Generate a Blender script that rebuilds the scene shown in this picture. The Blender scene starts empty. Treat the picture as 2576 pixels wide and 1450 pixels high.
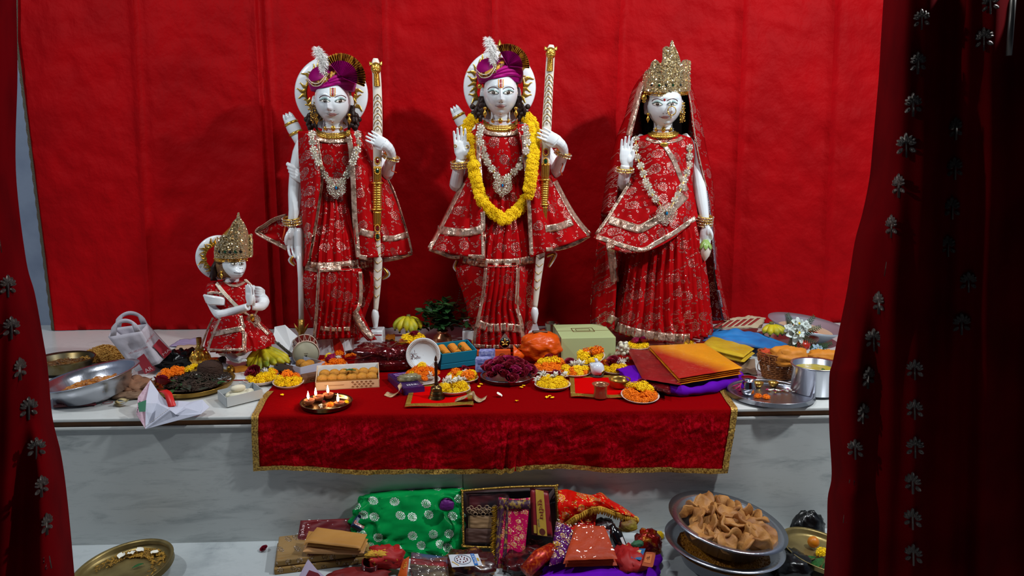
import bpy, bmesh, math, random
from math import sin, cos, pi, radians as R, sqrt, atan2
from mathutils import Vector as V, Matrix, noise
from mathutils.bvhtree import BVHTree
random.seed(7)
SC = bpy.context.scene
COL = SC.collection
# ---------------------------------------------------------------- camera
F = 1900.0
CAMP = V((0, 0, 1.0))
YAW, PIT = R(2.6), R(10)
FW = V((sin(YAW)*cos(PIT), cos(YAW)*cos(PIT), -sin(PIT)))
RT = V((cos(YAW), -sin(YAW), 0))
UP = RT.cross(FW)
cd = bpy.data.cameras.new('camera')
cd.sensor_fit = 'HORIZONTAL'; cd.sensor_width = 36; cd.lens = 36*F/2576
cd.clip_start = 0.02
cam = bpy.data.objects.new('camera', cd); COL.objects.link(cam)
cam.matrix_world = Matrix(((RT.x, UP.x, -FW.x, CAMP.x), (RT.y, UP.y, -FW.y, CAMP.y), (RT.z, UP.z, -FW.z, CAMP.z), (0, 0, 0, 1)))
SC.camera = cam
# ---------------------------------------------------------------- light of the place, with an added altar fill
SC.view_settings.view_transform = 'Standard'; SC.view_settings.look = 'None'
SC.view_settings.gamma = 1; SC.view_settings.exposure = 0.0
SC.view_settings.use_curve_mapping = False
w = bpy.data.worlds.new('hall_ambience'); SC.world = w; w.use_nodes = True
w.node_tree.nodes['Background'].inputs[0].default_value = (0.62, 0.72, 1.0, 1)
w.node_tree.nodes['Background'].inputs[1].default_value = 0.035
def lamp(name, loc, target, size, power, col=(1, 1, 1), sy=None):
    d = bpy.data.lights.new(name, 'AREA'); d.shape = 'RECTANGLE'; d.size = size; d.size_y = sy or size
    d.energy = power; d.color = col
    o = bpy.data.objects.new(name, d); COL.objects.link(o); o.location = loc
    o.rotation_euler = (V(target)-V(loc)).to_track_quat('-Z', 'Y').to_euler(); return o
lamp('sanctum_lamp', (-2.75, 1.98, 2.85), (-0.1, 4.0, 0.35), 0.16, 42, (0.93, 0.97, 1))
lamp('sanctum_lamp', (2.5, 1.98, 2.85), (0.3, 4.0, 0.4), 0.16, 98, (0.93, 0.97, 1))
lamp('added_altar_fill', (0.25, 2.45, 3.0), (0.2, 3.5, 0.1), 0.5, 34, (0.95, 0.98, 1))  # unseen area light added overhead to brighten the altar top
# ---------------------------------------------------------------- pixel <-> place helpers
def ray(u, v): return FW + RT*((u-1288)/F) - UP*((v-725)/F)
def P(u, v, Y):
    d = ray(u, v); return CAMP + d*(Y/d.y)
def Pz(u, v, z):
    d = ray(u, v); return CAMP + d*((z-CAMP.z)/d.z)
def S(p): return (V(p)-CAMP).dot(FW)/F          # metres per pixel at a place
def lerp(a, b, t): return a+(b-a)*t
def spl(pts, n):
    """resample a polyline of tuples smoothly (Catmull-Rom)"""
    out = []; m = len(pts)-1
    for i in range(n+1):
        t = i/n*m; k = min(int(t), m-1); f = t-k
        p0, p1, p2, p3 = pts[max(k-1, 0)], pts[k], pts[k+1], pts[min(k+2, m)]
        out.append(tuple(0.5*(2*b+(c-a)*f+(2*a-5*b+4*c-d)*f*f+(3*b-a-3*c+d)*f**3) for a, b, c, d in zip(p0, p1, p2, p3)))
    return out
def lin(pts, n):
    out = []; m = len(pts)-1
    for i in range(n+1):
        t = i/n*m; k = min(int(t), m-1); f = t-k
        out.append(tuple(lerp(a, b, f) for a, b in zip(pts[k], pts[k+1])))
    return out
def nz(x, y, z=0): return noise.noise(V((x, y, z)))
RO = random.Random(99)
# ---------------------------------------------------------------- mesh builder
class MB:
    def __init__(s): s.v = []; s.f = []
    def add(s, vs, fs):
        o = len(s.v); s.v += [V(p) for p in vs]; s.f += [tuple(i+o for i in f) for f in fs]; return s
    def grid(s, rows, wrap=False, cap=False):
        o = len(s.v); n = len(rows[0]); m = len(rows)
        for r in rows: s.v += [V(p) for p in r]
        for i in range(m-1):
            for j in range(n if wrap else n-1):
                a = o+i*n+j; b = o+i*n+(j+1) % n; s.f.append((a, b, b+n, a+n))
        if cap:
            s.f.append(tuple(o+j for j in range(n-1, -1, -1))); s.f.append(tuple(o+(m-1)*n+j for j in range(n)))
        return s
    def tube(s, path, r, n=8, flat=1.0, cap=True, side=None):
        path = [V(p) for p in path]; rows = []; m = len(path); ref = V(side) if side else None
        for i, p in enumerate(path):
            t = (path[min(i+1, m-1)]-path[max(i-1, 0)])
            if t.length < 1e-9: t = V((0, 0, 1))
            t.normalize()
            if ref is None: ref = t.orthogonal().normalized()
            a = ref-t*ref.dot(t)
            if a.length < 1e-6: a = t.orthogonal()
            a.normalize(); b = t.cross(a); ref = a
            rr = r[i] if isinstance(r, (list, tuple)) else r
            rows.append([p+a*rr*cos(2*pi*k/n)+b*rr*flat*sin(2*pi*k/n) for k in range(n)])
        return s.grid(rows, True, cap)
    def lathe(s, prof, n=24, M=None, cap=False):
        M = M or Matrix()
        return s.grid([[M @ V((r*cos(2*pi*k/n), r*sin(2*pi*k/n), z)) for k in range(n)] for r, z in prof], True, cap)
    def box(s, c, d, M=None):
        M = M or Matrix(); c = V(c); x, y, z = d[0]/2, d[1]/2, d[2]/2
        vs = [M @ (c+V((a*x, b*y, e*z))) for a in (-1, 1) for b in (-1, 1) for e in (-1, 1)]
        return s.add(vs, [(0, 1, 3, 2), (4, 6, 7, 5), (0, 4, 5, 1), (2, 3, 7, 6), (0, 2, 6, 4), (1, 5, 7, 3)])
    def ball(s, c, r, nu=12, nv=8, M=None, fn=None):
        c = V(c); r = r if isinstance(r, (tuple, list)) else (r, r, r); M = M or Matrix()
        rows = []
        for i in range(nv+1):
            t = pi*i/nv; t = min(max(t, .02), pi-.02)
            row = []
            for j in range(nu):
                a = 2*pi*j/nu; d = V((sin(t)*cos(a), sin(t)*sin(a), cos(t)))
                k = fn(d) if fn else 1
                row.append(M @ (c+V((d.x*r[0], d.y*r[1], d.z*r[2]))*1.0 if not fn else c+V((d.x*r[0]*k, d.y*r[1]*k, d.z*r[2]*k))))
            rows.append(row)
        return s.grid(rows, True, True)
    def octa(s, c, r):
        c = V(c); q = Matrix.Rotation(RO.uniform(0, 6), 3, 'X') @ Matrix.Rotation(RO.uniform(0, 6), 3, 'Y'); return s.add([c+(q @ V(d))*r for d in ((1, 0, 0), (-1, 0, 0), (0, 1, 0), (0, -1, 0), (0, 0, 1), (0, 0, -1))],
                               [(0, 2, 4), (2, 1, 4), (1, 3, 4), (3, 0, 4), (2, 0, 5), (1, 2, 5), (3, 1, 5), (0, 3, 5)])
    def prism(s, pts, h, M=None):
        """flat polygon (x,y) thickened along z"""
        M = M or Matrix(); n = len(pts)
        vs = [M @ V((x, y, 0)) for x, y in pts]+[M @ V((x, y, h)) for x, y in pts]
        return s.add(vs, [tuple(range(n-1, -1, -1)), tuple(range(n, 2*n))]+[(i, (i+1) % n, n+(i+1) % n, n+i) for i in range(n)])
    def mesh(s, name, off=V((0, 0, 0)), smooth=True):
        me = bpy.data.meshes.new(name); me.from_pydata([tuple(p-off) for p in s.v], [], s.f); me.update()
        if smooth: me.polygons.foreach_set('use_smooth', [True]*len(me.polygons))
        return me
    def build(s, name, m, parent=None, smooth=True, thick=0, bevel=0, world=False, rec=False, sub=0):
        off = V((0, 0, 0))
        if world and parent:
            p = parent
            while p: off += V(p.location); p = p.parent
        me = s.mesh(name, off, smooth); o = link(name, me, m, parent)
        if rec: rec = recalc(me)
        if thick:
            md = o.modifiers.new('thickness', 'SOLIDIFY'); md.thickness = thick; md.offset = 0
        if bevel:
            md = o.modifiers.new('edges', 'BEVEL'); md.width = bevel; md.segments = 2; md.limit_method = 'ANGLE'
        if sub:
            md = o.modifiers.new('soft', 'SUBSURF'); md.levels = sub; md.render_levels = sub
        return o
    def bvh(s): return BVHTree.FromPolygons(s.v, s.f)
def recalc(me):
    b = bmesh.new(); b.from_mesh(me); bmesh.ops.recalc_face_normals(b, faces=b.faces); b.to_mesh(me); b.free()
def link(name, me, m=None, parent=None):
    o = bpy.data.objects.new(name, me); COL.objects.link(o)
    if m is not None and me is not None and not me.materials: me.materials.append(m)
    if parent: o.parent = parent
    return o
def tag(o, label, cat, group=None):
    o['label'] = label; o['category'] = cat
    if group: o['group'] = group
    return o
def thing(name, label, cat, loc=(0, 0, 0), rot=(0, 0, 0), group=None):
    o = bpy.data.objects.new(name, None); COL.objects.link(o); o.empty_display_size = .02
    o.location = loc; o.rotation_euler = rot; return tag(o, label, cat, group)
def struct(o): o['kind'] = 'structure'; return o
def stuff(o): o['kind'] = 'stuff'; return o
def put(name, me, loc, rot=(0, 0, 0), sc=1, parent=None):
    o = link(name, me, None, parent); o.location = loc; o.rotation_euler = rot
    o.scale = (sc, sc, sc) if not isinstance(sc, (tuple, list)) else sc; return o
def blob(me):
    return me
# ---------------------------------------------------------------- materials
def hexc(h):
    if not isinstance(h, str): return tuple(h)
    c = [int(h[i:i+2], 16)/255 for i in (0, 2, 4)]
    return tuple(x/12.92 if x <= .04045 else ((x+.055)/1.055)**2.4 for x in c)
class NT:
    def __init__(s, mt): s.t = mt.node_tree; s.n = s.t.nodes; s.l = s.t.links
    def node(s, typ, ins=None, **kw):
        n = s.n.new(typ)
        for k, v in kw.items(): setattr(n, k, v)
        for k, v in (ins or {}).items(): s.set(n.inputs[k], v)
        return n
    def set(s, i, v):
        if hasattr(v, 'is_linked') or isinstance(v, bpy.types.NodeSocket): s.l.new(v, i)
        else: i.default_value = v
    def m(s, op, a, b=None, c=None, clamp=False):
        n = s.n.new('ShaderNodeMath'); n.operation = op; n.use_clamp = clamp
        for i, x in enumerate((a, b, c)):
            if x is not None: s.set(n.inputs[i], x)
        return n.outputs[0]
    def mix(s, f, a, b):
        n = s.n.new('ShaderNodeMix'); n.data_type = 'RGBA'
        s.set(n.inputs[0], f); s.set(n.inputs[6], a); s.set(n.inputs[7], b); return n.outputs[2]
    def noise(s, vec, scale, detail=3, rough=.5, dist=0):
        n = s.node('ShaderNodeTexNoise', {'Scale': scale, 'Detail': detail, 'Roughness': rough, 'Distortion': dist}); s.l.new(vec, n.inputs['Vector']); return n.outputs['Fac']
    def ramp(s, f, a, b):
        n = s.n.new('ShaderNodeMapRange'); s.set(n.inputs[0], f); n.inputs[1].default_value = a; n.inputs[2].default_value = b; return n.outputs[0]
    def objvec(s, sc=(1, 1, 1), rot=(0, 0, 0)):
        tc = s.n.new('ShaderNodeTexCoord'); mp = s.n.new('ShaderNodeMapping'); s.l.new(tc.outputs['Object'], mp.inputs[0])
        mp.inputs['Scale'].default_value = sc; mp.inputs['Rotation'].default_value = rot; return mp.outputs[0]
    def bump(s, h, st, dist=.01):
        n = s.node('ShaderNodeBump', {'Strength': st, 'Distance': dist}); s.l.new(h, n.inputs['Height']); return n.outputs[0]
def c4(h): return hexc(h)+(1,)
MATS = {}
def mat(name, col, rough=.5, metal=0, coat=0, sheen=0, trans=0, bump=0, bs=40, bsc=(1, 1, 1), var=None, vs=6, vsc=(1, 1, 1), vlo=.4, vhi=.65, emit=0, spec=.5, alpha=1, sss=0, ior=1.45, bd=.01, bdet=3, vdet=4, translu=0):
    if name in MATS: return MATS[name]
    mt = bpy.data.materials.new(name); mt.use_nodes = True; t = NT(mt); b = t.n['Principled BSDF']; I = b.inputs
    I['Base Color'].default_value = c4(col); I['Roughness'].default_value = rough; I['Metallic'].default_value = metal
    I['Coat Weight'].default_value = coat; I['Coat Roughness'].default_value = .05
    I['Sheen Weight'].default_value = sheen; I['Sheen Tint'].default_value = c4(col); I['Sheen Roughness'].default_value = .35
    I['Transmission Weight'].default_value = trans; I['Specular IOR Level'].default_value = spec; I['IOR'].default_value = ior; I['Alpha'].default_value = alpha
    if emit: I['Emission Color'].default_value = c4(col); I['Emission Strength'].default_value = emit
    if sss: I['Subsurface Weight'].default_value = sss; I['Subsurface Radius'].default_value = (.02, .015, .012)
    if var:
        f = t.ramp(t.noise(t.objvec(vsc), vs, vdet), vlo, vhi); t.l.new(t.mix(f, c4(col), c4(var)), I['Base Color'])
    if bump: t.l.new(t.bump(t.noise(t.objvec(bsc), bs, bdet), bump, bd), I['Normal'])
    MATS[name] = mt; mt.diffuse_color = c4(col); return mt
def foil(name, col, bs=60, rough=.22, bump=.9):
    return mat(name, col, rough, .6, bump=bump, bs=bs, bd=.006, var='8a6a56', vs=40, vlo=.45, vhi=.7)
def brocade(name, base, prnt, scale=7, leaf=True, metal=.85, thr=.5, rough=.55, sheen=.35, folds=0, amount=1.0, wire=.020, spec=.04):
    """cloth with a printed flower-and-leaf pattern"""
    if name in MATS: return MATS[name]
    mt = bpy.data.materials.new(name); mt.use_nodes = True; t = NT(mt); b = t.n['Principled BSDF']; I = b.inputs
    tc = t.n.new('ShaderNodeTexCoord'); sp = t.n.new('ShaderNodeSeparateXYZ'); t.l.new(tc.outputs['Object'], sp.inputs[0])
    cb = t.n.new('ShaderNodeCombineXYZ'); t.l.new(t.m('ADD', sp.outputs[0], t.m('MULTIPLY', sp.outputs[1], .35)), cb.inputs[0]); t.l.new(t.m('ADD', sp.outputs[2], t.m('MULTIPLY', sp.outputs[1], .5)), cb.inputs[1])
    def cell(sc, rnd):
        vo = t.node('ShaderNodeTexVoronoi', {'Scale': sc, 'Randomness': rnd}, voronoi_dimensions='2D'); t.l.new(cb.outputs[0], vo.inputs['Vector'])
        mu = t.node('ShaderNodeVectorMath', operation='SUBTRACT'); t.l.new(cb.outputs[0], mu.inputs[0]); t.l.new(vo.outputs['Position'], mu.inputs[1])
        ss = t.n.new('ShaderNodeSeparateXYZ'); t.l.new(mu.outputs[0], ss.inputs[0])
        cs = t.n.new('ShaderNodeSeparateColor'); t.l.new(vo.outputs['Color'], cs.inputs[0])
        x = t.m('MULTIPLY', ss.outputs[0], sc); y = t.m('MULTIPLY', ss.outputs[1], sc)
        return x, y, cs.outputs[0], cs.outputs[1]
    x, y, ra, rb = cell(scale, .6)
    r = t.m('SQRT', t.m('ADD', t.m('MULTIPLY', x, x), t.m('MULTIPLY', y, y)))
    th = t.m('ADD', t.m('ARCTAN2', y, x), t.m('MULTIPLY', ra, 6.28))
    # fan shaped flower: radius falls off to one side
    Rr = t.m('ADD', .24, t.m('ADD', t.m('MULTIPLY', t.m('COSINE', th), .07), t.m('MULTIPLY', t.m('COSINE', t.m('MULTIPLY', th, 11)), .018)))
    def near(a, bv, wd): return t.m('LESS_THAN', t.m('ABSOLUTE', t.m('SUBTRACT', a, bv)), wd)
    k = near(r, Rr, wire)
    k = t.m('MAXIMUM', k, near(r, t.m('MULTIPLY', Rr, .66), wire*.8))
    spoke = t.m('MULTIPLY', t.m('GREATER_THAN', t.m('COSINE', t.m('MULTIPLY', th, 15)), .45), near(r, t.m('MULTIPLY', Rr, .83), .035))
    k = t.m('MAXIMUM', k, spoke)
    k = t.m('MAXIMUM', k, near(r, t.m('MULTIPLY', Rr, .36), wire*.8))
    k = t.m('MAXIMUM', k, t.m('LESS_THAN', r, .035))
    k = t.m('MULTIPLY', k, t.m('LESS_THAN', rb, thr+.28))
    if leaf:
        x2, y2, r2, r3 = cell(scale*4.2, .75)
        ca = t.m('COSINE', t.m('MULTIPLY', r2, 6.28)); sa = t.m('SINE', t.m('MULTIPLY', r2, 6.28))
        xx = t.m('ADD', t.m('MULTIPLY', x2, ca), t.m('MULTIPLY', y2, sa)); yy = t.m('SUBTRACT', t.m('MULTIPLY', y2, ca), t.m('MULTIPLY', x2, sa))
        yy = t.m('MULTIPLY', yy, 2.3); q = t.m('SQRT', t.m('ADD', t.m('MULTIPLY', xx, xx), t.m('MULTIPLY', yy, yy)))
        lf = t.m('MULTIPLY', t.m('LESS_THAN', q, .42), t.m('GREATER_THAN', q, .2))
        lf = t.m('MULTIPLY', lf, t.m('LESS_THAN', r3, .72))
        zone = t.m('MULTIPLY', t.m('GREATER_THAN', r, .3), t.m('LESS_THAN', r, .56))
        k = t.m('MAXIMUM', k, t.m('MULTIPLY', lf, zone))
    k = t.m('MULTIPLY', k, amount)
    nb = t.noise(t.objvec(), 9, 3)
    basec = t.mix(t.ramp(nb, .35, .7), c4(base), tuple(min(1, q*1.35) for q in hexc(base))+(1,))
    pr = t.mix(t.ramp(t.noise(t.objvec(), 160, 2), .5, .75), c4(prnt), (.95, .8, .74, 1))
    t.l.new(t.mix(k, basec, pr), I['Base Color']); t.l.new(t.m('MULTIPLY', k, metal), I['Metallic'])
    t.l.new(t.m('SUBTRACT', rough, t.m('MULTIPLY', k, rough-.25)), I['Roughness'])
    I['Sheen Weight'].default_value = sheen; I['Sheen Tint'].default_value = c4(base); I['Sheen Roughness'].default_value = .3
    I['Specular IOR Level'].default_value = spec
    t.l.new(t.bump(t.m('ADD', t.m('MULTIPLY', t.noise(t.objvec(), 240, 2), k), t.m('MULTIPLY', t.noise(t.objvec(), 22, 3), .5)), .5, .006), I['Normal'])
    MATS[name] = mt; mt.diffuse_color = c4(base); return mt
def marble(name, a, b, scale=4, rot=.5, rough=.25, lo=.5, hi=.75, bright=1):
    if name in MATS: return MATS[name]
    mt = bpy.data.materials.new(name); mt.use_nodes = True; t = NT(mt); I = t.n['Principled BSDF'].inputs
    v = t.objvec((1, 1.2, 5), (0, rot, 0)); n1 = t.noise(v, scale, 7, .65, .6); v2 = t.objvec((1.5, 3, 9), (0, rot*.9, 0)); n2 = t.noise(v2, scale*3, 5, .7, .2)
    f = t.m('ADD', t.m('MULTIPLY', t.ramp(n1, lo, hi), .65), t.m('MULTIPLY', t.ramp(n2, .56, .8), .5), clamp=True)
    t.l.new(t.mix(f, c4(a), c4(b)), I['Base Color']); I['Roughness'].default_value = rough
    MATS[name] = mt; mt.diffuse_color = c4(a); return mt

M_white = mat('white_marble', 'eef2f4', .16, coat=.6, var='dfe6ea', vs=4)
M_gold = mat('gold_paint', 'e2b04a', .26, .88, bump=.15, bs=120)
M_golddk = mat('antique_gold', 'bc9448', .34, .85, bump=.5, bs=140, bd=.003)
M_silver = mat('silver_stones', 'f2ead8', .12, .85, bump=.5, bs=220, bd=.003, spec=.9)
M_zari = foil('zari_foil', 'e0c0aa', 55, .22, 1)
M_zarig = mat('gold_lace', 'd2a850', .35, .45, var='7a5620', vs=150, vlo=.42, vhi=.62, bump=1, bs=160, bd=.004)
M_pearl = mat('pearl', 'efe2cc', .2, 0, coat=.6)
M_red = brocade('red_brocade', '9c070c', 'b5786c', 11, sheen=.05)
M_red2 = brocade('red_brocade_fine', '98060b', 'b5786c', 15, sheen=.05)
M_gem_b = mat('blue_stone', '0a6f9a', .05, 0, coat=1)
M_gem_r = mat('red_stone', '6b0408', .05, 0, coat=1)
M_gem_g = mat('green_stone', '04331c', .05, 0, coat=1)
M_black = mat('black_plastic', '050506', .3, coat=.2, bump=.5, bs=18)
M_hair = mat('brown_hair', '2a1510', .5, bump=.8, bs=70, bsc=(1, 1, .3))
M_dark = mat('black_paint', '0c0a0a', .3)
M_maroon = mat('maroon_paint', '4a1512', .35)
# ---------------------------------------------------------------- the setting
M_altar = marble('altar_marble', 'c3c8c6', '7c8587', 3.5, -.42, .3, .5, .72)
M_slab = marble('slab_marble', 'd3d6d3', 'a7abaa', 5, .2, .2, .56, .8)
M_wallm = mat('grey_blue_wall', '8f9cb0', .4, var='7d8aa0', vs=5)
FY = Pz(300, 1053, 0).y            # front edge of the altar top
BY = 4.36                          # the hanging backdrop
WY = 4.52
o = MB().add([(-3.2, WY, -.53), (3.6, WY, -.53), (3.6, WY, 3.2), (-3.2, WY, 3.2)], [(0, 1, 2, 3)]).build('wall_back', M_wallm, smooth=False); struct(o)
o = MB().add([(-3.2, .2, -.53), (-3.2, WY, -.53), (-3.2, WY, 3.2), (-3.2, .2, 3.2)], [(0, 1, 2, 3)]).build('wall_left', M_wallm, smooth=False); struct(o)
o = MB().add([(3.6, .2, -.53), (3.6, WY, -.53), (3.6, WY, 3.2), (3.6, .2, 3.2)], [(3, 2, 1, 0)]).build('wall_right', M_wallm, smooth=False); struct(o)
M_floor = marble('floor_marble', 'b4bbbd', '858e92', 3, .3, .25)
o = MB().box((.2, 2.2, -.56), (6.8, 4.6, .06)).build('floor', M_floor, smooth=False); struct(o)
al = thing('marble_altar', 'wide white marble altar platform with a thin brown band below its top edge', 'altar', (0, 0, -.53)); struct(al)
MB().box((.2, (FY+WY)/2, -.007), (6.6, WY-FY, .014)).build('top_slab', M_slab, al, False, bevel=.004, world=True)
MB().box((.2, (FY+.012+WY)/2, -.025), (6.6, WY-FY-.012, .0215)).build('brown_band', mat('brown_band_paint', '7a4a18', .35, var='5d3710', vs=9), al, False, world=True)
MB().box((.2, (FY+.004+WY)/2, -.042), (6.6, WY-FY-.004, .012)).build('moulding', M_slab, al, False, bevel=.003, world=True)
sx = P(1165, 1250, FY+.012).x
for a, b in ((-3.1, sx-.0015), (sx+.0015, 3.5)):
    MB().box(((a+b)/2, FY+.012+.02, -.289), (b-a, .04, .482)).build('face_panel', M_altar, al, False, bevel=.001, world=True)
MB().box((.2, FY+.02+.5, -.29), (6.5, .99, .478)).build('core', M_slab, al, False, world=True)
# marble kerb behind the statues
# ---- backdrop: stitched red satin panels with creases
M_satin = mat('red_satin', 'a4040b', .6, sheen=.0, spec=.07, bump=.8, bs=9, bsc=(1.2, 1, 1), bd=.022, bdet=6, var='920309', vs=2.2)
bd = thing('backdrop_curtain', 'red satin backdrop curtain stitched from tall panels behind the statues', 'curtain', (0, BY, 0))
def backL(v): return 42+(v-100)*.126 if v > 100 else 42
def bdepth(u, v):
    d = 0
    for su in SEAM:
        q = u-(su+(v-400)*(.055 if su < 900 else (.02 if su < 1300 else -.04)))
        d -= .018*math.exp(-(q/9)**2) - .012*math.exp(-((q-14)/10)**2)
    d += .010*nz(u/90., v/700.)+.014*nz(u/200., v/300., 3)
    d += .022*abs(nz(u/120.+v/160., v/60.-u/220., 5))**1.5+.012*abs(nz(u/50.-v/90., v/45.+u/130., 9))**1.3
    for hv, a, b, am in CRE:
        if a < u < b: d -= am*math.exp(-((v-hv-6*nz(u/60., hv))/4.5)**2)*min(1, (u-a)/50, (b-u)/50)
    return d
SEAM = [-160, 356, 660, 690, 968, 1245, 1545, 1855, 2085, 2420]
CRE = [(450, 150, 380, .012), (485, 230, 370, .01), (300, 380, 640, .005), (470, 380, 640, .01), (445, 390, 500, .008), (150, 690, 960, .006), (120, 1250, 1540, .006),
       (330, 2090, 2210, .009), (430, 2080, 2200, .011), (288, 2090, 2210, .009), (240, 1560, 1830, .006), (560, 400, 640, .007), (640, 160, 360, .008)]
VB = 880
for k in range(len(SEAM)-1):
    rows = []
    for j in range(75):
        v = lerp(-330, VB, j/74); row = []
        dv = (v-400)*(.055 if SEAM[k] < 900 else (.02 if SEAM[k] < 1300 else -.04)); dv2 = (v-400)*(.055 if SEAM[k+1] < 900 else (.02 if SEAM[k+1] < 1300 else -.04))
        a, b = SEAM[k]+dv, SEAM[k+1]+dv2
        if k == 0: a = backL(v)
        nx = max(12, int((SEAM[k+1]-SEAM[k])/9))
        for i in range(nx+1):
            u = lerp(a, b, i/nx); p = P(u, v, BY+bdepth(u, v)); p.z = max(p.z, .003); row.append(p)
        rows.append(row)
    MB().grid(rows).build('panel', M_satin, bd, world=True)
rows = []
for j in range(120):
    v = lerp(-60, VB, j/119); u = backL(v); p = P(u, v, BY-.004); p.z = max(p.z, .003); q = P(u-(3+2.5*abs(sin(j*.8))), v, BY-.004); q.z = p.z; rows.append([q, p, P(u+3, v, BY-.006) if v < 860 else p])
MB().grid(rows).build('beaded_edge', mat('bead_trim', '5a5040', .5, .5, bump=1, bs=200, bd=.003), bd, world=True)
# ---- front curtains framing the altar
M_velv = mat('dark_red_velvet', '5e0006', .8, sheen=.1, spec=.02, var='4c0005', vs=5)
M_seq = mat('silver_sequin', '7a726c', .3, .8, bump=1, bs=300, bd=.003)
def motif():
    m = MB()
    def pet(a, r0, r1, w, d=0):
        c = V((cos(a)*(r0+r1)/2, -.0015-d, sin(a)*(r0+r1)/2)); rows = []
        ax = V((cos(a), 0, sin(a))); sd = V((-sin(a), 0, cos(a)))
        for rr, h in ((1, 0), (.8, .0035), (.45, .0045), (.05, .003)):
            rows.append([c+ax*(r1-r0)/2*rr*cos(2*pi*k/10)+sd*w*rr*sin(2*pi*k/10)-V((0, h, 0)) for k in range(10)])
        m.grid(rows, True)
    for a, r1, w in ((90, 1.0, .17), (63, .86, .15), (117, .86, .15), (38, .82, .15), (142, .82, .15), (16, .74, .13), (164, .74, .13)): pet(R(a), .2, r1, w, .001)
    for a in (-40, 220): pet(R(a), .28, .85, .17)
    m.box((0, -.002, -.32), (.12, .005, 1.2))
    return m
MOT = motif().mesh('sequin_flower'); MOT.materials.append(M_seq)
def front_curtain(label, edge, far, yF, sgn, flowers):
    t = thing('front_curtain', label, 'curtain', (P(edge[-1][0], 1450, yF).x, yF, -.53))
    E = spl(edge, 80); rows = []; nw = 80
    for (u, v) in E:
        row = []
        for i in range(nw+1):
            f = i/nw; uu = u+(far-u)*f; du = abs(uu-u)
            back = .22*math.exp(-(du/26.)**1.3)+.05*math.exp(-(du/70.)**2)            # hem turned back into the sanctum
            fold = .03*sin(uu/31.+.6*nz(v/300., 1))+.012*sin(uu/13.+v/400.)
            q = P(uu, v, yF+back+fold*(1-math.exp(-du/60.))); q.z = max(q.z, -.528); row.append(q)
        rows.append(row)
    mb = MB().grid(rows); bv = mb.bvh(); mb.build('cloth', M_velv, t, world=True)
    for (u, v, s) in flowers:
        h = bv.ray_cast(CAMP, ray(u, v).normalized())
        if h[0] is None: continue
        q = h[0]; k = S(q)*s
        n = h[1] if h[1].y < 0 else -h[1]
        put('sequin_flower', MOT, q-V(t.location)-n*.0-V((0, .003, 0)), (0, sgn*.1, atan2(n.x, -n.y)), (k, 1, k), t)
    return t
eL = [(40, -60), (43, 100), (44, 200), (40, 430), (65, 650), (88, 740), (108, 850), (120, 925), (132, 1050), (155, 1150), (172, 1280), (192, 1500), (225, 1880)]
eR = [(2226, -60), (2216, 100), (2210, 200), (2195, 370), (2187, 450), (2170, 535), (2150, 610), (2132, 725), (2112, 825), (2095, 910), (2086, 950), (2086, 1075), (2092, 1195), (2082, 1255), (2080, 1350), (2069, 1500), (2045, 1880)]
flL = [(20, 720, 30), (29, 825, 31), (50, 928, 31), (73, 1027, 31), (93, 1127, 30), (104, 1223, 30), (117, 1318, 30), (127, 1405, 30), (2, 610, 28)]
flR = [(2316, 50, 27), (2306, 160, 29), (2294, 265, 31), (2278, 367, 33), (2261, 468, 32), (2243, 570, 31), (2227, 667, 31), (2211, 762, 31), (2197, 855, 31), (2181, 950, 31), (2168, 1040, 29), (2151, 1130, 28), (2135, 1213, 26), (2122, 1295, 24)]
flR += [(2405, 325, 30), (2402, 425, 30), (2395, 525, 30), (2384, 620, 28), (2434, 710, 28), (2416, 815, 30), (2300, 930, 28), (2300, 1030, 28), (2300, 1125, 30), (2296, 1215, 30), (2295, 1305, 30), (2297, 1395, 30), (2473, 100, 30), (2490, 10, 28)]
front_curtain('dark red velvet curtain with silver sequin flowers beside the steel food bowls', eL, -330, 1.75, 1, flL)
fr = front_curtain('dark red velvet curtain with silver sequin flowers beside the wicker basket and pot', eR, 2960, 1.75, -1, flR)
rd = MB().tube([P(2552, -40, 1.62), P(2543, 70, 1.62), P(2538, 140, 1.62)], .006, 10).build('rod', mat('dull_rod', '5a5652', .4, .8), fr, world=True)
# ================================================================= statues
M_skinp = mat('pale_pink_paint', 'c08a86', .25, coat=.4)
M_teal = mat('teal_eyeshadow', '93aeab', .25, coat=.4)
M_eyew = mat('eye_white', 'e9e6dc', .12, coat=.8)
M_iris = mat('dark_iris', '33291c', .08, coat=1)
M_tilak = mat('saffron_paint', 'd98a1e', .35)
M_tred = mat('red_paint', 'a01014', .35)
M_mag = mat('magenta_silk', 'a0086e', .45, sheen=.3, spec=.15, bump=.25, bs=30, var='8c0660', vs=6)
M_bord = mat('gold_striped_silk', 'd09a34', .4, .15, var='5a1410', vs=60, vsc=(1, 1, .4), vlo=.47, vhi=.55, bump=.3, bs=90)
M_feather = mat('white_feather', 'f1efec', .8, sheen=.4)
M_ivory = mat('ivory_marble', 'e8e0d2', .22, coat=.5)
M_thread = mat('orange_thread', 'd8501a', .7)

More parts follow.
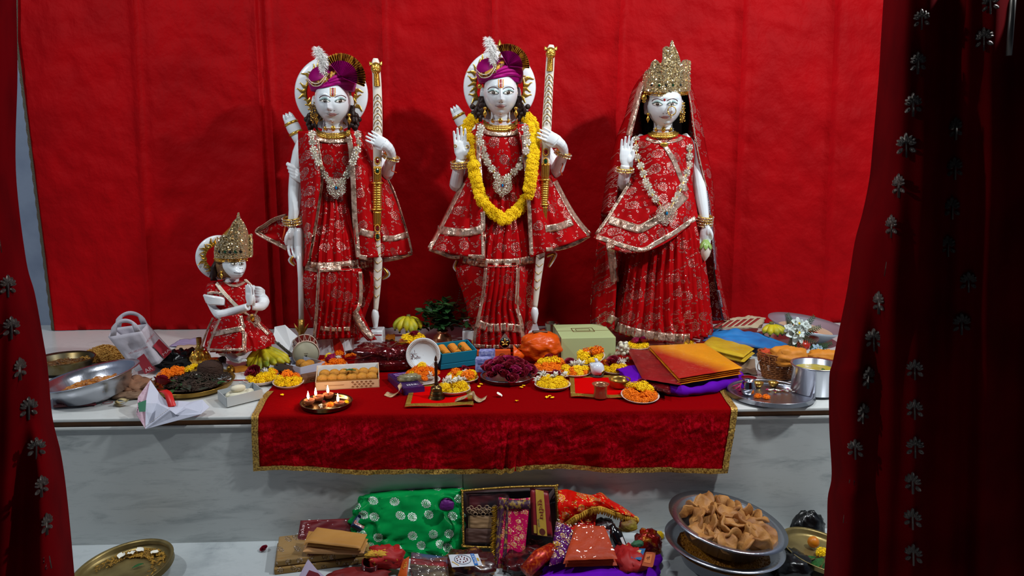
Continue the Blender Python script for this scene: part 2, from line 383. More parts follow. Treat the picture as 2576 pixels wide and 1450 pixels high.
def merge(st, mb): st['bv'].append((list(mb.v), list(mb.f)))
class Stat:
    def __init__(s, name, label, Y0, base_uv):
        s.Y = Y0; b = P(base_uv[0], base_uv[1], Y0)
        s.root = thing(name, label, 'statue', (b.x, Y0, 0)); s.vv = []; s.ff = []; s.body = MB(); s._b = None
    def q(s, u, v, dy=0): return P(u, v, s.Y+dy)
    def reg(s, mb):
        o = len(s.vv); s.vv += mb.v; s.ff += [tuple(i+o for i in f) for f in mb.f]; s._b = None
    def hit(s, u, v, off=.004, dflt=0):
        if s._b is None: s._b = BVHTree.FromPolygons(s.vv, s.ff)
        d = ray(u, v).normalized(); h = s._b.ray_cast(CAMP, d)
        if h[0] is None: return s.q(u, v, dflt)
        return h[0]-d*off
    def limb(s, pts, n=14, m=14, to=None):
        """pts: (u,v,dy,r_px)"""
        pp = spl(pts, m); path = [s.q(a, b, c) for a, b, c, r in pp]
        (to or s.body).tube(path, [r*S(p) for (a, b, c, r), p in zip(pp, path)], n); return s
    def loft(s, rows, pleat=0, n=0, seg=72, m=24, dy=0, ph=0, flatb=1, jit=0):
        """rows: (v,ul,ur,half_depth_m[,pleat])"""
        rows = [r if len(r) == 5 else tuple(r)+(pleat,) for r in rows]
        rr = spl(rows, m); mb = MB(); out = []
        for (v, ul, ur, hd, pl) in rr:
            a = s.q(ul, v, dy); b = s.q(ur, v, dy); c = (a+b)/2; w = (b.x-a.x)/2; ring = []
            for k in range(seg):
                t = 2*pi*k/seg; wv = 1+pl*(sin(n*t+ph+jit*nz(t*2, v/60.))+.35*sin(2.3*n*t+v/90.)) if n else 1
                ring.append(V((c.x+w*cos(t)*wv, c.y+hd*sin(t)*wv*(flatb if sin(t) > 0 else 1), c.z)))
            out.append(ring)
        mb.grid(out, True, True); return mb
    def panel(s, L, Rr, nx=24, ny=24, dl=0, dr=0, bow=0, fold=0, fn=4, smooth=True, dtop=0, dbot=0):
        """cloth between a left and a right outline; dl/dr: depth offsets at the sides, bow: bulge to the viewer"""
        f = spl if smooth else lin
        A, B = f(L, ny), f(Rr, ny); rows = []
        for j in range(ny+1):
            row = []; g = j/ny
            for i in range(nx+1):
                t = i/nx; u = lerp(A[j][0], B[j][0], t); v = lerp(A[j][1], B[j][1], t)
                d = lerp(dl, dr, t)-bow*sin(pi*t)+fold*sin(2*pi*fn*t+.7*sin(g*3))*min(1, .25+g)+lerp(dtop, dbot, g)
                row.append(s.q(u, v, d))
            rows.append(row)
        return MB().grid(rows)
    def band(s, pts, w, off=.005, name='gold_border', m=None, parent=None, step=5, sm=True, thick=.0015, across=4):
        L = sum(sqrt((a[0]-b[0])**2+(a[1]-b[1])**2) for a, b in zip(pts, pts[1:])); n = max(4, int(L/step))
        pp = spl(pts, n) if sm else lin(pts, n); rows = []
        for i, p in enumerate(pp):
            a = pp[max(i-1, 0)]; b = pp[min(i+1, len(pp)-1)]; d = V((b[0]-a[0], b[1]-a[1])); d = d.normalized() if d.length else V((1, 0)); nn = V((-d.y, d.x))
            rows.append([s.hit(p[0]+nn.x*w*t, p[1]+nn.y*w*t, off) for t in [k/across-.5 for k in range(across+1)]])
        # keep the strip from tearing where it meets an edge
        for i in range(len(rows)):
            ys = sorted(q.y for q in rows[i]); md = ys[len(ys)//2]
            for j, q in enumerate(rows[i]):
                if abs(q.y-md) > .05:
                    d = (q-CAMP); rows[i][j] = CAMP+d*((md)/q.y)
        return MB().grid(rows).build(name, m or M_zari, parent or s.root, world=True, thick=thick)
    def patch(s, name, pts, m, parent, off=.0012, rings=4, c=None):
        """painted shape lying on the face: pts in pixels"""
        cu = c[0] if c else sum(p[0] for p in pts)/len(pts); cv = c[1] if c else sum(p[1] for p in pts)/len(pts); rows = []
        for k in range(rings+1):
            t = 1-k/rings*.98; rows.append([s.hit(lerp(cu, p[0], t), lerp(cv, p[1], t), off) for p in pts])
        return MB().grid(rows, True).build(name, m, parent, world=True, thick=.0008)
    def wire(s, name, pts, r, m, parent, off=.003, n=6, k=24):
        pp = spl(pts, k); return MB().tube([s.hit(u, v, off) for u, v in pp], r, n).build(name, m, parent, world=True)
    def finish(s, name='body', vox=.0026):
        o = s.body.build(name, M_white, s.root, world=True)
        md = o.modifiers.new('continuous', 'REMESH'); md.mode = 'VOXEL'; md.voxel_size = vox; md.use_smooth_shade = True
        md = o.modifiers.new('polish', 'SMOOTH'); md.factor = .5; md.iterations = 2
        return o
    def hand(s, u, v, dy, L, ang, up=1, thumb=1, curl=(8, 8, 8), face=0, spread=4, tcurl=10, yaw=0):
        """hand of length L px whose palm centre is at (u,v); ang: direction of the fingers in the picture (deg, 90=up)"""
        c = s.q(u, v, dy); k = L*S(c)
        M = Matrix.Translation(c) @ Matrix.Rotation(R(yaw), 4, 'Z') @ Matrix.Rotation(R(-(ang-90)), 4, 'Y') @ Matrix.Rotation(R(face), 4, 'Z') @ Matrix.Diagonal((k*thumb, k, k, 1))
        b = s.body; m = MB()
        rows = []
        for z, w, th in ((-.30, .10, .075), (-.22, .15, .085), (-.1, .195, .09), (.05, .205, .085), (.18, .2, .07), (.24, .185, .055)):
            rows.append([M @ V((w*cos(t)*(1 if True else 1), th*sin(t), z)) for t in [2*pi*i/16 for i in range(16)]])
        b.grid(rows, True, True)
        b.ball((.10, -.055, -.08), (.085, .06, .14), 10, 8, M)      # ball of the thumb
        for i, (x, ln) in enumerate(((.156, .40), (.052, .46), (-.052, .43), (-.156, .34))):
            p = V((x, -.005, .20)); a = 0; sp = R(spread*(1.5-i)); path = [V((x*.9, 0, .08)), p]; rr = [.05, .048]
            for j, fr in enumerate((.42, .32, .26)):
                a += R(curl[j]); dirv = V((sin(sp)*cos(a), -sin(a), cos(a)*cos(sp))); p = p+dirv*ln*fr; path.append(p); rr.append((.042, .041, .035)[j])
            q = spl([tuple(x_)+(r_,) for x_, r_ in zip(path, rr)], 12)
            tip = V(q[-1][:3])-V(q[-2][:3]); q += [tuple(V(q[-1][:3])+tip.normalized()*.016)+(.028,), tuple(V(q[-1][:3])+tip.normalized()*.028)+(.012,)]
            b.tube([M @ V(t[:3]) for t in q], [t[3]*k for t in q], 9)
        a = R(tcurl); pth = [V((.13, -.03, -.16)), V((.215, -.05, -.02)), V((.235, -.05-.1*sin(a), .10)), V((.215, -.05-.2*sin(a), .21))]
        q = spl([tuple(x_)+(r_,) for x_, r_ in zip(pth, (.07, .062, .052, .036))], 10)
        b.tube([M @ V(t[:3]) for t in q], [t[3]*k for t in q], 9)
        return M

def head_mesh(s, cu, cv, hw, hh, dy=-.02, turn=0, kind='deity'):
    """sculpted head: eyes at half height; hw/hh half sizes in px. returns its MB (world)"""
    c = s.q(cu, cv, dy); k = S(c); W = hw*k; H = hh*k; D = H*.98; mb = MB(); rows = []; nu, nv = 96, 80
    g = lambda d, w_: math.exp(-(d/w_)**2)
    for i in range(nv+1):
        th = pi*i/nv; th = min(max(th, .015), pi-.015); row = []
        for j in range(nu):
            ph = 2*pi*j/nu; d = V((sin(th)*cos(ph), sin(th)*sin(ph), cos(th)))
            x, y, z = d.x, d.y, d.z
            if kind == 'deity':
                zz = z
                wx = 1.02 if z > -.12 else 1.02-.26*((-.12-z)/.88)**1.8          # jaw narrows
                x *= wx*(1+.10*(1-z*z)*0); y *= 1.0 if z > -.2 else 1-.10*((-.2-z)/.8)
                fr = max(0, -d.y)                                              # towards the viewer
                # super-ellipse fullness so the cheeks stay round
                fl = 1+.10*(1-abs(z))*abs(d.x)
                x *= fl*(1+.14*g(z+.55, .35)*abs(d.x)*0+.06*g(z+.6, .3))
                Y = y
                if fr > .05:
                    e = 0
                    e += .20*g(x, .11)*g(z+.30, .17)+.11*g(x, .085)*g(z+.08, .22)+.09*g(x, .13)*g(z+.37, .06)     # nose
                    e += .055*(g(x-.13, .065)+g(x+.13, .065))*g(z+.36, .06)                                            # nostrils
                    e -= .085*(g(x-.40, .23)+g(x+.40, .23))*g(z-.03, .15)                                             # sockets
                    e += .060*(g(x-.40, .19)+g(x+.40, .19))*g(z-.0, .10)                                            # eyeballs
                    e += .030*(g(x-.38, .25)+g(x+.38, .25))*g(z-.20, .07)                                             # brows
                    e += .035*(g(x-.50, .22)+g(x+.50, .22))*g(z+.36, .22)                                             # cheeks
                    e += .050*g(x, .23)*g(z+.525, .036)+.055*g(x, .19)*g(z+.615, .042)-.03*g(x, .34)*g(z+.57, .02)     # lips
                    e -= .025*g(x, .06)*g(z+.47, .05)-.0
                    e -= .040*g(x, .22)*g(z+.745, .05); e += .085*g(x, .20)*g(z+.87, .12)                             # chin
                    Y = y-e*min(1, fr*1.6)
                p = V((x*W, Y*D, z*H))
            else:                                                            # monkey head: muzzle forward
                e = 0; fr = max(0, -d.y)
                if fr > .05:
                    e += .55*g(x, .48)*g(z+.48, .34); e -= .10*g(x, .4)*g(z+.0, .12); e += .10*(g(x-.35, .2)+g(x+.35, .2))*g(z-.20, .09)
                    e += .05*(g(x-.34, .16)+g(x+.34, .16))*g(z-.04, .09); e += .05*g(x, .2)*g(z+.28, .08); e -= .06*g(x, .55)*g(z+.60, .025); e += .05*g(x, .4)*g(z+.7, .07)
                wx = 1 if z > -.1 else 1-.18*((-.1-z)/.9)
                p = V((x*W*wx, (y-e*min(1, fr*1.6))*D, z*H))
            p = Matrix.Rotation(R(turn), 3, 'Z') @ p
            row.append(c+p)
        rows.append(row)
    mb.grid(rows, True, True)
    return mb, c, W, H
def face_paint(s, cu, cv, hw, hh, sh=0, parent=None, tilak='U'):
    """painted features; sh: sideways shift of the face centre in px (head turn)"""
    k = hw/42.; z = hh/60.; X = lambda x: cu+sh+x*k; Y = lambda y: cv+y*z
    fp = parent
    for sd in (-1, 1):
        ex = 20.5*sd
        alm = lambda a, b, oy=0: [(X(ex+sd*a*t), Y(oy+yy*b)) for t, yy in ((-1, .25), (-.75, -.25), (-.4, -.75), (0, -1), (.4, -.85), (.75, -.45), (1.05, -.1), (.75, .25), (.4, .5), (0, .65), (-.4, .6), (-.75, .45))]
        s.patch('eye_shadow', alm(15.5, 8.2, -1.8), M_teal, fp, .0020)
        s.patch('eye_outline', alm(14.4, 5.9, 0), M_dark, fp, .0030)
        s.patch('eye_white', alm(13.0, 4.4, .9), M_eyew, fp, .0040)
        s.patch('iris', [(X(ex+4.9*cos(t)), Y(.1+4.0*sin(t))) for t in [2*pi*i/14 for i in range(14)]], M_iris, fp, .0055, 2)
        s.patch('eye_glint', [(X(ex-1.2+1*cos(t)), Y(-1.6+1*sin(t))) for t in [2*pi*i/8 for i in range(8)]], M_eyew, fp, .0065, 1)
        bw = [(X(ex-sd*15), Y(-8.5)), (X(ex-sd*8), Y(-12)), (X(ex+sd*2), Y(-14)), (X(ex+sd*11), Y(-11.5)), (X(ex+sd*15.5), Y(-7))]
        s.band(bw, 1.7*k, .0014, 'eyebrow', M_maroon, fp, 2, thick=.0006, across=2)
    lip = [(-14, 34.0), (-8, 32.2), (-3.5, 30.6), (0, 31.6), (3.5, 30.6), (8, 32.2), (14, 34.0), (8, 34.8), (0, 34.5), (-8, 34.8)]
    s.patch('upper_lip', [(X(a), Y(b)) for a, b in lip], M_skinp, fp, .0014, 3)
    lip = [(-11, 35), (-6, 35), (0, 34.8), (6, 35), (11, 35), (7, 37.6), (0, 38.8), (-7, 37.6)]
    s.patch('lower_lip', [(X(a), Y(b)) for a, b in lip], M_skinp, fp, .0014, 3)
    s.band([(X(-16), Y(32.6)), (X(-8), Y(34.8)), (X(0), Y(34.4)), (X(8), Y(34.8)), (X(16), Y(32.6))], .9*k, .0022, 'lip_line', M_maroon, fp, 2, thick=.0005, across=2)
    p = s.hit(X(0), Y(51), .002); MB().octa(p, .006).build('chin_stone', M_silver, fp, False, world=True)
    if tilak == 'U':
        for a in (-6.2, 6.2): s.band([(X(a), Y(-33)), (X(a), Y(-13))], 2.6*k, .0014, 'tilak_mark', M_tilak, fp, 3, thick=.0006, across=2)
        s.band([(X(-6), Y(-13)), (X(0), Y(-11.5)), (X(6), Y(-13))], 2.2*k, .0015, 'tilak_mark', M_tilak, fp, 3, thick=.0006, across=2)
        s.band([(X(0), Y(-33)), (X(0), Y(-12.5))], 4.4*k, .0016, 'tilak_stripe', M_tred, fp, 3, thick=.0006, across=2)
        for j in range(5):
            for a in (-2.8, 2.8): MB().octa(s.hit(X(a), Y(-31+j*4), .002), .0025).build('tilak_stone', M_silver, fp, False, world=True)
    else:
        s.patch('bindi', [(X(-1+3.2*cos(t)), Y(-11+3.4*sin(t))) for t in [2*pi*i/10 for i in range(10)]], M_tred, fp, .0016, 2)
    # nose stud and outline of the nostrils
    for a in (-4.5, 4.5): s.patch('nostril', [(X(a+1.6*cos(t)), Y(24.6+.8*sin(t))) for t in [2*pi*i/8 for i in range(8)]], M_maroon, fp, .0012, 1)

def ears(s, cu, cv, hw, hh, dy=.01):
    for sd in (-1, 1):
        c = s.q(cu+sd*hw*1.17, cv+hh*.10, dy); k = S(c)
        s.body.ball(c, (hw*k*.17, hw*k*.25, hh*k*.32), 10, 10); s.body.ball(c+V((-sd*hw*k*.12, 0, 0)), (hw*k*.16, hw*k*.2, hh*k*.22), 8, 8)
        s.body.ball(c+V((sd*hw*k*.05, -.004, -hh*k*.22)), (hw*k*.11, hw*k*.12, hh*k*.13), 8, 8)
def earring(s, u, v, dy, sc=1, drop=True):
    c = s.q(u, v, dy); k = S(c)*sc; M = Matrix.Translation(c)
    m = MB().lathe([(.1*k, 11*k), (4*k, 10*k), (5*k, 7*k), (3*k, 4*k), (1*k, 3*k), (2.5*k, 1*k), (5*k, -4*k), (5*k, -8*k), (2*k, -12*k), (1*k, -15*k), (.1*k, -17*k)], 12, M)
    return m.build('earring', M_gold, s.root, world=True)
def halo(s, cu, cv, Ro, Ri, dy=.07, turn=0, a0=0, a1=360, nfl=34, tilt=0):
    c = s.q(cu, cv, dy); k = S(c); o = link('halo', None, None, s.root); bpy.data.objects.remove(o)
    prof = []; n = 64; rows = []
    M = Matrix.Translation(c) @ Matrix.Rotation(R(turn), 4, 'Z') @ Matrix.Rotation(R(tilt), 4, 'X')
    for r, y in ((Ri, .012), (Ri, -.012), (Ri+3, -.016), (Ro-4, -.016), (Ro, -.008), (Ro, .012), (Ri, .012)):
        rows.append([M @ V((r*k*cos(2*pi*i/n), y, r*k*sin(2*pi*i/n))) for i in range(n)])
    h = MB().grid(rows, True).build('halo', M_white, s.root, world=True)
    m = MB(); wv = []
    Lr = (Ro-Ri)*.72*k; r0 = (Ri+2)*k
    for i in range(9):
        t = i/8; x = r0+Lr*t; off = .006*sin(t*5.2)*(.4+t)*Lr/.04; wd = .0100*(1-t)**.8*Lr/.04+.0004
        wv.append([V((x, -.0185, off-wd)), V((x, -.0215, off)), V((x, -.0185, off+wd))])
    fm = MB().grid(wv).mesh('flame'); fm.materials.append(M_gold)
    for i in range(nfl):
        a = R(a0+(a1-a0)*(i+.5)/nfl)
        f = link('flame', fm, None, h); f.matrix_local = Matrix.Translation(c-V(s.root.location)) @ Matrix.Rotation(R(turn), 4, 'Z') @ Matrix.Rotation(-a, 4, 'Y')
        f.scale = (random.uniform(.8, 1.1), 1, random.choice((-1, 1))*1)
    rows = [[M @ V(((Ri+d)*k*cos(2*pi*i/n), y, (Ri+d)*k*sin(2*pi*i/n))) for i in range(n)] for d, y in ((-1.5, 0), (-1, -.016), (2.5, -.019), (4, -.016))]
    MB().grid(rows, True).build('gold_rim', M_gold, h, world=False).location = (0, 0, 0)
    h.children[-1].data.transform(Matrix.Translation(-V(s.root.location)))
    return h
# ---- jewellery
def flower_brooch(n=7, R0=1.0):
    m = MB()
    for ring, rr, cnt, sz in ((0, .68, n, .30), (1, .34, n, .16)):
        for i in range(cnt):
            a = 2*pi*(i+.5*ring)/cnt
            m.ball((cos(a)*rr*R0, -.0, sin(a)*rr*R0), (sz, .16, sz), 6, 4)
    m.ball((0, -.12, 0), (.24, .16, .24), 7, 5)
    for i in range(n): a = 2*pi*(i+.5)/n; m.octa((cos(a)*1.0*R0, 0, sin(a)*R0), .10)
    return m
BRO = flower_brooch().mesh('flower_link', smooth=False); BRO.materials.append(M_silver)
def pend_mesh():
    m = MB()
    for rr, cnt, sz in ((.86, 13, .16), (.60, 11, .15), (.36, 8, .12)):
        for i in range(cnt):
            a = 2*pi*i/cnt; c = V((cos(a)*rr, 0, sin(a)*rr))
            m.grid([[c+V((sz*(1+.28*cos(q))*cos(b), -.05*sin(q)-.02, sz*(1+.28*cos(q))*sin(b))) for q in [2*pi*x/5 for x in range(5)]] for b in [2*pi*y/9 for y in range(10)]], True)
            m.octa(c+V((0, -.05, 0)), .085)
    for i in range(26): a = 2*pi*i/26; m.octa((cos(a)*1.05, 0, sin(a)*1.05), .06)
    for i in range(9): m.octa((random.uniform(-.3, .3), 0, -1.1-random.uniform(0, .12)), .06)
    return m
PEN = pend_mesh().mesh('pendant', smooth=False); PEN.materials.append(M_silver)
def necklace(s, pts, pen, pr, r=11.5, cnt=None, stone=M_gem_b, off=.012):
    n = MB(); path = [s.hit(u, v, off) for u, v in spl(pts, 60)]
    o = n.tube(path, .004, 6).build('necklace', M_golddk, s.root, world=True)
    for i in range(cnt or len(pts)):
        u, v = spl(pts, 200)[int(200*(i+.0)/((cnt or len(pts))-1))]
        if (u-pen[0])**2+(v-pen[1])**2 < (pr*.9)**2: continue
        p = s.hit(u, v, off+.006); k = S(p)*r
        put('flower_link', BRO, p-V(s.root.location), (random.uniform(-.2, .2), random.uniform(0, 6), random.uniform(-.3, .3)), (k, k, k), o)
    p = s.hit(pen[0], pen[1], off+.014); k = S(p)*pr
    d = put('pendant', PEN, p-V(s.root.location), (.1, 0, 0), k, o)
    q = MB(); q.ball((0, -.12, 0), (.13, .1, .2), 8, 6); e = q.build('centre_stone', stone, o); e.location = d.location; e.scale = (k, k, k)
    return o
def bangle(s, u, v, dy, rpx, axis, w=1, count=2, gem=True):
    """stacked bangles around a wrist; axis: direction of the arm in the picture (deg)"""
    c = s.q(u, v, dy); k = S(c); r = rpx*k
    o = None
    for j in range(count):
        M = Matrix.Translation(c) @ Matrix.Rotation(R(-(axis-90)), 4, 'Y') @ Matrix.Rotation(R(14), 4, 'X') @ Matrix.Translation((0, 0, (j-(count-1)/2)*7*k))
        m = MB(); n = 26
        m.grid([[M @ V(((r+3*k*cos(q))*cos(t), (r+3*k*cos(q))*.85*sin(t), 3*k*sin(q))) for q in [2*pi*x/6 for x in range(6)]] for t in [2*pi*y/n for y in range(n+1)]], True)
        b = m.build('bangle', M_gold, s.root, world=True); o = o or b
        if gem:
            m = MB()
            for i in range(n): t = 2*pi*i/n; m.octa(M @ V(((r+3.4*k)*cos(t), (r+3.4*k)*.85*sin(t), 0)), 2.6*k)
            g = m.build('bangle_stones', M_silver, b, False); g.data.transform(Matrix.Translation(-V(s.root.location)))
def collar(s, cu, v0, hw, drop, dyc=.0):
    """gold rope collar and choker medallions"""
    pts = [(cu-hw, v0), (cu-hw*.8, v0+drop*.6), (cu-hw*.4, v0+drop*.95), (cu, v0+drop), (cu+hw*.4, v0+drop*.95), (cu+hw*.8, v0+drop*.6), (cu+hw, v0)]
    for j, (dd, r) in enumerate(((0, .0085), (-5, .0075), (-9.5, .006))):
        path = [s.hit(u, v+dd, .006) for u, v in spl(pts, 40)]; m = MB()
        m.tube(path, [r*(1+.22*sin(i*2.4)) for i in range(41)], 7); m.build('collar_rope', M_golddk if j else M_gold, s.root, world=True)
def choker(s, cu, v, sp=18):
    o = MB().tube([s.hit(cu+x, v-abs(x)*.08, .003) for x in range(-28, 29, 4)], .003, 6).build('choker', M_ivory, s.root, world=True)
    for x, sz in ((-sp*1.1, 5.2), (0, 7.2), (sp*1.1, 5.2)):
        p = s.hit(cu+x, v, .006); k = S(p)*sz; m = MB().ball(p, (k*.8, .004, k), 12, 8); m.octa(p-V((0, .003, 0)), k*.4)
        b = m.build('medallion', M_gold, o); b.data.transform(Matrix.Translation(-V(s.root.location)))

def turban(s, cu, v0, hw, fan, fr, a0, a1, feather, brooch, strings):
    """magenta wrapped turban: cu,v0 centre of the lower edge, hw half width px"""
    t = s.loft([(v0+6, cu-hw*.94, cu+hw*.94, .105), (v0-3, cu-hw*1.0, cu+hw*1.0, .115), (v0-14, cu-hw*1.05, cu+hw*1.03, .122), (v0-27, cu-hw*1.05, cu+hw, .12), (v0-40, cu-hw*.98, cu+hw*.86, .105), (v0-52, cu-hw*.78, cu+hw*.5, .075), (v0-58, cu-hw*.4, cu+hw*.05, .03)], dy=.0, m=30)
    s.reg(t); o = t.build('turban', M_mag, s.root, world=True)
    L = -V(s.root.location)
    def sub(m, name, mt, **k):
        b = m.build(name, mt, o, **k); b.data.transform(Matrix.Translation(L)); return b
    def wrap(pts, w, mt, nm, off=.006, th=.009):
        n = 30; pp = spl(pts, n); rows = []
        for i, p in enumerate(pp):
            a = pp[max(i-1, 0)]; b = pp[min(i+1, n)]; d = V((b[0]-a[0], b[1]-a[1])).normalized(); nn = V((-d.y, d.x)); row = []
            for q in range(7):
                f = q/6*2-1; row.append(s.hit(p[0]+nn.x*w*f/2, p[1]+nn.y*w*f/2, off+th*(1-f*f), .0))
            rows.append(row)
        sub(MB().grid(rows), nm, mt)
    x = lambda f: cu+hw*f
    wrap([(x(-.95), v0-3), (x(-.5), v0-8), (x(.1), v0-15), (x(.6), v0-17), (x(.97), v0-13)], 12, M_mag, 'wrap')
    wrap([(x(-.6), v0-8), (x(0), v0-20), (x(.5), v0-27), (x(.95), v0-24)], 12, M_mag, 'wrap', .008)
    wrap([(x(-.2), v0-22), (x(.25), v0-34), (x(.6), v0-38), (x(.9), v0-33)], 12, M_mag, 'wrap', .010)
    wrap([(x(-.95), v0-12), (x(-.6), v0-16), (x(-.25), v0-27), (x(.12), v0-44), (x(.3), v0-50)], 14, M_bord, 'gold_wrap', .013, .008)
    # pleated fan
    fu, fv = fan; c = s.q(fu, fv, -.135); k = S(c); nf = 46
    for nm, r0, r1, mt in (('fan', 4, fr*.68, M_mag), ('fan_border', fr*.68, fr, M_bord)):
        rows = []
        for rr in (r0, (r0+r1)/2, r1):
            row = []
            for i in range(nf+1):
                a = R(lerp(a0, a1, i/nf)); z = (.004+.012*rr/fr)*(1 if i % 2 else -1)
                row.append(c+V((cos(a)*rr*k, z+.03*rr/fr, sin(a)*rr*k)))
            rows.append(row)
        sub(MB().grid(rows), nm, mt, smooth=False, thick=.0015)
    # plume
    pts = spl(feather, 40); m = MB(); rnd = random.Random(3)
    for i in range(1500):
        f = rnd.random(); u, v, wd = pts[int(f*40)]; p = s.q(u, v, -.12); k = S(p); a = rnd.uniform(-1, 1)
        dirv = V((rnd.uniform(-1, 1), rnd.uniform(-.8, .8), rnd.uniform(-.35, 1.0))).normalized(); ln = wd*k*rnd.uniform(.6, 1.3)
        sd = dirv.orthogonal().normalized()*k*.75; e = dirv*ln; dr = V((0, 0, -ln*.25))
        m.add([p-sd, p+sd, p+e*.55+sd*.9, p+e*.55-sd*.9, p+e+dr], [(0, 1, 2, 3), (3, 2, 4)])
    m.tube([s.q(u, v, -.12) for u, v, w_ in pts], [w_*.33*S(s.q(u, v, 0)) for u, v, w_ in pts], 8)
    stuff(sub(m, 'feather_plume', M_feather))
    # brooch and pearl strings
    p = s.hit(brooch[0], brooch[1], .03); k = S(p); m = MB()
    for i in range(7): a = 2*pi*i/7; m.octa(p+V((cos(a)*4*k, 0, sin(a)*4*k)), 2.6*k)
    m.octa(p, 4*k)
    for i in range(4): m.octa(p+V((random.uniform(-3, 3)*k, 0, -(7+3.5*i)*k)), 2.1*k)
    sub(m, 'turban_brooch', M_silver, smooth=False)
    for st in strings:
        m = MB()
        for u, v in spl(st, 26): m.ball(s.hit(u, v, .026), 1.35*k, 6, 5)
        sub(m, 'pearl_string', M_pearl)
    return o
def brow_hair(s, cu, cv, hw, hh, off=0):
    """hair showing between face and turban, and the locks behind the ears"""
    m = MB(); c = s.q(cu, cv, .028); k = S(c)
    m.ball(c+V((0, .012, hh*k*.15)), (hw*k*1.13, hh*k*.86, hh*k*.95), 28, 20, fn=lambda d: 1+.02*sin(40*d.z+8*d.x))
    return m.build('hair', M_hair, s.root, world=True)
def locks(s, cu, cv, side, L=62, wd=26, dy=.01):
    m = MB(); rnd = random.Random(int(cu))
    for i in range(11):
        f = i/10; x0 = cu+side*(38+8*rnd.random()); path = []; rr = []
        for j in range(13):
            g = j/12; path.append(s.q(x0+side*(wd*g*f+3*sin(g*8+i))-side*4*g*(1-f), cv+5+L*g*(.65+.35*rnd.random()*0+.35*(i % 3)/2), dy+.035*cos(i*2.1)+.006*sin(g*10+i))); rr.append((6.2-2.6*g)*S(path[-1])*(1+.18*sin(g*16+i)))
        rr[-1] *= .3; m.tube(path, rr, 8)
    for i in range(9): u, v = cu+side*(44+wd*rnd.random()), cv+L*(.45+.5*rnd.random()); m.ball(s.q(u, v, dy-.02*rnd.random()), 7*S(s.q(u, v)), 8, 6)
    return m.build('hair_locks', M_hair, s.root, world=True)
def quiver(s, u0, v0, u1, v1, w, dy=.06):
    a, b = s.q(u0, v0, dy), s.q(u1, v1, dy); d = (b-a); k = S(a)
    ax = d.normalized(); z = Matrix.Translation(b) @ (-ax).to_track_quat('Z', 'Y').to_matrix().to_4x4(); Ln = d.length
    m = MB().lathe([(w*k*.40, -.06), (w*k*.45, 0), (w*k*.52, Ln*.35), (w*k*.50, Ln*.6), (w*k*.44, Ln*.78)], 20, z, True)
    o = m.build('quiver', M_white, s.root, world=True)
    for i in range(7):
        t = 2*pi*i/6; rr = 0 if i == 6 else w*k*.28
        q = z @ Matrix.Translation((rr*cos(t), rr*sin(t), Ln*.72)); m = MB().lathe([(w*k*.14, 0), (w*k*.17, Ln*.1), (w*k*.12, Ln*.24), (.001, Ln*.33)], 8, q)
        m.build('arrow_end', M_white, o).data.transform(Matrix.Translation(-V(s.root.location)))
    for h in (.12, .55): m = MB().lathe([(w*k*.50, Ln*h), (w*k*.57, Ln*h+.004), (w*k*.57, Ln*h+.010), (w*k*.50, Ln*h+.014)], 20, z); m.build('gold_band', M_gold, o).data.transform(Matrix.Translation(-V(s.root.location)))

def bow(name, label, Y, top, bot, bend, lion, segs):
    """tall carved marble bow: shaft along pixel polyline segs [(u,v,halfwidth,kind)]"""
    b = P(segs[-1][0], segs[-1][1], Y); t = thing('ceremonial_bow', label, 'bow', (b.x, Y, 0)); L = V(t.location)
    pp = spl([(u, v, w) for u, v, w in segs], 60); path = [P(u, v, Y) for u, v, w in pp]
    m = MB().tube(path, [w*S(p) for (u, v, w), p in zip(pp, path)], 14, .75, side=(1, 0, 0)); m.build('shaft', M_ivory, t, world=True)
    bv = m.bvh()
    def at(v):
        for (a, b_) in zip(pp, pp[1:]):
            if a[1] <= v <= b_[1]: f = (v-a[1])/(b_[1]-a[1]+1e-9); return lerp(a[0], b_[0], f), lerp(a[2], b_[2], f)
        return pp[-1][0], pp[-1][2]
    def on(u, v, off=.002):
        d = ray(u, v).normalized(); h = bv.ray_cast(CAMP, d); return (h[0] if h[0] else P(u, v, Y))-d*off
    def strip(pts, r, mt, nm): MB().tube([on(*p) for p in pts], r, 5).build(nm, mt, t, world=True)
    return t, at, on, strip
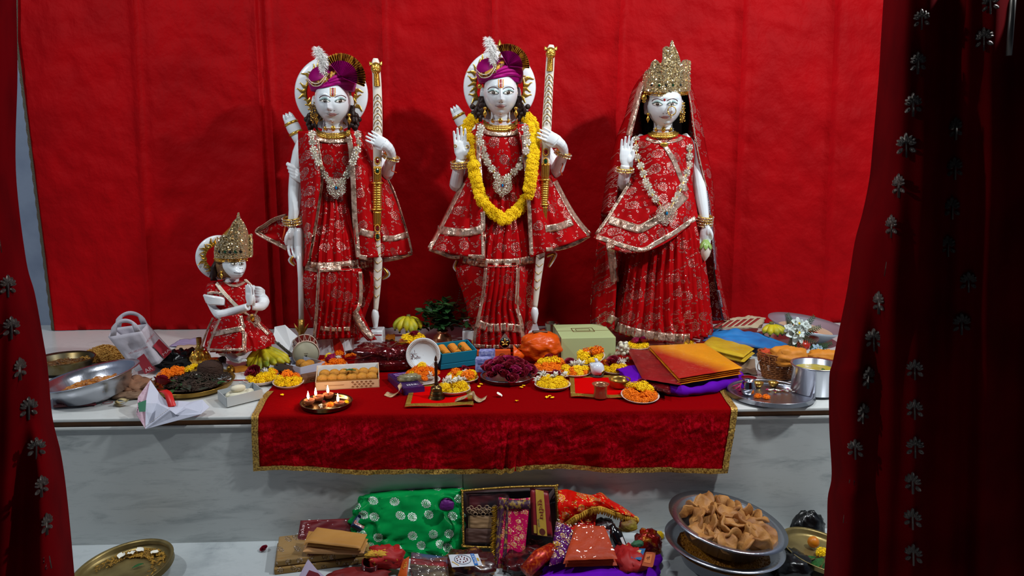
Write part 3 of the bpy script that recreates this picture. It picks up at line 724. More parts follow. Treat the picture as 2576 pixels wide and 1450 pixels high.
def make_bow(label, Y, segs, lionv, grip, gem1, gem2, chev, arcs, base=None, knob=None):
    t, at, on, strip = bow('bow', label, Y, 0, 0, 0, 0, segs)
    # lion head
    u, w = at(lionv); c = P(u, lionv, Y-.02); k = S(c); m = MB()
    m.ball(c, (13*k, 13*k, 15*k), 16, 12); m.ball(c+V((0, -11*k, -6*k)), (7.5*k, 7*k, 6.5*k), 12, 8); m.ball(c+V((0, -9*k, 1*k)), (3.2*k, 5*k, 7*k), 8, 6)
    m.ball(c+V((0, -16*k, -3.5*k)), (3*k, 2*k, 2*k), 8, 6)
    for sd in (-1, 1):
        m.lathe([(5*k, 0), (4*k, 5*k), (.3*k, 10*k)], 8, Matrix.Translation(c+V((sd*11*k, -2*k, 8*k))) @ Matrix.Rotation(sd*.5, 4, 'Y')); m.ball(c+V((sd*6*k, -9*k, 5.5*k)), (4.2*k, 3*k, 2*k), 8, 6)
        m.ball(c+V((sd*5*k, -10*k, -6*k)), (4.5*k, 5*k, 4*k), 8, 6)
    m.ball(c+V((0, -8*k, -13*k)), (5*k, 5*k, 4*k), 8, 6)
    h = m.build('lion_head', M_gold, t, world=True)
    for sd in (-1, 1): MB().octa(c+V((sd*5.5*k, -12*k, 3.4*k)), 1.8*k).build('eye_stone', M_silver, h, False).data.transform(Matrix.Translation(-V(t.location)))
    m = MB(); n = 18
    for i in range(n):
        v = lionv+12+i*1.9; uu, ww = at(v); m.ball(P(uu, v, Y-.012), (lerp(7.5, 9, i/n)*k, 9*k, 1.6*k), 12, 5)
    m.build('lion_neck', M_gold, t, world=True)
    for v in arcs:                                     # scalloped stone settings
        u, w = at(v); w *= .86
        strip([(u-w, v+8), (u-w*.8, v-1), (u-w*.3, v-7), (u, v-9), (u+w*.3, v-7), (u+w*.8, v-1), (u+w, v+8)], .0018, M_golddk, 'scallop')
        MB().ball(on(u, v, .003), (3.2*k, 2*k, 3.6*k), 8, 6).build('set_stone', M_silver, t, False, world=True)
    v0, v1 = grip; u, w = at((v0+v1)/2)
    for v in [v0+i*(v1-v0)/11 for i in range(12)]:
        uu, ww = at(v); big = v in (v0, v1); m = MB(); q = P(uu, v, Y); kk = S(q)
        r = ww*1.02+(5 if abs(v-v0) < .1 or abs(v-v1) < .1 else 1.6)
        m.lathe([(ww*kk*.8, -3.4*kk), (r*kk, -1.7*kk), (r*kk, 1.7*kk), (ww*kk*.8, 3.4*kk)], 20, Matrix.Translation(q) @ Matrix.Diagonal((1, .85, 1, 1))); m.build('grip_ring', M_gold, t, world=True)
    for a, b_ in ((v0-42, v0-4), (v1+4, v1+42)):          # gilded flutes
        uu0, w0 = at(a); 
        for j in range(5):
            f = (j-2)/2.6; strip([(at(lerp(a, b_, i/6))[0]+at(lerp(a, b_, i/6))[1]*f, lerp(a, b_, i/6)) for i in range(7)], .0042, M_gold, 'gold_flute')
    for vv, mt in ((gem1, M_gem_r), (gem2, M_gem_g)):
        for v in vv:
            u, w = at(v); c = on(u, v, .004); m = MB()
            for i in range(14): a = 2*pi*i/14; m.ball(c+V((cos(a)*6.5*k, 0, sin(a)*9*k)), 2.0*k, 6, 4)
            o = m.build('gem_setting', M_gold, t, world=True)
            MB().ball(c, (4.6*k, 3*k, 6*k), 8, 6).build('gem', mt, o, False).data.transform(Matrix.Translation(-V(t.location)))
    for v in chev:
        u, w = at(v); w *= .9; strip([(u-w, v-8), (u-w*.5, v-4), (u, v), (u+w*.5, v-4), (u+w, v-8)], .0019, M_golddk, 'chevron')
    u0, w0 = at(chev[-1]); ve = chev[-1]
    if knob:
        u, v, w, h = knob; c = P(u, v, Y); kk = S(c)
        MB().lathe([(w*.35*kk, -h*kk), (w*.6*kk, -h*.8*kk), (w*1.0*kk, h*.25*kk), (w*.85*kk, h*.7*kk), (w*.5*kk, h*kk)], 18, Matrix.Translation(c), True).build('foot_knob', M_white, t, world=True)
    if base:
        a, b_ = P(base[0], base[2], Y-.03), P(base[1], base[2], Y-.03); m = MB().box(((a.x+b_.x)/2, Y+.01, a.z/2), (b_.x-a.x, .10, max(.02, a.z))); o = m.build('base_block', M_white, t, False, bevel=.006, world=True)
        MB().box(((a.x+b_.x)/2, Y-.0405, a.z*.82), ((b_.x-a.x)*.86, .001, .005)).build('red_line', M_tred, o, False).data.transform(Matrix.Translation(-V(t.location)))
    return t

def dressed_archer(label, Y, dx, dv, kind):
    """the two standing archers share their build; all numbers are places in the photograph"""
    pass
LK = Stat('deity_statue', 'white marble statue in red robe and magenta turban holding an arrow downward', 3.93, (850, 855))
s = LK
brow_hair(s, 837, 250, 40, 60)
hm, hc, W_, H_ = head_mesh(s, 837, 254, 40, 60, -.03); s.body.add(hm.v, hm.f); s.reg(hm)
ears(s, 837, 254, 40, 60); s.limb([(838, 290, .0, 26), (838, 318, .0, 25), (838, 340, .01, 34), (838, 352, .02, 60)])
s.limb([(838, 345, .02, 50), (842, 420, .03, 58), (845, 500, .03, 48), (845, 580, .03, 56), (845, 700, .03, 52), (850, 840, .03, 40)], 20)
nb = MB().tube([s.q(838, 290), s.q(838, 330), s.q(838, 352, .0)], [26*S(s.q(838, 300)), 27*S(s.q(838, 300)), 55*S(s.q(838, 300))], 24); s.reg(nb)
# arm hanging with the arrow
s.limb([(790, 345, .0, 20), (762, 365, .0, 19), (748, 410, .0, 17), (744, 450, .0, 17), (741, 490, -.02, 16), (740, 530, -.04, 14), (735, 556, -.05, 11), (735, 575, -.055, 11)])
s.hand(737, 598, -.07, 84, 270, thumb=1, curl=(16, 22, 18), face=-35, tcurl=-10)
# arm holding the bow
s.limb([(890, 345, .0, 20), (930, 365, .04, 20), (965, 420, .03, 19), (972, 438, .0, 18), (980, 415, -.06, 15), (985, 398, -.11, 12), (983, 382, -.15, 12), (976, 370, -.175, 13), (966, 363, -.18, 14)])
s.hand(962, 360, -.178, 74, 28, thumb=1, curl=(6, 14, 32), yaw=180, tcurl=60, spread=3)
for i in range(4):  # carved scarf on the upper arm
    s.limb([(722+i*3, 412+i*9, -.045, 5), (735+i*2, 420+i*9, -.055, 6), (760, 436+i*7, -.05, 5)])
s.finish()
face_paint(s, 837, 254, 39.5, 60, 0, s.root.children[0] if False else s.root)
for sd in (-1, 1): locks(s, 837, 262, sd)
halo(s, 834, 236, 91, 61, .09)
quiver(s, 722, 288, 750, 345, 34)
bpy_t = turban(s, 837, 224, 57, (857, 194), 60, 128, -22, [(812, 182, 8), (813, 165, 14), (811, 150, 18), (803, 135, 17), (797, 125, 13)], (820, 186), [[(774, 196), (785, 208), (802, 209), (817, 192)], [(773, 201), (788, 216), (806, 214), (820, 195)]])
earring(s, 796, 297, -.06); earring(s, 879, 297, -.06)
m = MB(); rnd = random.Random(5)
for i in range(70): m.octa(s.q(788+rnd.uniform(-7, 7), 258+i*.75, -.07-.01*rnd.random()), .0042)
m.build('ear_drop', M_golddk, s.root, False, world=True)
# garments
kur = s.loft([(338, 790, 884, .085, 0), (350, 762, 914, .10, 0), (380, 757, 926, .12, 0), (430, 766, 916, .125, .0), (480, 795, 896, .12, .01), (500, 800, 894, .12, .03), (560, 788, 910, .15, .05), (612, 774, 926, .18, .065), (661, 766, 938, .20, .07)], n=22, m=40, seg=220, jit=1.6)
s.reg(kur); kur.build('tunic', M_red, s.root, world=True)
dh = s.loft([(640, 775, 930, .14, .02), (680, 752, 942, .17, .03), (700, 750, 946, .18, .03), (730, 757, 942, .17, .035), (770, 772, 926, .15, .04), (810, 790, 914, .13, .04), (850, 796, 912, .12, .04)], n=11, m=30, seg=180, jit=3)
s.reg(dh); dh.build('dhoti', M_red, s.root, world=True)
cp = s.panel([(800, 676), (800, 720), (797, 770), (792, 820), (785, 856)], [(908, 676), (910, 740), (905, 780), (898, 820), (896, 850)], 60, 20, -.20, -.19, .03, .012, 7); s.reg(cp); cp.build('pleated_front', M_red, s.root, world=True, thick=.003)
sash = s.panel([(884, 770), (888, 800), (900, 830), (925, 858)], [(905, 765), (912, 790), (928, 825), (948, 855)], 12, 16, -.21, -.2, .02, .006, 2); s.reg(sash); sash.build('sash_end', M_red, s.root, world=True, thick=.003)
# open coat
cl = s.panel([(750, 330), (752, 400), (757, 470), (760, 540), (766, 600), (767, 672)], [(792, 330), (797, 370), (806, 450), (796, 530), (786, 590), (775, 655)], 18, 30, -.07, -.155, .035, .008, 2, dbot=-.05); s.reg(cl); cl.build('coat_front', M_red, s.root, world=True, thick=.003)
cr = s.panel([(872, 330), (880, 370), (886, 450), (890, 540), (894, 600), (897, 652)], [(928, 332), (945, 380), (985, 470), (1012, 545), (1028, 600), (1037, 640)], 30, 30, -.155, .03, .05, .014, 3, dbot=-.03); s.reg(cr); cr.build('coat_front', M_red, s.root, world=True, thick=.003)
cw = s.panel([(722, 539), (690, 548), (660, 567), (642, 583)], [(735, 630), (715, 622), (685, 607), (643, 585)], 14, 14, .03, .03, .0, .006, 2); s.reg(cw); cw.build('shawl_end', M_red, s.root, world=True, thick=.003)
back = s.panel([(752, 335), (745, 420), (742, 520), (750, 640)], [(922, 335), (960, 420), (990, 540), (1015, 640)], 20, 20, .10, .10, -.05, .01, 3); back.build('coat_back', M_red, s.root, world=True, thick=.003)
# foil borders
s.band([(797, 345), (806, 352), (838, 355), (872, 353), (884, 345)], 11)
s.band([(796, 338), (799, 370), (809, 440), (800, 520), (789, 590), (776, 655)], 10)
s.band([(876, 338), (883, 380), (888, 450), (892, 540), (897, 600), (901, 648)], 13)
s.band([(903, 646), (925, 650), (938, 652)], 12); s.band([(962, 655), (995, 650), (1020, 643), (1036, 636)], 11); s.band([(905, 582), (925, 588), (940, 591)], 17); s.band([(963, 600), (990, 600), (1012, 594), (1026, 590)], 15)
s.band([(968, 440), (990, 480), (1012, 545), (1028, 600), (1036, 636)], 5)
s.band([(768, 668), (800, 673), (840, 671), (880, 668), (936, 660)], 24, step=3)
s.band([(767, 590), (778, 592), (787, 586)], 15)
s.band([(722, 543), (690, 553), (664, 570), (646, 583), (668, 598), (695, 612), (722, 626)], 10)
s.band([(802, 684), (799, 740), (795, 800), (790, 850)], 8); s.band([(906, 684), (908, 740), (902, 775), (890, 790)], 9)
s.band([(893, 790), (906, 815), (925, 840), (943, 856)], 18); s.band([(806, 826), (840, 830), (880, 828)], 11)
collar(s, 838, 333, 42, 14); choker(s, 838, 323)
necklace(s, [(785, 338), (787, 366), (792, 388), (800, 408), (812, 432), (824, 450), (846, 470), (866, 450), (878, 430), (887, 408), (895, 388), (901, 366), (899, 340)], (846, 473), 23, 11, 17)
bangle(s, 735, 556, -.05, 20, 92, count=3); bangle(s, 983, 396, -.115, 18, 70, count=2)
m = MB().tube([s.q(985, 400, -.09), s.q(989, 415, -.09), s.q(985, 430, -.09), s.q(998, 435, -.09)], .003, 5); m.build('thread', M_thread, s.root, world=True)
m = MB().tube([s.q(718, 570, -.07), s.q(714, 590, -.07), s.q(710, 605, -.07)], .004, 5); m.build('thread', M_thread, s.root, world=True)
sb = MB().box((s.q(850, 850).x, 3.95, .012), (.36, .30, .024)).build('base_slab', M_white, s.root, False, bevel=.004, world=True)
# ---- arrow held by that statue
YA = 3.93-.10
b0 = P(757, 838, YA); ar = thing('marble_arrow', 'white marble arrow with a gold barbed tip held point down by the statue', 'arrow', (b0.x, YA, b0.z))
MB().tube([P(752, 620, YA), P(757, 700, YA), P(758, 806, YA)], [.0155, .0155, .013], 12).build('shaft', M_white, ar, world=True)
k = S(b0)
rows = []
for v, w_ in ((574, 5), (585, 12), (620, 13), (645, 13), (660, 8), (668, 6)):
    c = P(752+(v-574)*.03, v, YA); rows.append([c+V((w_*k, 0, 0)), c+V((0, -.010, 0)), c-V((w_*k, 0, 0)), c+V((0, .010, 0))])
MB().grid(rows, True, True).build('fletching', M_white, ar, world=True)
m = MB().tube([P(758, 804, YA), P(758, 845, YA), P(758, 852, YA)], [.017, .015, .002], 10)
for sd in (-1, 1): m.tube([P(758+sd*4, 838, YA), P(758+sd*12, 826, YA), P(758+sd*18, 814, YA)], [.008, .007, .001], 8)
m.build('gold_tip', M_golddk, ar, world=True)
YB = 3.93-.13
make_bow('tall ivory marble bow with golden lion head held by the arrow-bearing statue', YB, [(945, 147, 6), (945, 160, 10), (948, 200, 11), (950, 260, 11.5), (950, 340, 12), (949, 450, 10), (949, 540, 10), (950, 600, 11), (951, 660, 11), (949, 720, 9), (945, 782, 6)], 172, (461, 527), (405, 575), (430, 596), [622, 643, 664, 685, 706, 727, 750], [246, 262, 278, 294, 310, 326], (931, 963, 832), (944, 802, 10, 24))

# ---------------------------------------------------------------- garlanded statue
RM = Stat('deity_statue', 'white marble statue with yellow garland and magenta turban, one palm raised', 3.86, (1262, 875)); s = RM
brow_hair(s, 1259, 229, 39, 60)
hm, hc, W_, H_ = head_mesh(s, 1259, 233, 39, 61, -.03); s.body.add(hm.v, hm.f); s.reg(hm); ears(s, 1259, 233, 39, 61)
s.limb([(1259, 270, .0, 26), (1259, 296, .0, 25), (1259, 316, .01, 34), (1259, 330, .02, 60)])
s.limb([(1259, 325, .02, 50), (1262, 400, .03, 58), (1265, 480, .03, 48), (1265, 560, .03, 56), (1265, 700, .03, 52), (1262, 860, .03, 40)], 20)
nb = MB().tube([s.q(1259, 270), s.q(1259, 310), s.q(1259, 332, .0)], [26*S(hc), 27*S(hc), 55*S(hc)], 24); s.reg(nb)
s.limb([(1212, 325, .0, 20), (1185, 350, .03, 20), (1160, 420, .03, 19), (1148, 466, .0, 18), (1152, 440, -.06, 15), (1157, 415, -.09, 12), (1159, 402, -.10, 12)])
s.hand(1159, 376, -.105, 84, 93, thumb=1, curl=(6, 8, 8), spread=1.5, tcurl=12)
s.limb([(1308, 325, .0, 20), (1345, 345, .04, 20), (1390, 410, .04, 19), (1398, 430, .0, 18), (1410, 405, -.06, 15), (1418, 388, -.11, 12), (1417, 373, -.15, 12), (1410, 362, -.175, 13), (1400, 355, -.18, 14)])
s.hand(1396, 352, -.178, 76, 28, thumb=1, curl=(6, 14, 32), yaw=180, tcurl=60, spread=3)
s.finish(); face_paint(s, 1260, 233, 38.5, 61, 0, s.root)
for sd in (-1, 1): locks(s, 1258, 240, sd)
halo(s, 1257, 220, 91, 60, .09); quiver(s, 1142, 270, 1172, 325, 32)
turban(s, 1258, 203, 57, (1277, 166), 56, 118, -5, [(1240, 160, 8), (1241, 145, 14), (1239, 130, 18), (1232, 112, 16), (1226, 100, 13)], (1245, 163), [[(1197, 174), (1210, 186), (1228, 186), (1243, 168)], [(1197, 179), (1212, 195), (1232, 192), (1246, 172)]])
for (u, v, h) in ((1208, 160, 17), (1257, 112, 16)):
    c = s.q(u, v, .03); k = S(c); MB().lathe([(9*k, -h*k), (10*k, -h*.5*k), (6*k, 0), (2.5*k, h*.5*k), (.3*k, h*.75*k)], 12, Matrix.Translation(c)).build('crown_finial', M_gold, s.root, world=True)
earring(s, 1220, 280, -.06); earring(s, 1298, 280, -.06)
MB().ball(s.q(1207, 217, -.05), .013, 10, 8).build('ear_stud', M_gold, s.root, world=True)
kur = s.loft([(318, 1212, 1306, .085, 0), (330, 1186, 1332, .10, 0), (360, 1180, 1346, .12, 0), (410, 1190, 1338, .125, 0), (455, 1212, 1318, .12, .01), (475, 1214, 1316, .12, .03), (540, 1200, 1326, .15, .05), (594, 1180, 1336, .18, .06), (653, 1162, 1346, .20, .065)], n=22, m=40, seg=220, jit=1.6)
s.reg(kur); kur.build('tunic', M_red, s.root, world=True)
dh = s.loft([(640, 1165, 1345, .15, .02), (672, 1151, 1348, .18, .03), (700, 1152, 1347, .18, .035), (738, 1166, 1345, .17, .04), (790, 1178, 1345, .15, .04), (830, 1190, 1335, .13, .04), (868, 1195, 1325, .12, .03)], n=11, m=30, seg=180, jit=3)
s.reg(dh); dh.build('dhoti', M_red, s.root, world=True)
cp = s.panel([(1221, 668), (1217, 720), (1207, 780), (1195, 830), (1190, 878)], [(1304, 668), (1302, 730), (1300, 770), (1312, 810), (1318, 878)], 70, 24, -.2, -.19, .03, .014, 7); s.reg(cp); cp.build('pleated_front', M_red, s.root, world=True, thick=.003)
cl = s.panel([(1196, 312), (1185, 380), (1163, 456), (1125, 530), (1095, 590), (1074, 626)], [(1216, 312), (1210, 380), (1209, 460), (1214, 530), (1218, 590), (1222, 655)], 28, 32, -.0, -.155, .04, .012, 3, dbot=-.05); s.reg(cl); cl.build('coat_front', M_red, s.root, world=True, thick=.003)
cr = s.panel([(1300, 312), (1312, 370), (1322, 450), (1328, 530), (1331, 590), (1335, 648)], [(1350, 314), (1370, 370), (1400, 452), (1435, 520), (1463, 562), (1488, 592)], 30, 32, -.155, .02, .05, .014, 3, dbot=-.03); s.reg(cr); cr.build('coat_front', M_red, s.root, world=True, thick=.003)
back = s.panel([(1190, 318), (1175, 420), (1150, 540), (1130, 640)], [(1335, 318), (1375, 420), (1410, 540), (1440, 610)], 20, 20, .10, .10, -.05, .01, 3); back.build('coat_back', M_red, s.root, world=True, thick=.003)
s.band([(1216, 326), (1226, 334), (1259, 338), (1294, 335), (1304, 326)], 11)
s.band([(1200, 340), (1205, 400), (1209, 460), (1214, 530), (1216, 590), (1217, 650)], 11); s.band([(1316, 340), (1322, 400), (1327, 470), (1332, 540), (1335, 600), (1337, 642)], 10)
s.band([(1166, 460), (1130, 530), (1100, 590), (1081, 624)], 11); s.band([(1080, 626), (1110, 637), (1140, 647), (1180, 646), (1216, 647)], 11); s.band([(1100, 577), (1135, 583), (1175, 585), (1212, 577)], 20)
s.band([(1396, 456), (1430, 520), (1458, 562), (1483, 590)], 12); s.band([(1374, 628), (1410, 625), (1450, 612), (1484, 592)], 10); s.band([(1372, 576), (1405, 571), (1440, 558)], 18)
s.band([(1165, 652), (1200, 660), (1250, 662), (1300, 660), (1344, 652)], 20, step=3)
s.band([(1222, 674), (1217, 730), (1206, 790), (1195, 840), (1192, 876)], 8); s.band([(1303, 674), (1301, 740), (1301, 775), (1312, 815), (1317, 872)], 9)
s.band([(1200, 815), (1235, 826), (1275, 824), (1312, 830)], 22); s.band([(1192, 870), (1230, 873), (1280, 872), (1316, 872)], 9)
collar(s, 1259, 312, 42, 16); choker(s, 1259, 304)
necklace(s, [(1210, 322), (1206, 345), (1213, 370), (1220, 393), (1230, 414), (1245, 436), (1264, 462), (1283, 440), (1303, 424), (1316, 400), (1325, 372), (1326, 345), (1321, 324)], (1264, 467), 23, 11, 17)
bangle(s, 1158, 414, -.09, 20, 95, count=3); bangle(s, 1416, 388, -.115, 18, 70, count=2)
MB().tube([s.q(1412, 400, -.09), s.q(1416, 415, -.09), s.q(1410, 430, -.09), s.q(1414, 442, -.09)], .003, 5).build('thread', M_thread, s.root, world=True)
for x, v in ((1145, 368), (1176, 369)):
    m = MB(); c = s.q(x, v, -.125); 
    for i in range(8): a = 2*pi*i/8; m.octa(c+V((cos(a)*.006, 0, sin(a)*.006)), .004)
    m.build('ring', M_golddk, s.root, False, world=True)
MB().box((s.q(1260, 870).x, 3.95, .052), (.40, .30, .104)).build('base_slab', M_white, s.root, False, bevel=.004, world=True)
make_bow('tall ivory marble bow with golden lion head beside the garlanded statue', 3.86-.13, [(1387, 113, 6), (1386, 126, 10), (1384, 160, 11), (1380, 230, 11), (1375, 330, 12), (1371, 450, 10), (1367, 530, 10), (1364, 590, 11), (1359, 650, 11), (1352, 710, 9), (1346, 774, 6)], 134, (453, 515), (383, 572), (407, 594), [615, 634, 653, 672, 691, 710, 730], [195, 209, 223, 237, 251, 265, 280, 295, 310], None, (1345, 794, 10, 22))

# ---------------------------------------------------------------- marigolds (shared meshes)
def marigold(seed=0, flat=.8):
    rnd = random.Random(seed); m = MB(); m.ball((0, 0, -.05), (.72, .72, .6*flat), 12, 8)
    for ring in range(8):
        th = R(6+ring*13.5); n = (4, 8, 11, 14, 16, 17, 16, 14)[ring]
        for i in range(n):
            a = 2*pi*(i+rnd.random()*.6)/n+ring; d = V((sin(th)*cos(a), sin(th)*sin(a), cos(th)*flat)); t = V((-sin(a), cos(a), 0)); up = V((cos(th)*cos(a), cos(th)*sin(a), -sin(th)))
            c = d*rnd.uniform(.80, .96); w_ = .125*rnd.uniform(.8, 1.2); h = .17; tl = d*rnd.uniform(.06, .18); tw = rnd.uniform(-.09, .09)
            m.add([c-t*w_-up*h*.5, c+t*w_-up*h*.5, c+t*w_*1.1+up*h*.5+tl+d*tw, c+up*h*.6+tl*.3, c-t*w_*1.1+up*h*.5+tl-d*tw], [(0, 1, 2, 3), (0, 3, 4)])
    return m
def fmat(name, a, b): return mat(name, a, .6, var=b, vs=60, sheen=.2, spec=.2)
M_my = fmat('yellow_petals', 'ffdc14', 'f4bc0a'); M_mo = fmat('orange_petals', 'ff8a10', 'ee6a08')
MG = {}
for key, mt in (('y', M_my), ('o', M_mo)):
    MG[key] = []
    for q in range(3): me = marigold(q*7+(1 if key == 'y' else 2)).mesh('marigold', smooth=False); me.materials.append(mt); MG[key].append(me)
gl = thing('marigold_garland', 'thick yellow marigold garland hanging around the neck of the middle statue', 'garland', tuple(s.q(1268, 556, -.25)))
gp = [(1190, 300), (1178, 315), (1176, 335), (1180, 358), (1185, 385), (1191, 420), (1198, 455), (1206, 485), (1216, 508), (1230, 528), (1248, 541), (1268, 553), (1287, 539), (1304, 527), (1318, 508), (1328, 485), (1335, 456), (1338, 425), (1342, 390), (1344, 355), (1342, 325), (1335, 305), (1325, 296)]
gs = spl(gp, 600); acc = 0; last = gs[0]; pts = [gs[0]]
for g in gs[1:]:
    acc += sqrt((g[0]-last[0])**2+(g[1]-last[1])**2); last = g
    if acc > 13: pts.append(g); acc = 0
core = []
for i, (u, v) in enumerate(pts):
    p = s.hit(u, v, .028); k = S(p); core.append(p); a = gs[min(599, int(i/len(pts)*600)+3)]
    d = V((pts[min(i+1, len(pts)-1)][0]-pts[max(i-1, 0)][0], pts[min(i+1, len(pts)-1)][1]-pts[max(i-1, 0)][1]))
    for q in range(2):
        pp = s.hit(u+(q-.5)*9*(-d.y/max(d.length, 1)), v+(q-.5)*9*(d.x/max(d.length, 1)), .024+.008*random.random())
        put('marigold', random.choice(MG['y']), pp-V(gl.location), (R(72)+random.uniform(-.4, .4), random.uniform(-.5, .5), random.uniform(-.5, .5)), k*12.3*random.uniform(.92, 1.1), gl)
MB().tube(core, .004, 6).build('thread', M_thread, gl, world=True)

for st_, pts in ((LK, ((962, 672, 975, 690, 962, 702), (745, 640, 732, 655, 742, 668))), (RM, ((1375, 645, 1395, 640, 1380, 672), (1150, 655, 1146, 672, 1152, 684)))):
    for (a, b_, c, d_, e_, f_) in pts:
        for nm, m_, r_, dy in (('carved_sash', M_white, .016, .02), ('gold_hem', M_gold, .008, -.0)): MB().tube([st_.q(u, v, dy) for u, v in spl([(a, b_), (c, d_), (e_, f_)], 14)], [r_*(1-.5*abs(i/7-1)) for i in range(15)], 8).build(nm, m_, st_.root, world=True)
# ---------------------------------------------------------------- veiled statue
M_veil = brocade('veil_brocade', '8a060a', 'd0a79a', 10, sheen=.15, thr=.6)
ST = Stat('deity_statue', 'white marble statue in jewelled crown and red veil holding a lotus bud', 3.90, (1660, 850)); s = ST
hm, hc, W_, H_ = head_mesh(s, 1671, 262, 38.5, 58, -.03, 3); s.body.add(hm.v, hm.f); s.reg(hm); ears(s, 1670, 262, 38, 58)
s.limb([(1668, 296, .0, 25), (1668, 322, .0, 24), (1668, 340, .01, 34), (1668, 352, .02, 58)])
s.limb([(1668, 345, .02, 48), (1668, 420, .03, 54), (1668, 500, .03, 46), (1668, 580, .03, 58), (1665, 700, .03, 60), (1660, 840, .03, 60)], 20)
nb = MB().tube([s.q(1668, 296), s.q(1668, 330), s.q(1668, 354, .0)], [25*S(hc), 26*S(hc), 54*S(hc)], 24); s.reg(nb)
s.limb([(1622, 350, .0, 19), (1600, 380, .03, 19), (1578, 440, .03, 18), (1568, 466, -.0, 17), (1569, 450, -.08, 15), (1571, 430, -.11, 12), (1573, 416, -.12, 12)])
s.hand(1574, 394, -.125, 78, 88, thumb=1, curl=(6, 8, 8), spread=1.5, tcurl=12)
s.limb([(1715, 350, .0, 19), (1738, 375, .02, 18), (1752, 420, .02, 17), (1760, 470, -.01, 16), (1768, 520, -.04, 14), (1773, 550, -.06, 11), (1774, 570, -.065, 11)])
s.hand(1775, 588, -.08, 72, 268, thumb=-1, curl=(14, 26, 22), face=30, tcurl=-15)
s.finish(); face_paint(s, 1671, 262, 38, 58, 1.5, s.root, 'dot')
# long black hair behind
m = s.loft([(215, 1620, 1722, .06), (250, 1612, 1732, .075), (300, 1612, 1732, .07), (350, 1620, 1728, .06)], 0, 0, 40, 10, dy=.07); m.build('hair', mat('black_hair', '080505', .9, spec=.05), s.root, world=True)
# skirt, blouse, drapes
sk = s.loft([(520, 1612, 1735, .13, .01), (570, 1590, 1752, .16, .04), (640, 1572, 1762, .19, .06), (730, 1556, 1772, .22, .065), (829, 1541, 1781, .25, .065)], n=30, m=36, seg=260, jit=2); s.reg(sk); sk.build('pleated_skirt', M_red, s.root, world=True)
bl = s.loft([(338, 1628, 1708, .08), (350, 1596, 1738, .10), (385, 1592, 1746, .125), (430, 1606, 1738, .13), (480, 1618, 1728, .12), (530, 1616, 1738, .13)], m=24); s.reg(bl); bl.build('blouse', M_red, s.root, world=True)
vb = s.panel([(1632, 170), (1604, 205), (1586, 240), (1572, 294), (1551, 348), (1529, 434), (1519, 493), (1508, 566), (1487, 740), (1486, 818)], [(1715, 160), (1731, 197), (1744, 224), (1760, 292), (1776, 372), (1790, 440), (1794, 480), (1803, 653), (1818, 740), (1834, 806)], 24, 50, .06, .06, -.06, .010, 4); s.reg(vb); vb.build('veil', M_veil, s.root, world=True, thick=.003)
vl = s.panel([(1632, 172), (1604, 205), (1586, 240), (1572, 294), (1551, 348), (1529, 434), (1519, 493), (1512, 540)], [(1640, 180), (1622, 215), (1610, 260), (1597, 310), (1586, 352), (1567, 434), (1556, 480), (1545, 540)], 10, 34, .05, -.05, .02, .004, 2); s.reg(vl); vl.build('veil_edge', M_veil, s.root, world=True, thick=.003)
vr = s.panel([(1712, 170), (1724, 205), (1735, 260), (1742, 320), (1756, 400), (1774, 470), (1786, 560), (1796, 660), (1808, 740), (1822, 806)], [(1716, 165), (1732, 200), (1748, 240), (1763, 300), (1778, 380), (1792, 450), (1800, 560), (1806, 660), (1820, 740), (1836, 806)], 8, 44, -.03, .05, .01, .003, 2); s.reg(vr); vr.build('veil_edge', M_veil, s.root, world=True, thick=.003)
pl = s.panel([(1590, 352), (1592, 400), (1583, 455), (1545, 520), (1494, 598)], [(1738, 345), (1744, 400), (1742, 470), (1756, 520), (1757, 546)], 40, 34, -.10, -.10, .075, .008, 3)
pl = MB(); A = spl([(1592, 352), (1594, 400), (1583, 456), (1545, 522), (1493, 599)], 40); Cc = spl([(1668, 356), (1670, 420), (1668, 490), (1650, 560), (1619, 634)], 40); B = spl([(1738, 345), (1745, 400), (1742, 460), (1750, 510), (1756, 545)], 40); rows = []
for a, c, b in zip(A, Cc, B):
    row = []
    for i in range(45):
        t = i/44; u = (1-t)**2*a[0]+2*t*(1-t)*(2*c[0]-(a[0]+b[0])/2)+t*t*b[0]; v = (1-t)**2*a[1]+2*t*(1-t)*(2*c[1]-(a[1]+b[1])/2)+t*t*b[1]; g = len(rows)/40
        row.append(s.q(u, v, lerp(-.03-.10*g, -.02-.13*g, t)-.13*sin(pi*t)+.007*sin(u/7.+v/15.)*g+.006*nz(u/20., v/20.)))
    rows.append(row)
pl.grid(rows); s.reg(pl); pl.build('draped_sari', M_red, s.root, world=True, thick=.003)
ul = s.panel([(1508, 600), (1497, 680), (1489, 760), (1487, 816)], [(1556, 620), (1552, 700), (1548, 770), (1545, 835)], 14, 20, .04, -.12, .02, .01, 3); s.reg(ul); ul.build('sari_tail', M_red, s.root, world=True, thick=.003)
s.band([(1616, 208), (1605, 240), (1594, 290), (1582, 342)], 15, .006); s.band([(1727, 205), (1738, 260), (1747, 330), (1760, 400), (1777, 470)], 3, .006)
s.band([(1776, 480), (1788, 560), (1797, 640), (1800, 700), (1811, 750), (1820, 805)], 8, .006, m=mat('grey_lace', '8a8690', .35, .7, bump=1, bs=120))
s.band([(1670, 364), (1684, 384), (1698, 410), (1714, 450), (1728, 480)], 12); s.band([(1532, 553), (1560, 562), (1590, 572), (1611, 575), (1640, 560), (1680, 535), (1724, 492)], 21)
s.band([(1500, 596), (1530, 605), (1570, 619), (1616, 629), (1650, 612), (1700, 583), (1750, 548)], 12); s.band([(1499, 590), (1525, 555), (1550, 515), (1585, 460)], 8)
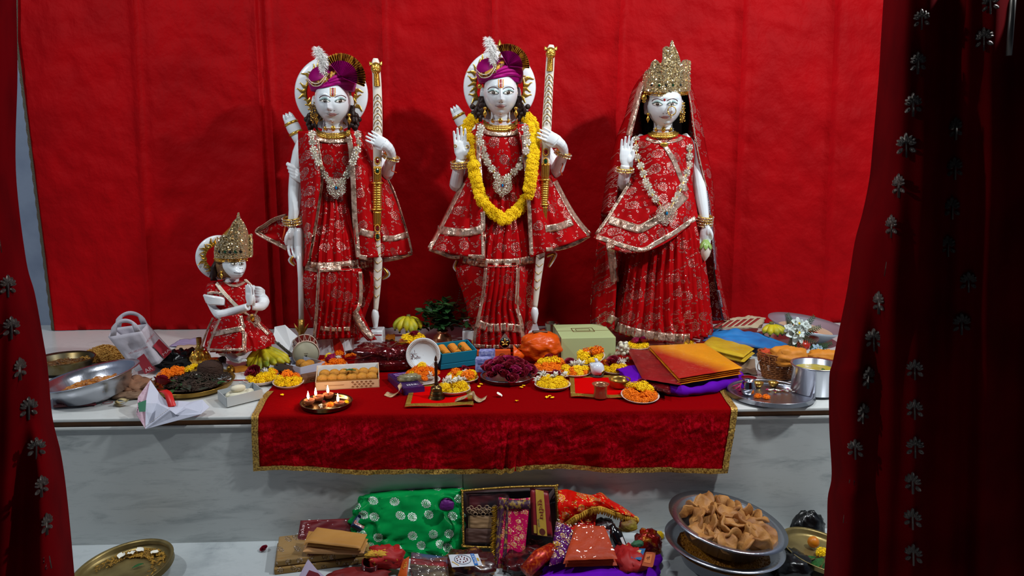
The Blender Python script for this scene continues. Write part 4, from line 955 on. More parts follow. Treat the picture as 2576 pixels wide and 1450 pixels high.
s.band([(1534, 610), (1540, 650), (1545, 690), (1547, 710)], 20); s.band([(1550, 822), (1590, 836), (1640, 846), (1700, 852), (1735, 852)], 24, step=4); s.band([(1530, 800), (1552, 812)], 22); s.band([(1626, 347), (1640, 355), (1668, 358), (1700, 354), (1716, 346)], 8)
collar(s, 1668, 334, 38, 12); choker(s, 1669, 326, 17)
c = s.hit(1671, 364, .012); k = S(c); m = MB().ball(c, (11*k, .006, 6*k), 12, 8); o = m.build('gold_clasp', M_gold, s.root, world=True)
for sd in (-1, 1): MB().tube([s.hit(1671+sd*x, 362-x*.75, .008) for x in (8, 14, 20, 27)], .0022, 5).build('black_bead_string', M_dark, s.root, world=True)
necklace(s, [(1600, 352), (1600, 378), (1607, 406), (1617, 430), (1624, 455), (1631, 470), (1641, 490), (1656, 509), (1677, 535), (1696, 508), (1706, 490), (1717, 467), (1724, 445), (1732, 422), (1735, 396), (1735, 372)], (1677, 537), 26, 11, 19)
bangle(s, 1572, 428, -.115, 19, 88, count=2); bangle(s, 1773, 556, -.06, 17, 88, count=4)
earring(s, 1630, 294, -.05, .9)
m = MB(); rnd = random.Random(9)
for i in range(120): m.octa(s.q(1717+rnd.uniform(-6, 6)+.0, 258+i*.42, -.07-.008*rnd.random()), .004)
m.build('ear_drop', M_golddk, s.root, False, world=True)
c = s.hit(1690, 279, .016); k = S(c); MB().grid([[c+V(((10.5*k+.0022*cos(q))*cos(t), .0022*sin(q), (11*k+.0022*cos(q))*sin(t))) for q in [2*pi*x/6 for x in range(6)]] for t in [2*pi*y/28 for y in range(29)]], True).build('nose_ring', M_gold, s.root, world=True)
m = MB(); [m.octa(c+V((cos(a)*10*k, -.003, sin(a)*10.5*k)), .005) for a in (-.8, -1.2, -1.6, -2.0, -2.5, -2.9, 2.9)]; m.octa(c+V((-2*k, -.003, -16*k)), .006); m.build('nose_ring_stones', M_golddk, s.root, False, world=True)
MB().lathe([(.001, .02), (.012, .012), (.016, -.006), (.006, -.012), (.012, -.02), (.001, -.026)], 10, Matrix.Translation(s.q(1620, 246, -.05))).build('veil_tassel', M_gold, s.root, world=True)
def crown(s, outline, base, cu, hw, hd, vb, nu=40, dyc=0, gems=520, spire=None, gsz=.0042):
    """tall jewelled crown plate bent round the brow; outline: (u, top v)"""
    tops = spl(outline, nu); mb = MB(); rows = []
    c0 = s.q(cu, vb, dyc); k = S(c0)
    def pt(u, v):
        x = max(-1, min(1, (u-cu)/hw)); return s.q(u, v, dyc-hd*sqrt(max(0, 1-x*x)))
    nr = 14
    for j in range(nr+1): rows.append([pt(u, lerp(vb+base*((u-cu)/hw)**2, tv, j/nr)) for u, tv in tops])
    mb.grid(rows); o = mb.build('crown', mat('crown_metal', 'd3bf92', .3, .75, bump=.5, bs=140, bd=.003), s.root, world=True, thick=.008)
    L = Matrix.Translation(-V(s.root.location))
    g = MB(); rnd = random.Random(2)
    for i in range(gems):
        f = rnd.random(); u, tv = tops[int(f*nu)]; h = rnd.random()**1.1; v = lerp(vb+base*((u-cu)/hw)**2, tv, h); g.octa(pt(u, v)-V((0, .006+.006*rnd.random(), 0)), gsz*rnd.uniform(.7, 1.5))
    for u, tv in spl(outline, nu*3): g.octa(pt(u, tv)-V((0, .006, 0)), gsz*1.35)
    for u, tv in spl(outline, nu*2):
        b = vb+base*((u-cu)/hw)**2
        for dv in (0, 7): g.octa(pt(u, b-dv)-V((0, .007, 0)), gsz*1.1)
    b = g.build('crown_stones', mat('crown_stone', 'ecd9b0', .12, .85, spec=.9), o, False); b.data.transform(L); stuff(b)
    f = MB()
    for u, tv in lin([(cu-hw*.96, 0), (cu+hw*.96, 0)], 26):
        b = vb+base*((u-cu)/hw)**2; p = pt(u, b+4); f.octa(p-V((0, .004, 0)), gsz*1.3); f.octa(p-V((0, .004, gsz*2.4)), gsz*.9)
    f.build('crown_fringe', M_gold, o, False).data.transform(L)
    for j, f_ in enumerate((-.62, -.3, 0, .3, .62)):
        u = cu+hw*f_; p = pt(u, vb+base*f_**2-16); e = MB().ball(p-V((0, .012, 0)), .007, 8, 6); e.build('crown_gem', M_gem_g if j % 2 else M_dark, o, False).data.transform(L)
    return o, pt, L
# back cap of the crown
m = s.loft([(240, 1617, 1731, .10), (215, 1618, 1730, .10), (190, 1626, 1724, .09), (168, 1642, 1712, .06), (158, 1660, 1696, .03)], 0, 0, 40, 10, dy=.01); m.build('crown_cap', M_gold, s.root, world=True)
o, pt, L = crown(s, [(1617, 205), (1622, 185), (1634, 175), (1640, 158), (1650, 153), (1661, 163), (1668, 150), (1672, 138), (1668, 124), (1676, 119), (1684, 121), (1690, 104), (1694, 116), (1702, 132), (1708, 150), (1711, 162), (1720, 153), (1735, 156), (1728, 172), (1730, 190), (1731, 205)], -4, 1674, 58, .125, 232, 60, gems=1500)
# ---- lotus bud in her hand
lp = s.q(1774, 630, -.10); k = S(lp)
lb = thing('lotus_bud', 'white and pale green marble lotus bud hanging from the veiled statue hand', 'lotus bud', tuple(lp))
MB().lathe([(3*k, 28*k), (9*k, 20*k), (15*k, 4*k), (14*k, -4*k), (11*k, -14*k), (5*k, -23*k), (.5*k, -28*k)], 20).build('petals', M_ivory, lb)
M_cal = mat('pale_green_calyx', '93b85f', .3, coat=.4)
for i in range(7):
    a = 2*pi*i/7; rows = []
    for j in range(7):
        f = j/6; r = (4+12.5*sin(f*1.75))*k; z = (27-25*f)*k; w_ = .46*(1-f**4)+.02; rows.append([V((r*cos(a+w_*q), r*sin(a+w_*q), z)) for q in (-1, -.5, 0, .5, 1)])
    MB().grid(rows).build('calyx_leaf', M_cal, lb, thick=.002)
# ---------------------------------------------------------------- monkey-faced kneeling statue
HN = Stat('monkey_deity_statue', 'small white marble statue of a crowned monkey-faced devotee with folded hands', 3.45, (570, 930)); s = HN
M_fur = mat('brown_fur', '6d4526', .6, bump=1, bs=160, bd=.004, var='8c6238', vs=30)
hm, hc, W_, H_ = head_mesh(s, 588, 668, 29, 36, -.035, 36, 'monkey'); s.body.add(hm.v, hm.f); s.reg(hm)
s.limb([(585, 690, .0, 18), (584, 708, .0, 17), (582, 722, .01, 26)])
s.limb([(582, 712, .01, 26), (580, 745, .01, 40), (582, 790, .02, 36), (585, 840, .02, 42), (585, 890, .02, 34)], 18)
s.limb([(540, 728, .0, 17), (535, 752, -.04, 17), (546, 780, -.06, 15), (558, 792, -.085, 14), (585, 786, -.10, 13), (608, 778, -.125, 11), (624, 772, -.142, 9.5)])
s.limb([(628, 728, .0, 15), (650, 745, -.0, 15), (664, 758, -.03, 14), (658, 770, -.07, 12), (644, 772, -.11, 10), (634, 772, -.12, 9)])
s.hand(627, 752, -.145, 56, 86, thumb=1, curl=(2, 3, 3), yaw=148, spread=0, tcurl=0); s.hand(636, 752, -.125, 54, 94, thumb=1, curl=(2, 3, 3), yaw=-50, spread=0, tcurl=0)
for i in range(4): s.limb([(514+i*2, 744+i*5, -.06, 4), (530, 748+i*5, -.095, 5), (555, 752+i*4, -.10, 5), (572, 756+i*3, -.07, 4)]); s.limb([(642, 724+i*6, -.03, 4), (654, 726+i*6, -.03, 4.5), (664, 733+i*5, -.0, 4)])
# foot on the slab
s.limb([(572, 866, -.03, 16), (576, 885, -.08, 13), (588, 902, -.12, 10), (604, 908, -.15, 7)])
for i in range(5): s.limb([(592+i*4.5, 903+i*.6, -.13, 4.5), (599+i*4.5, 909-i*.6, -.155, 3.6), (603+i*4.2, 911-i*.8, -.165, 2.5)], 8, 6)
s.finish('body', .0026)
m = MB().ball(s.q(574, 668, .005), (30*S(hc), .06, 33*S(hc)), 20, 14, fn=lambda d: 1+.05*nz(d.x*6, d.y*6, d.z*6)); m.build('fur', M_fur, s.root, world=True)
m = MB().tube([s.q(566, 655, -.05), s.q(562, 676, -.055), s.q(570, 690, -.06), s.q(582, 696, -.065)], [.012, .02, .018, .008], 10); m.build('cheek_fur', M_fur, s.root, world=True)
m = MB(); rnd = random.Random(4)
for i in range(12): a = rnd.uniform(0, 1); m.tube([s.q(548+4*a-i*.3, 655+6*a, -.01+.004*i), s.q(536+6*a, 676, -.02+.004*i), s.q(540-8*a, 694+3*a, -.02+.003*i), s.q(528+20*a, 706, -.015)], [.012, .014, .013, .003], 7)
m.build('hair', M_hair, s.root, world=True)
for u, w_ in ((589, 8), (607, 5.5)):
    s.patch('eye_outline', [(u+w_*cos(t)*1.15, 664+3.4*sin(t)) for t in [2*pi*i/12 for i in range(12)]], M_dark, s.root, .0014, 2)
    s.patch('eye_white', [(u+w_*cos(t), 664.3+2.3*sin(t)) for t in [2*pi*i/12 for i in range(12)]], M_eyew, s.root, .002, 2)
    s.patch('iris', [(u+1+2.4*cos(t), 664+2.3*sin(t)) for t in [2*pi*i/10 for i in range(10)]], M_iris, s.root, .0026, 2)
    s.band([(u-w_*1.3, 661), (u, 657), (u+w_*1.1, 659)], 1.4, .0012, 'eyebrow', M_maroon, s.root, 2, thick=.0006, across=2)
s.band([(588, 686), (598, 687.5), (607, 687), (613, 685.5)], 1.2, .0014, 'mouth_line', M_maroon, s.root, 2, thick=.0006, across=2)
for u in (604, 609): s.patch('nostril', [(u+1.2*cos(t), 676+1.1*sin(t)) for t in [2*pi*i/8 for i in range(8)]], M_maroon, s.root, .0012, 1)
s.band([(597, 651), (600, 658)], 2.4, .0014, 'tilak_mark', M_tilak, s.root, 2, thick=.0006, across=2); s.band([(604, 651), (601, 658)], 2.4, .0014, 'tilak_mark', M_tilak, s.root, 2, thick=.0006, across=2)
halo(s, 552, 648, 56, 33, .05, turn=20, a0=60, a1=280, nfl=19)
m = s.loft([(655, 542, 618, .075), (630, 541, 620, .08), (610, 546, 618, .07), (590, 560, 612, .05), (570, 580, 606, .02)], 0, 0, 40, 10, dy=.0); m.build('crown_cap', M_gold, s.root, world=True)
crown(s, [(542, 622), (548, 612), (558, 598), (563, 592), (572, 592), (580, 578), (588, 560), (598, 549), (601, 536), (604, 549), (612, 560), (620, 578), (624, 592), (634, 590), (632, 600), (622, 618)], -3, 581, 43, .09, 650, 50, gems=1200, gsz=.0034)
# tunic and skirt
tn = s.loft([(708, 556, 606, .05), (716, 536, 624, .075), (735, 522, 632, .09), (765, 540, 632, .095), (800, 545, 628, .09), (815, 542, 634, .10)], m=20); s.reg(tn); tn.build('tunic', M_red2, s.root, world=True)
for a in ((522, 722, 545, 765), (640, 716, 655, 735)):
    pass
sl = s.loft([(713, 524, 562, .05), (732, 517, 568, .06), (743, 519, 569, .06)], 0, 0, 40, 8, dy=-.02); s.reg(sl); sl.build('sleeve', M_red2, s.root, world=True)
sk = s.loft([(790, 548, 632, .09, .01), (820, 536, 655, .12, .04), (846, 526, 678, .14, .055), (868, 522, 686, .155, .06)], n=22, m=20, seg=180, jit=2); s.reg(sk); sk.build('skirt', M_red2, s.root, world=True)
fp_ = s.panel([(552, 800), (538, 830), (527, 860), (520, 884)], [(606, 790), (614, 820), (616, 850), (616, 884)], 24, 20, -.09, -.15, .04, .004, 2, dbot=-.04); s.reg(fp_); fp_.build('apron', M_red2, s.root, world=True, thick=.003)
s.band([(553, 802), (540, 830), (529, 860), (523, 880), (560, 882), (612, 880), (613, 850), (611, 820), (606, 794)], 7, sm=False); s.band([(531, 842), (560, 836), (580, 832), (612, 826)], 13); s.band([(521, 738), (540, 736), (566, 741)], 6); s.band([(562, 705), (580, 718), (600, 718), (618, 708)], 6); s.band([(640, 800), (655, 820), (676, 842)], 8); s.band([(618, 840), (617, 865), (615, 890)], 6)
s.band([(536, 800), (522, 830), (510, 862), (505, 878)], 5)
for off in (0, 4.5, 9):
    m = MB()
    for u, v in spl([(547-off*.4, 712+off*.5), (565-off*.5, 735+off*.4), (590-off*.4, 762+off*.4), (610-off*.3, 780+off*.3), (626, 794)], 40): m.ball(s.hit(u, v, .006), .0042, 6, 4)
    m.build('pearl_strand', M_pearl, s.root, world=True); m = MB()
    for u, v in spl([(616+off*.4, 705), (632+off*.5, 722), (648+off*.6, 745), (650+off*.4, 770), (640, 794)], 34): m.ball(s.hit(u, v, .01), .0042, 6, 4)
    m.build('pearl_strand', M_pearl, s.root, world=True)
p = s.hit(637, 808, .02); k = S(p)*17; put('pendant', PEN, p-V(s.root.location), (0, 0, .3), k, s.root); p2 = s.hit(634, 800, .026); MB().ball(p2, (.012, .008, .018), 10, 8).build('pendant_boss', M_gold, s.root, world=True)
earring(s, 557, 690, -.075, .8)
MB().box((s.q(565, 930).x, 3.2495, .024), (.33, .001, .004)).build('red_line', M_tred, s.root, False, world=True); bw_ = MB().box((s.q(565, 930).x, 3.42, .016), (.34, .34, .032)).build('base_slab', M_white, s.root, False, bevel=.003, world=True)
# mace beside the foot
b = Pz(505, 918, .034); gd = thing('golden_mace', 'small gold-headed mace resting by the monkey-faced statue feet', 'mace', (b.x, b.y, .034))
MB().lathe([(.01, 0), (.03, .006), (.042, .022), (.042, .045), (.03, .062), (.012, .072), (.001, .078)], 20).build('head', M_gold, gd)
for i in range(8):
    a = 2*pi*i/8; MB().tube([(cos(a)*.03, sin(a)*.03, .008), (cos(a)*.046, sin(a)*.046, .033), (cos(a)*.028, sin(a)*.028, .064)], .006, 6).build('flute', M_gold, gd)
MB().lathe([(.018, .07), (.022, .08), (.012, .09), (.012, .13)], 14).build('collar', M_golddk, gd)
b = Pz(538, 926, .034); 
m = MB().lathe([(.034, 0), (.04, .006), (.04, .034), (.034, .042)], 18, Matrix.Translation(b), True); m.build('anklet', M_gold, s.root, world=True)
m = MB().tube([Pz(548, 922, .036)+V((0, 0, .02)), Pz(560, 924, .036)+V((0, 0, .035)), Pz(556, 930, .036), Pz(548, 934, .036)], [.014, .02, .018, .006], 10); m.build('tail_tuft', M_hair, s.root, world=True)
m = MB().tube([Pz(560, 920, .05), Pz(572, 925, .05), Pz(582, 928, .05)], [.015, .017, .015], 12); m.build('tail', M_white, s.root, world=True); MB().ball(Pz(580, 928, .05), (.018, .018, .018), 12, 8).build('tail_ring', M_gold, s.root, world=True)
# ================================================================= things on the altar
def tquad(parent, txt, q, m, off=.0012, name='lettering', world=True):
    """letters laid onto a quad bl, br, tr, tl"""
    cu_ = bpy.data.curves.new('txt', 'FONT'); cu_.body = txt; cu_.resolution_u = 2
    ob = bpy.data.objects.new('txt', cu_); me = bpy.data.meshes.new_from_object(ob); bpy.data.objects.remove(ob)
    if not me.vertices: return None
    xs = [v.co.x for v in me.vertices]; ys = [v.co.y for v in me.vertices]; x0, x1, y0, y1 = min(xs), max(xs), min(ys), max(ys)
    bl, br, tr, tl = [V(p) for p in q]; n = (br-bl).cross(tl-bl).normalized()
    if world and n.dot(CAMP-bl) < 0: n = -n
    o_ = V((0, 0, 0))
    if world:
        p = parent
        while p: o_ += V(p.location); p = p.parent
    for v in me.vertices:
        a = (v.co.x-x0)/(x1-x0+1e-9); b = (v.co.y-y0)/(y1-y0+1e-9)
        v.co = (bl*(1-a)+br*a)*(1-b)+(tl*(1-a)+tr*a)*b+n*off-o_
    return link(name, me, m, parent)
def scrib(parent, q, m, n=10, rows=1, world=True, off=.0012):
    """print too small to read: broken ink dashes on a quad"""
    bl, br, tr, tl = [V(p) for p in q]; mb = MB(); rn = random.Random(n); nn = (br-bl).cross(tl-bl).normalized()
    if world and nn.dot(CAMP-bl) < 0: nn = -nn
    at = lambda a, b: (bl*(1-a)+br*a)*(1-b)+(tl*(1-a)+tr*a)*b+nn*off
    for j in range(rows):
        x = 0
        while x < .97:
            w_ = rn.uniform(.4, 1.3)/n; e = min(1, x+w_*.7); mb.add([at(x, (j+.15)/rows), at(e, (j+.15)/rows), at(e, (j+rn.uniform(.6, .95))/rows), at(x, (j+.8)/rows)], [(0, 1, 2, 3)]); x += w_
    return mb.build('printed_line', m, parent, False, world=world, thick=.0003)
def poly(name, pts, m, parent, off=0, thick=.0006):
    """flat printed shape through 3-d points"""
    mb = MB().add(pts, [tuple(range(len(pts)))]); return mb.build(name, m, parent, False, world=True, thick=thick)
def frame(uL, vL, uR, vR, z=.004):
    A, B = Pz(uL, vL, z), Pz(uR, vR, z); return A, (B-A).length, atan2(B.y-A.y, B.x-A.x)
def boxy(d, p=5, nu=28, nv=16, amp=0, fs=6, seed=0):
    """soft rounded slab centred on the origin, size d"""
    def fn(q):
        k = 1/((abs(q.x)**p+abs(q.y)**p+abs(q.z)**p)**(1/p)); return k*(1+amp*nz(q.x*fs+seed, q.y*fs, q.z*fs+seed*2))
    return MB().ball((0, 0, 0), (d[0]/2, d[1]/2, d[2]/2), nu, nv, fn=fn)
def crumple(d, seed=0, amp=.3, fs=2.2, nu=30, nv=20, p=2.6, flatb=.5):
    def fn(q):
        k = 1/((abs(q.x)**p+abs(q.y)**p+abs(q.z)**p)**(1/p)); r = abs(nz(q.x*fs+seed, q.y*fs+seed, q.z*fs))+.5*abs(nz(q.x*fs*2.3, q.y*fs*2.3+seed, q.z*fs*2.3))
        return k*(1-amp*.3+amp*r*1.0)
    m = MB().ball((0, 0, 0), (d[0]/2, d[1]/2, d[2]/2), nu, nv, fn=fn)
    for v in m.v: v.z = max(v.z, -d[2]/2*flatb); v.z += d[2]/2*flatb
    return m
def leafmesh(L=1, w_=.4, bend=.2):
    rows = []
    for i in range(6):
        t = i/5; ww = w_*sin(pi*min(.97, t*.93+.05))*.5; rows.append([V((-ww, t*L, .10*w_+bend*t*t*-1)), V((0, t*L, bend*t*t*-1)), V((ww, t*L, .10*w_+bend*t*t*-1))])
    return MB().grid(rows)
# ---- velvet cloth over the altar front
M_vel = bpy.data.materials.new('crushed_velvet_painted_sheen'); M_vel.use_nodes = True
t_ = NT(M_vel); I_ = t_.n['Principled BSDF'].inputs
n1 = t_.noise(t_.objvec((1, 1, 1)), 7, 6, .7, .8); n2 = t_.noise(t_.objvec((1, 1, .7)), 60, 4, .7, .5); ff = t_.m('MULTIPLY', t_.ramp(n1, .40, .62), t_.ramp(n2, .42, .60)); spz = t_.n.new('ShaderNodeSeparateXYZ'); t_.l.new(t_.objvec(), spz.inputs[0]); ff = t_.m('MULTIPLY', ff, t_.ramp(spz.outputs[2], .0, -.05))  # nap sheen of the hanging front painted as lighter mottling; top stays plain
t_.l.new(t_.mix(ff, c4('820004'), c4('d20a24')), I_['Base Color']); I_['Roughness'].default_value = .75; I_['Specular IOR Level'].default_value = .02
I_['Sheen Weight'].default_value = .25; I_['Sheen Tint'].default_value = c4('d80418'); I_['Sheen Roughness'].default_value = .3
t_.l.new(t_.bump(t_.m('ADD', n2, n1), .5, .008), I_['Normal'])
TL = spl([(735, 885), (712, 925), (680, 978), (645, 1018), (629, 1052)], 20); TR = spl([(1760, 880), (1790, 915), (1822, 965), (1845, 1005), (1857, 1030)], 20)
def cloth_pos(sv, tv, off=0):
    if tv < .45:
        i = min(19, int(tv/.45*20)); f = tv/.45*20-i; a = [lerp(x, y, f) for x, y in zip(TL[i], TL[i+1])]; b = [lerp(x, y, f) for x, y in zip(TR[i], TR[i+1])]
        A, B = Pz(a[0], a[1], .003), Pz(b[0], b[1], .003); ya = lerp(Pz(1200, 882, .003).y, FY-.004, (tv/.45)**.8); A.y = ya+(A.y-ya)*.0; B.y = ya
        p = A+(B-A)*sv; p.z = .0035+.0015*nz(p.x*9, p.y*9)+.004*max(0, nz(p.x*14, p.y*2, 4))*(tv/.45); p.z += off; return p
    g = (tv-.45)/.55; A0, B0 = Pz(629, 1052, .003).x, Pz(1857, 1030, .003).x
    yb = FY-.016; A1, B1 = P(637, 1196, yb).x, P(1831, 1188, yb).x
    x = lerp(lerp(A0, B0, sv), lerp(A1, B1, sv), g)
    zb = lerp(P(637, 1192, yb).z, P(1831, 1186, yb).z, sv)+.009*sin(sv*11+1)+.005*sin(sv*23)
    z = lerp(.003, zb, g); z -= .0
    sag = .018*nz(sv*9, g*1.2, 2)+.012*nz(sv*24, g*1.5, 7)+.010*abs(nz(sv*40+g*8, g*5, 3))
    pl = .030*math.exp(-((sv-.53)/.035)**2)*abs(sin(sv*150))*(.3+g*.5)
    if g < .06: z = .003-(1-cos(g/.06*pi/2))*.004*0+lerp(0, lerp(.003, zb, .06)-.003, g/.06)
    y = FY-.005-.004*min(1, g/.05)-(abs(sag)*.8+pl)*min(1, g*4)-.0*g
    return V((x, y-off, z))
vc = thing('altar_cloth', 'crushed red velvet cloth with gold lace edge draped over the altar front', 'cloth', (.1, FY, 0))
NS, NTt = 170, 84
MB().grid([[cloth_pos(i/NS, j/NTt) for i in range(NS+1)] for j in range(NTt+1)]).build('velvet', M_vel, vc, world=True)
for nm, ss, ts in (('lace', (0, .014), (.28, 1)), ('lace', (.986, 1), (.28, 1)), ('lace', (0, 1), (.955, 1))):
    a, b = (5, 100) if ss[1]-ss[0] < .1 else (200, 5)
    MB().grid([[cloth_pos(lerp(ss[0], ss[1], i/a), lerp(ts[0], ts[1], j/b), .0035) for i in range(a+1)] for j in range(b+1)]).build('gold_lace', M_zarig, vc, world=True)
# ---- red mats with gold edging
M_felt = mat('red_felt', 'c80204', .8, spec=.02)
M_edge = mat('gold_edging', 'a8842e', .45, .35, var='7c5c1c', vs=240, vlo=.45, vhi=.6, bump=.6, bs=150, bd=.003)
def mat_rug(label, fl, fr, br, bl, wv=.003):
    Q = [Pz(*p, .008) for p in (fl, fr, br, bl)]; t = thing('offering_mat', label, 'mat', tuple(Q[0]-V((0, 0, .004))))
    def pos(a, b, o=0): p = (Q[0]*(1-a)+Q[1]*a)*(1-b)+(Q[3]*(1-a)+Q[2]*a)*b; return p+V((0, 0, o+.0015+wv*nz(a*4, b*3, fl[0])+.002*sin(a*9)*(1-b)))
    MB().grid([[pos(i/24, j/16) for i in range(25)] for j in range(17)]).build('felt', M_felt, t, world=True, thick=.002)
    for a0, a1, b0, b1 in ((0, 1, 0, .12), (0, .075, .12, 1), (.925, 1, .12, 1), (0, 1, .9, 1)):
        MB().grid([[pos(lerp(a0, a1, i/20), lerp(b0, b1, j/10), .002) for i in range(21)] for j in range(11)]).build('edging', M_edge, t, world=True, thick=.0015)
mat_rug('small red mat with gold edging under the brass bell', (1018, 1026), (1192, 1022), (1180, 962), (1034, 972))
mat_rug('small red mat with gold edging under the copper cup', (1436, 1000), (1590, 1004), (1592, 945), (1432, 948))
# ---- flower kinds
def rosemesh(seed):
    rnd = random.Random(seed); m = MB(); m.ball((0, 0, .1), (.35, .35, .45), 8, 6)
    for ring, (n, r, h, tilt) in enumerate(((3, .22, .62, .1), (4, .38, .58, .35), (5, .58, .46, .7), (6, .80, .30, 1.05))):
        for i in range(n):
            a = 2*pi*(i+ring*.4+rnd.random()*.2)/n; wd = 2.2*pi/n*.62; rows = []
            for j in range(5):
                f = j/4; row = []
                for q in range(5):
                    g = q/4*2-1; aa = a+g*wd; rr = r*(.5+.5*f)+.10*f*f*tilt-.04*g*g*f+.05*sin(q*2+i); row.append(V((rr*cos(aa), rr*sin(aa), -.25+(h+.3)*f*(1-.12*g*g)-.10*tilt*f*f*f)))
                rows.append(row)
            m.grid(rows)
    return m
M_rose = mat('dark_red_petals', '740620', .55, sheen=.3, var='960c30', vs=25); M_rosem = mat('magenta_petals', '8c0a44', .55, sheen=.4, var='b01a5c', vs=25)
M_wht = mat('white_petals', 'e9e6da', .6, sss=.1)
M_leaf = mat('dark_green_leaf', '1f4a22', .4, var='2f6a30', vs=20); M_leafd = mat('dull_leaf', '3a4030', .6, var='20241a', vs=20)
MG['r'] = []; MG['m'] = []; MG['w'] = []
for q in range(3):
    for key, mt in (('r', M_rose), ('m', M_rosem)): me = rosemesh(q+5).mesh('rose'); me.materials.append(mt); MG[key].append(me)
    m = MB(); rnd = random.Random(q)
    for i in range(26):
        a = rnd.uniform(0, 6.3); el = rnd.uniform(-.1, 1.2); d = V((cos(a)*cos(el), sin(a)*cos(el), sin(el))); m.tube([d*.15, d*.55+V((0, 0, .1)), d*rnd.uniform(.8, 1.1)+V((0, 0, -.05))], [.07, .13, .03], 5, .5)
    me = m.mesh('white_flower'); me.materials.append(M_wht); MG['w'].append(me)
NAM = {'y': ('marigold', 'yellow marigold'), 'o': ('marigold', 'orange marigold'), 'r': ('rose', 'dark red rose'), 'm': ('rose', 'magenta rose'), 'w': ('white_flower', 'white flower cluster')}
PET = MB().grid([[V((.5*(j/3*2-1)*sin(.3+2.5*i/4), i/4-.5, .18*(j/3*2-1)**2+.15*(i/4)**2)) for j in range(4)] for i in range(5)]).mesh('petal')
def posw(x, y, lay=None):
    w_ = ('' if lay is None else ('upper layer ' if lay > .7 else 'lower layer '))
    a = 'front' if y < -.25 else ('back' if y > .25 else 'mid'); b = 'left' if x < -.25 else ('right' if x > .25 else 'centre'); return ', '+w_+a+' '+b
def flower(kind, p, r, where, rot=None, parent=None, ex=''):
    nm, lab = NAM[kind]; f = put(nm, random.choice(MG[kind]), p, rot or (random.uniform(-.4, .4), random.uniform(-.4, .4), random.uniform(0, 6)), r)
    tag(f, lab+' '+where+ex, 'flower', lab+'s '+where); return f
M_paper = mat('paper_plate', 'd9d3c9', .6); M_paperc = mat('pink_rim_plate', 'd8c4b8', .5); M_papw = mat('white_card', 'dfe3e4', .55)
M_steel = mat('stainless_steel', 'bcbfc8', .26, .97, bump=.05, bs=90, bsc=(1, 1, .05)); M_brass = mat('brass', 'c69c4c', .28, .85, var='9a7430', vs=12); M_copper = mat('copper', 'd0906a', .24, .8, var='c07e58', vs=8)
def dish(name, label, cat, u, v, w, h, m, z=.005, rot=(0, 0, 0), prof=None, th=.0025, seg=40, base=.62):
    """round open vessel: (u,v) the centre of its rim, w its width in px, h height in metres"""
    p = Pz(u, v, z+h); r = w/2*S(p); t = thing(name, label, cat, (p.x, p.y, z), rot)
    pr = prof or [(.001, .0), (r*base, 0), (r*(base+.14), h*.25), (r*.93, h*.85), (r, h), (r*.985, h+.002), (r*.91, h*.88), (r*(base+.1), h*.28+th), (r*base*.96, th), (.001, th)]
    if prof: pr = [(a*r, b*h) for a, b in prof]
    MB().lathe(pr, seg).build('body', m, t); return t, r
def mount(t, x, y, z):
    t_m = Matrix.Translation(V(t.location)) @ t.rotation_euler.to_matrix().to_4x4(); return t_m @ V((x, y, z))
def plate(u, v, w, label, where, spec, z=.006, rot=(0, 0, 0), h=.016, m=None, fr=None):
    t, r = dish('flower_plate', label, 'plate', u, v, w, h, m or M_paperc, z, rot, base=.7)
    for kind, x, y, lay, s_ in spec:
        r0 = (fr or 11.5)*S(V(t.location)); rr = r0*s_*(.8 if kind in 'rm' else 1); flower(kind, mount(t, x*r, y*r, .006+r0*.6+lay*r0*.8), rr, where, None if kind not in 'rm' else (random.uniform(.2, .9), random.uniform(-.4, .4), random.uniform(0, 6)), ex=posw(x, y, lay))
    return t, r
def ringspec(cols, n, rad, lay=0, s=1.0, ph=0): return [(cols[i % len(cols)], rad*cos(2*pi*i/n+ph), rad*sin(2*pi*i/n+ph), lay, s) for i in range(n)]
random.seed(21)
plate(657, 953, 88, 'paper plate of marigolds and a dark rose beside the small orange box', 'on the plate by the small orange box', ringspec('y', 8, .62, 0, 1.05, .3)+[('y', .1, -.3, .8, 1.1), ('y', .35, -.1, .9, 1), ('w', .1, .35, .9, 1.2), ('r', -.5, .25, 1.1, 2.7), ('o', .62, .5, .8, .9), ('y', .4, .75, .9, 1), ('y', .55, .25, .9, 1)])
plate(725, 960, 77, 'paper plate of yellow and orange marigolds below the white sweet box', 'on the plate below the white sweet box', ringspec('y', 8, .6, 0, 1, .3)+[('y', -.55, -.1, .8, 1), ('y', 0, -.35, .8, 1.1), ('y', .5, -.1, .8, 1), ('o', -.1, .3, 1.3, 1.35), ('o', .45, .3, 1, 1)], rot=(R(6), R(2), 0))
plate(835, 918, 78, 'paper plate of orange marigolds and a magenta rose behind the laddoo box', 'on the plate behind the laddoo box', ringspec('o', 9, .62, 0, 1)+[('m', -.1, .3, 1.1, 2), ('w', .35, .35, 1, 1), ('o', .2, -.3, .9, 1.2), ('o', .55, -.1, .8, 1), ('y', -.3, .8, 1.2, 1)])
plate(1040, 864, 78, 'plate of orange and yellow marigolds with a rose beside the copper pot', 'on the plate beside the copper pot', ringspec('o', 11, .68, 0, 1)+ringspec('y', 6, .42, 1.1, 1.25)+[('r', .05, 0, 2.1, 1.8)], z=.05, m=M_paperc)
plate(1162, 950, 84, 'plate of mixed marigolds and a rose below the teal sweet box', 'on the plate below the teal sweet box', ringspec('yoyw', 9, .66, 0, 1)+[('o', .4, -.35, .9, 1.5), ('y', .62, 0, .7, 1.2), ('o', -.35, .3, .9, 1.2), ('r', .2, .55, 1.2, 1.7), ('w', .2, .2, .9, 1), ('y', -.1, -.1, .9, .9)])
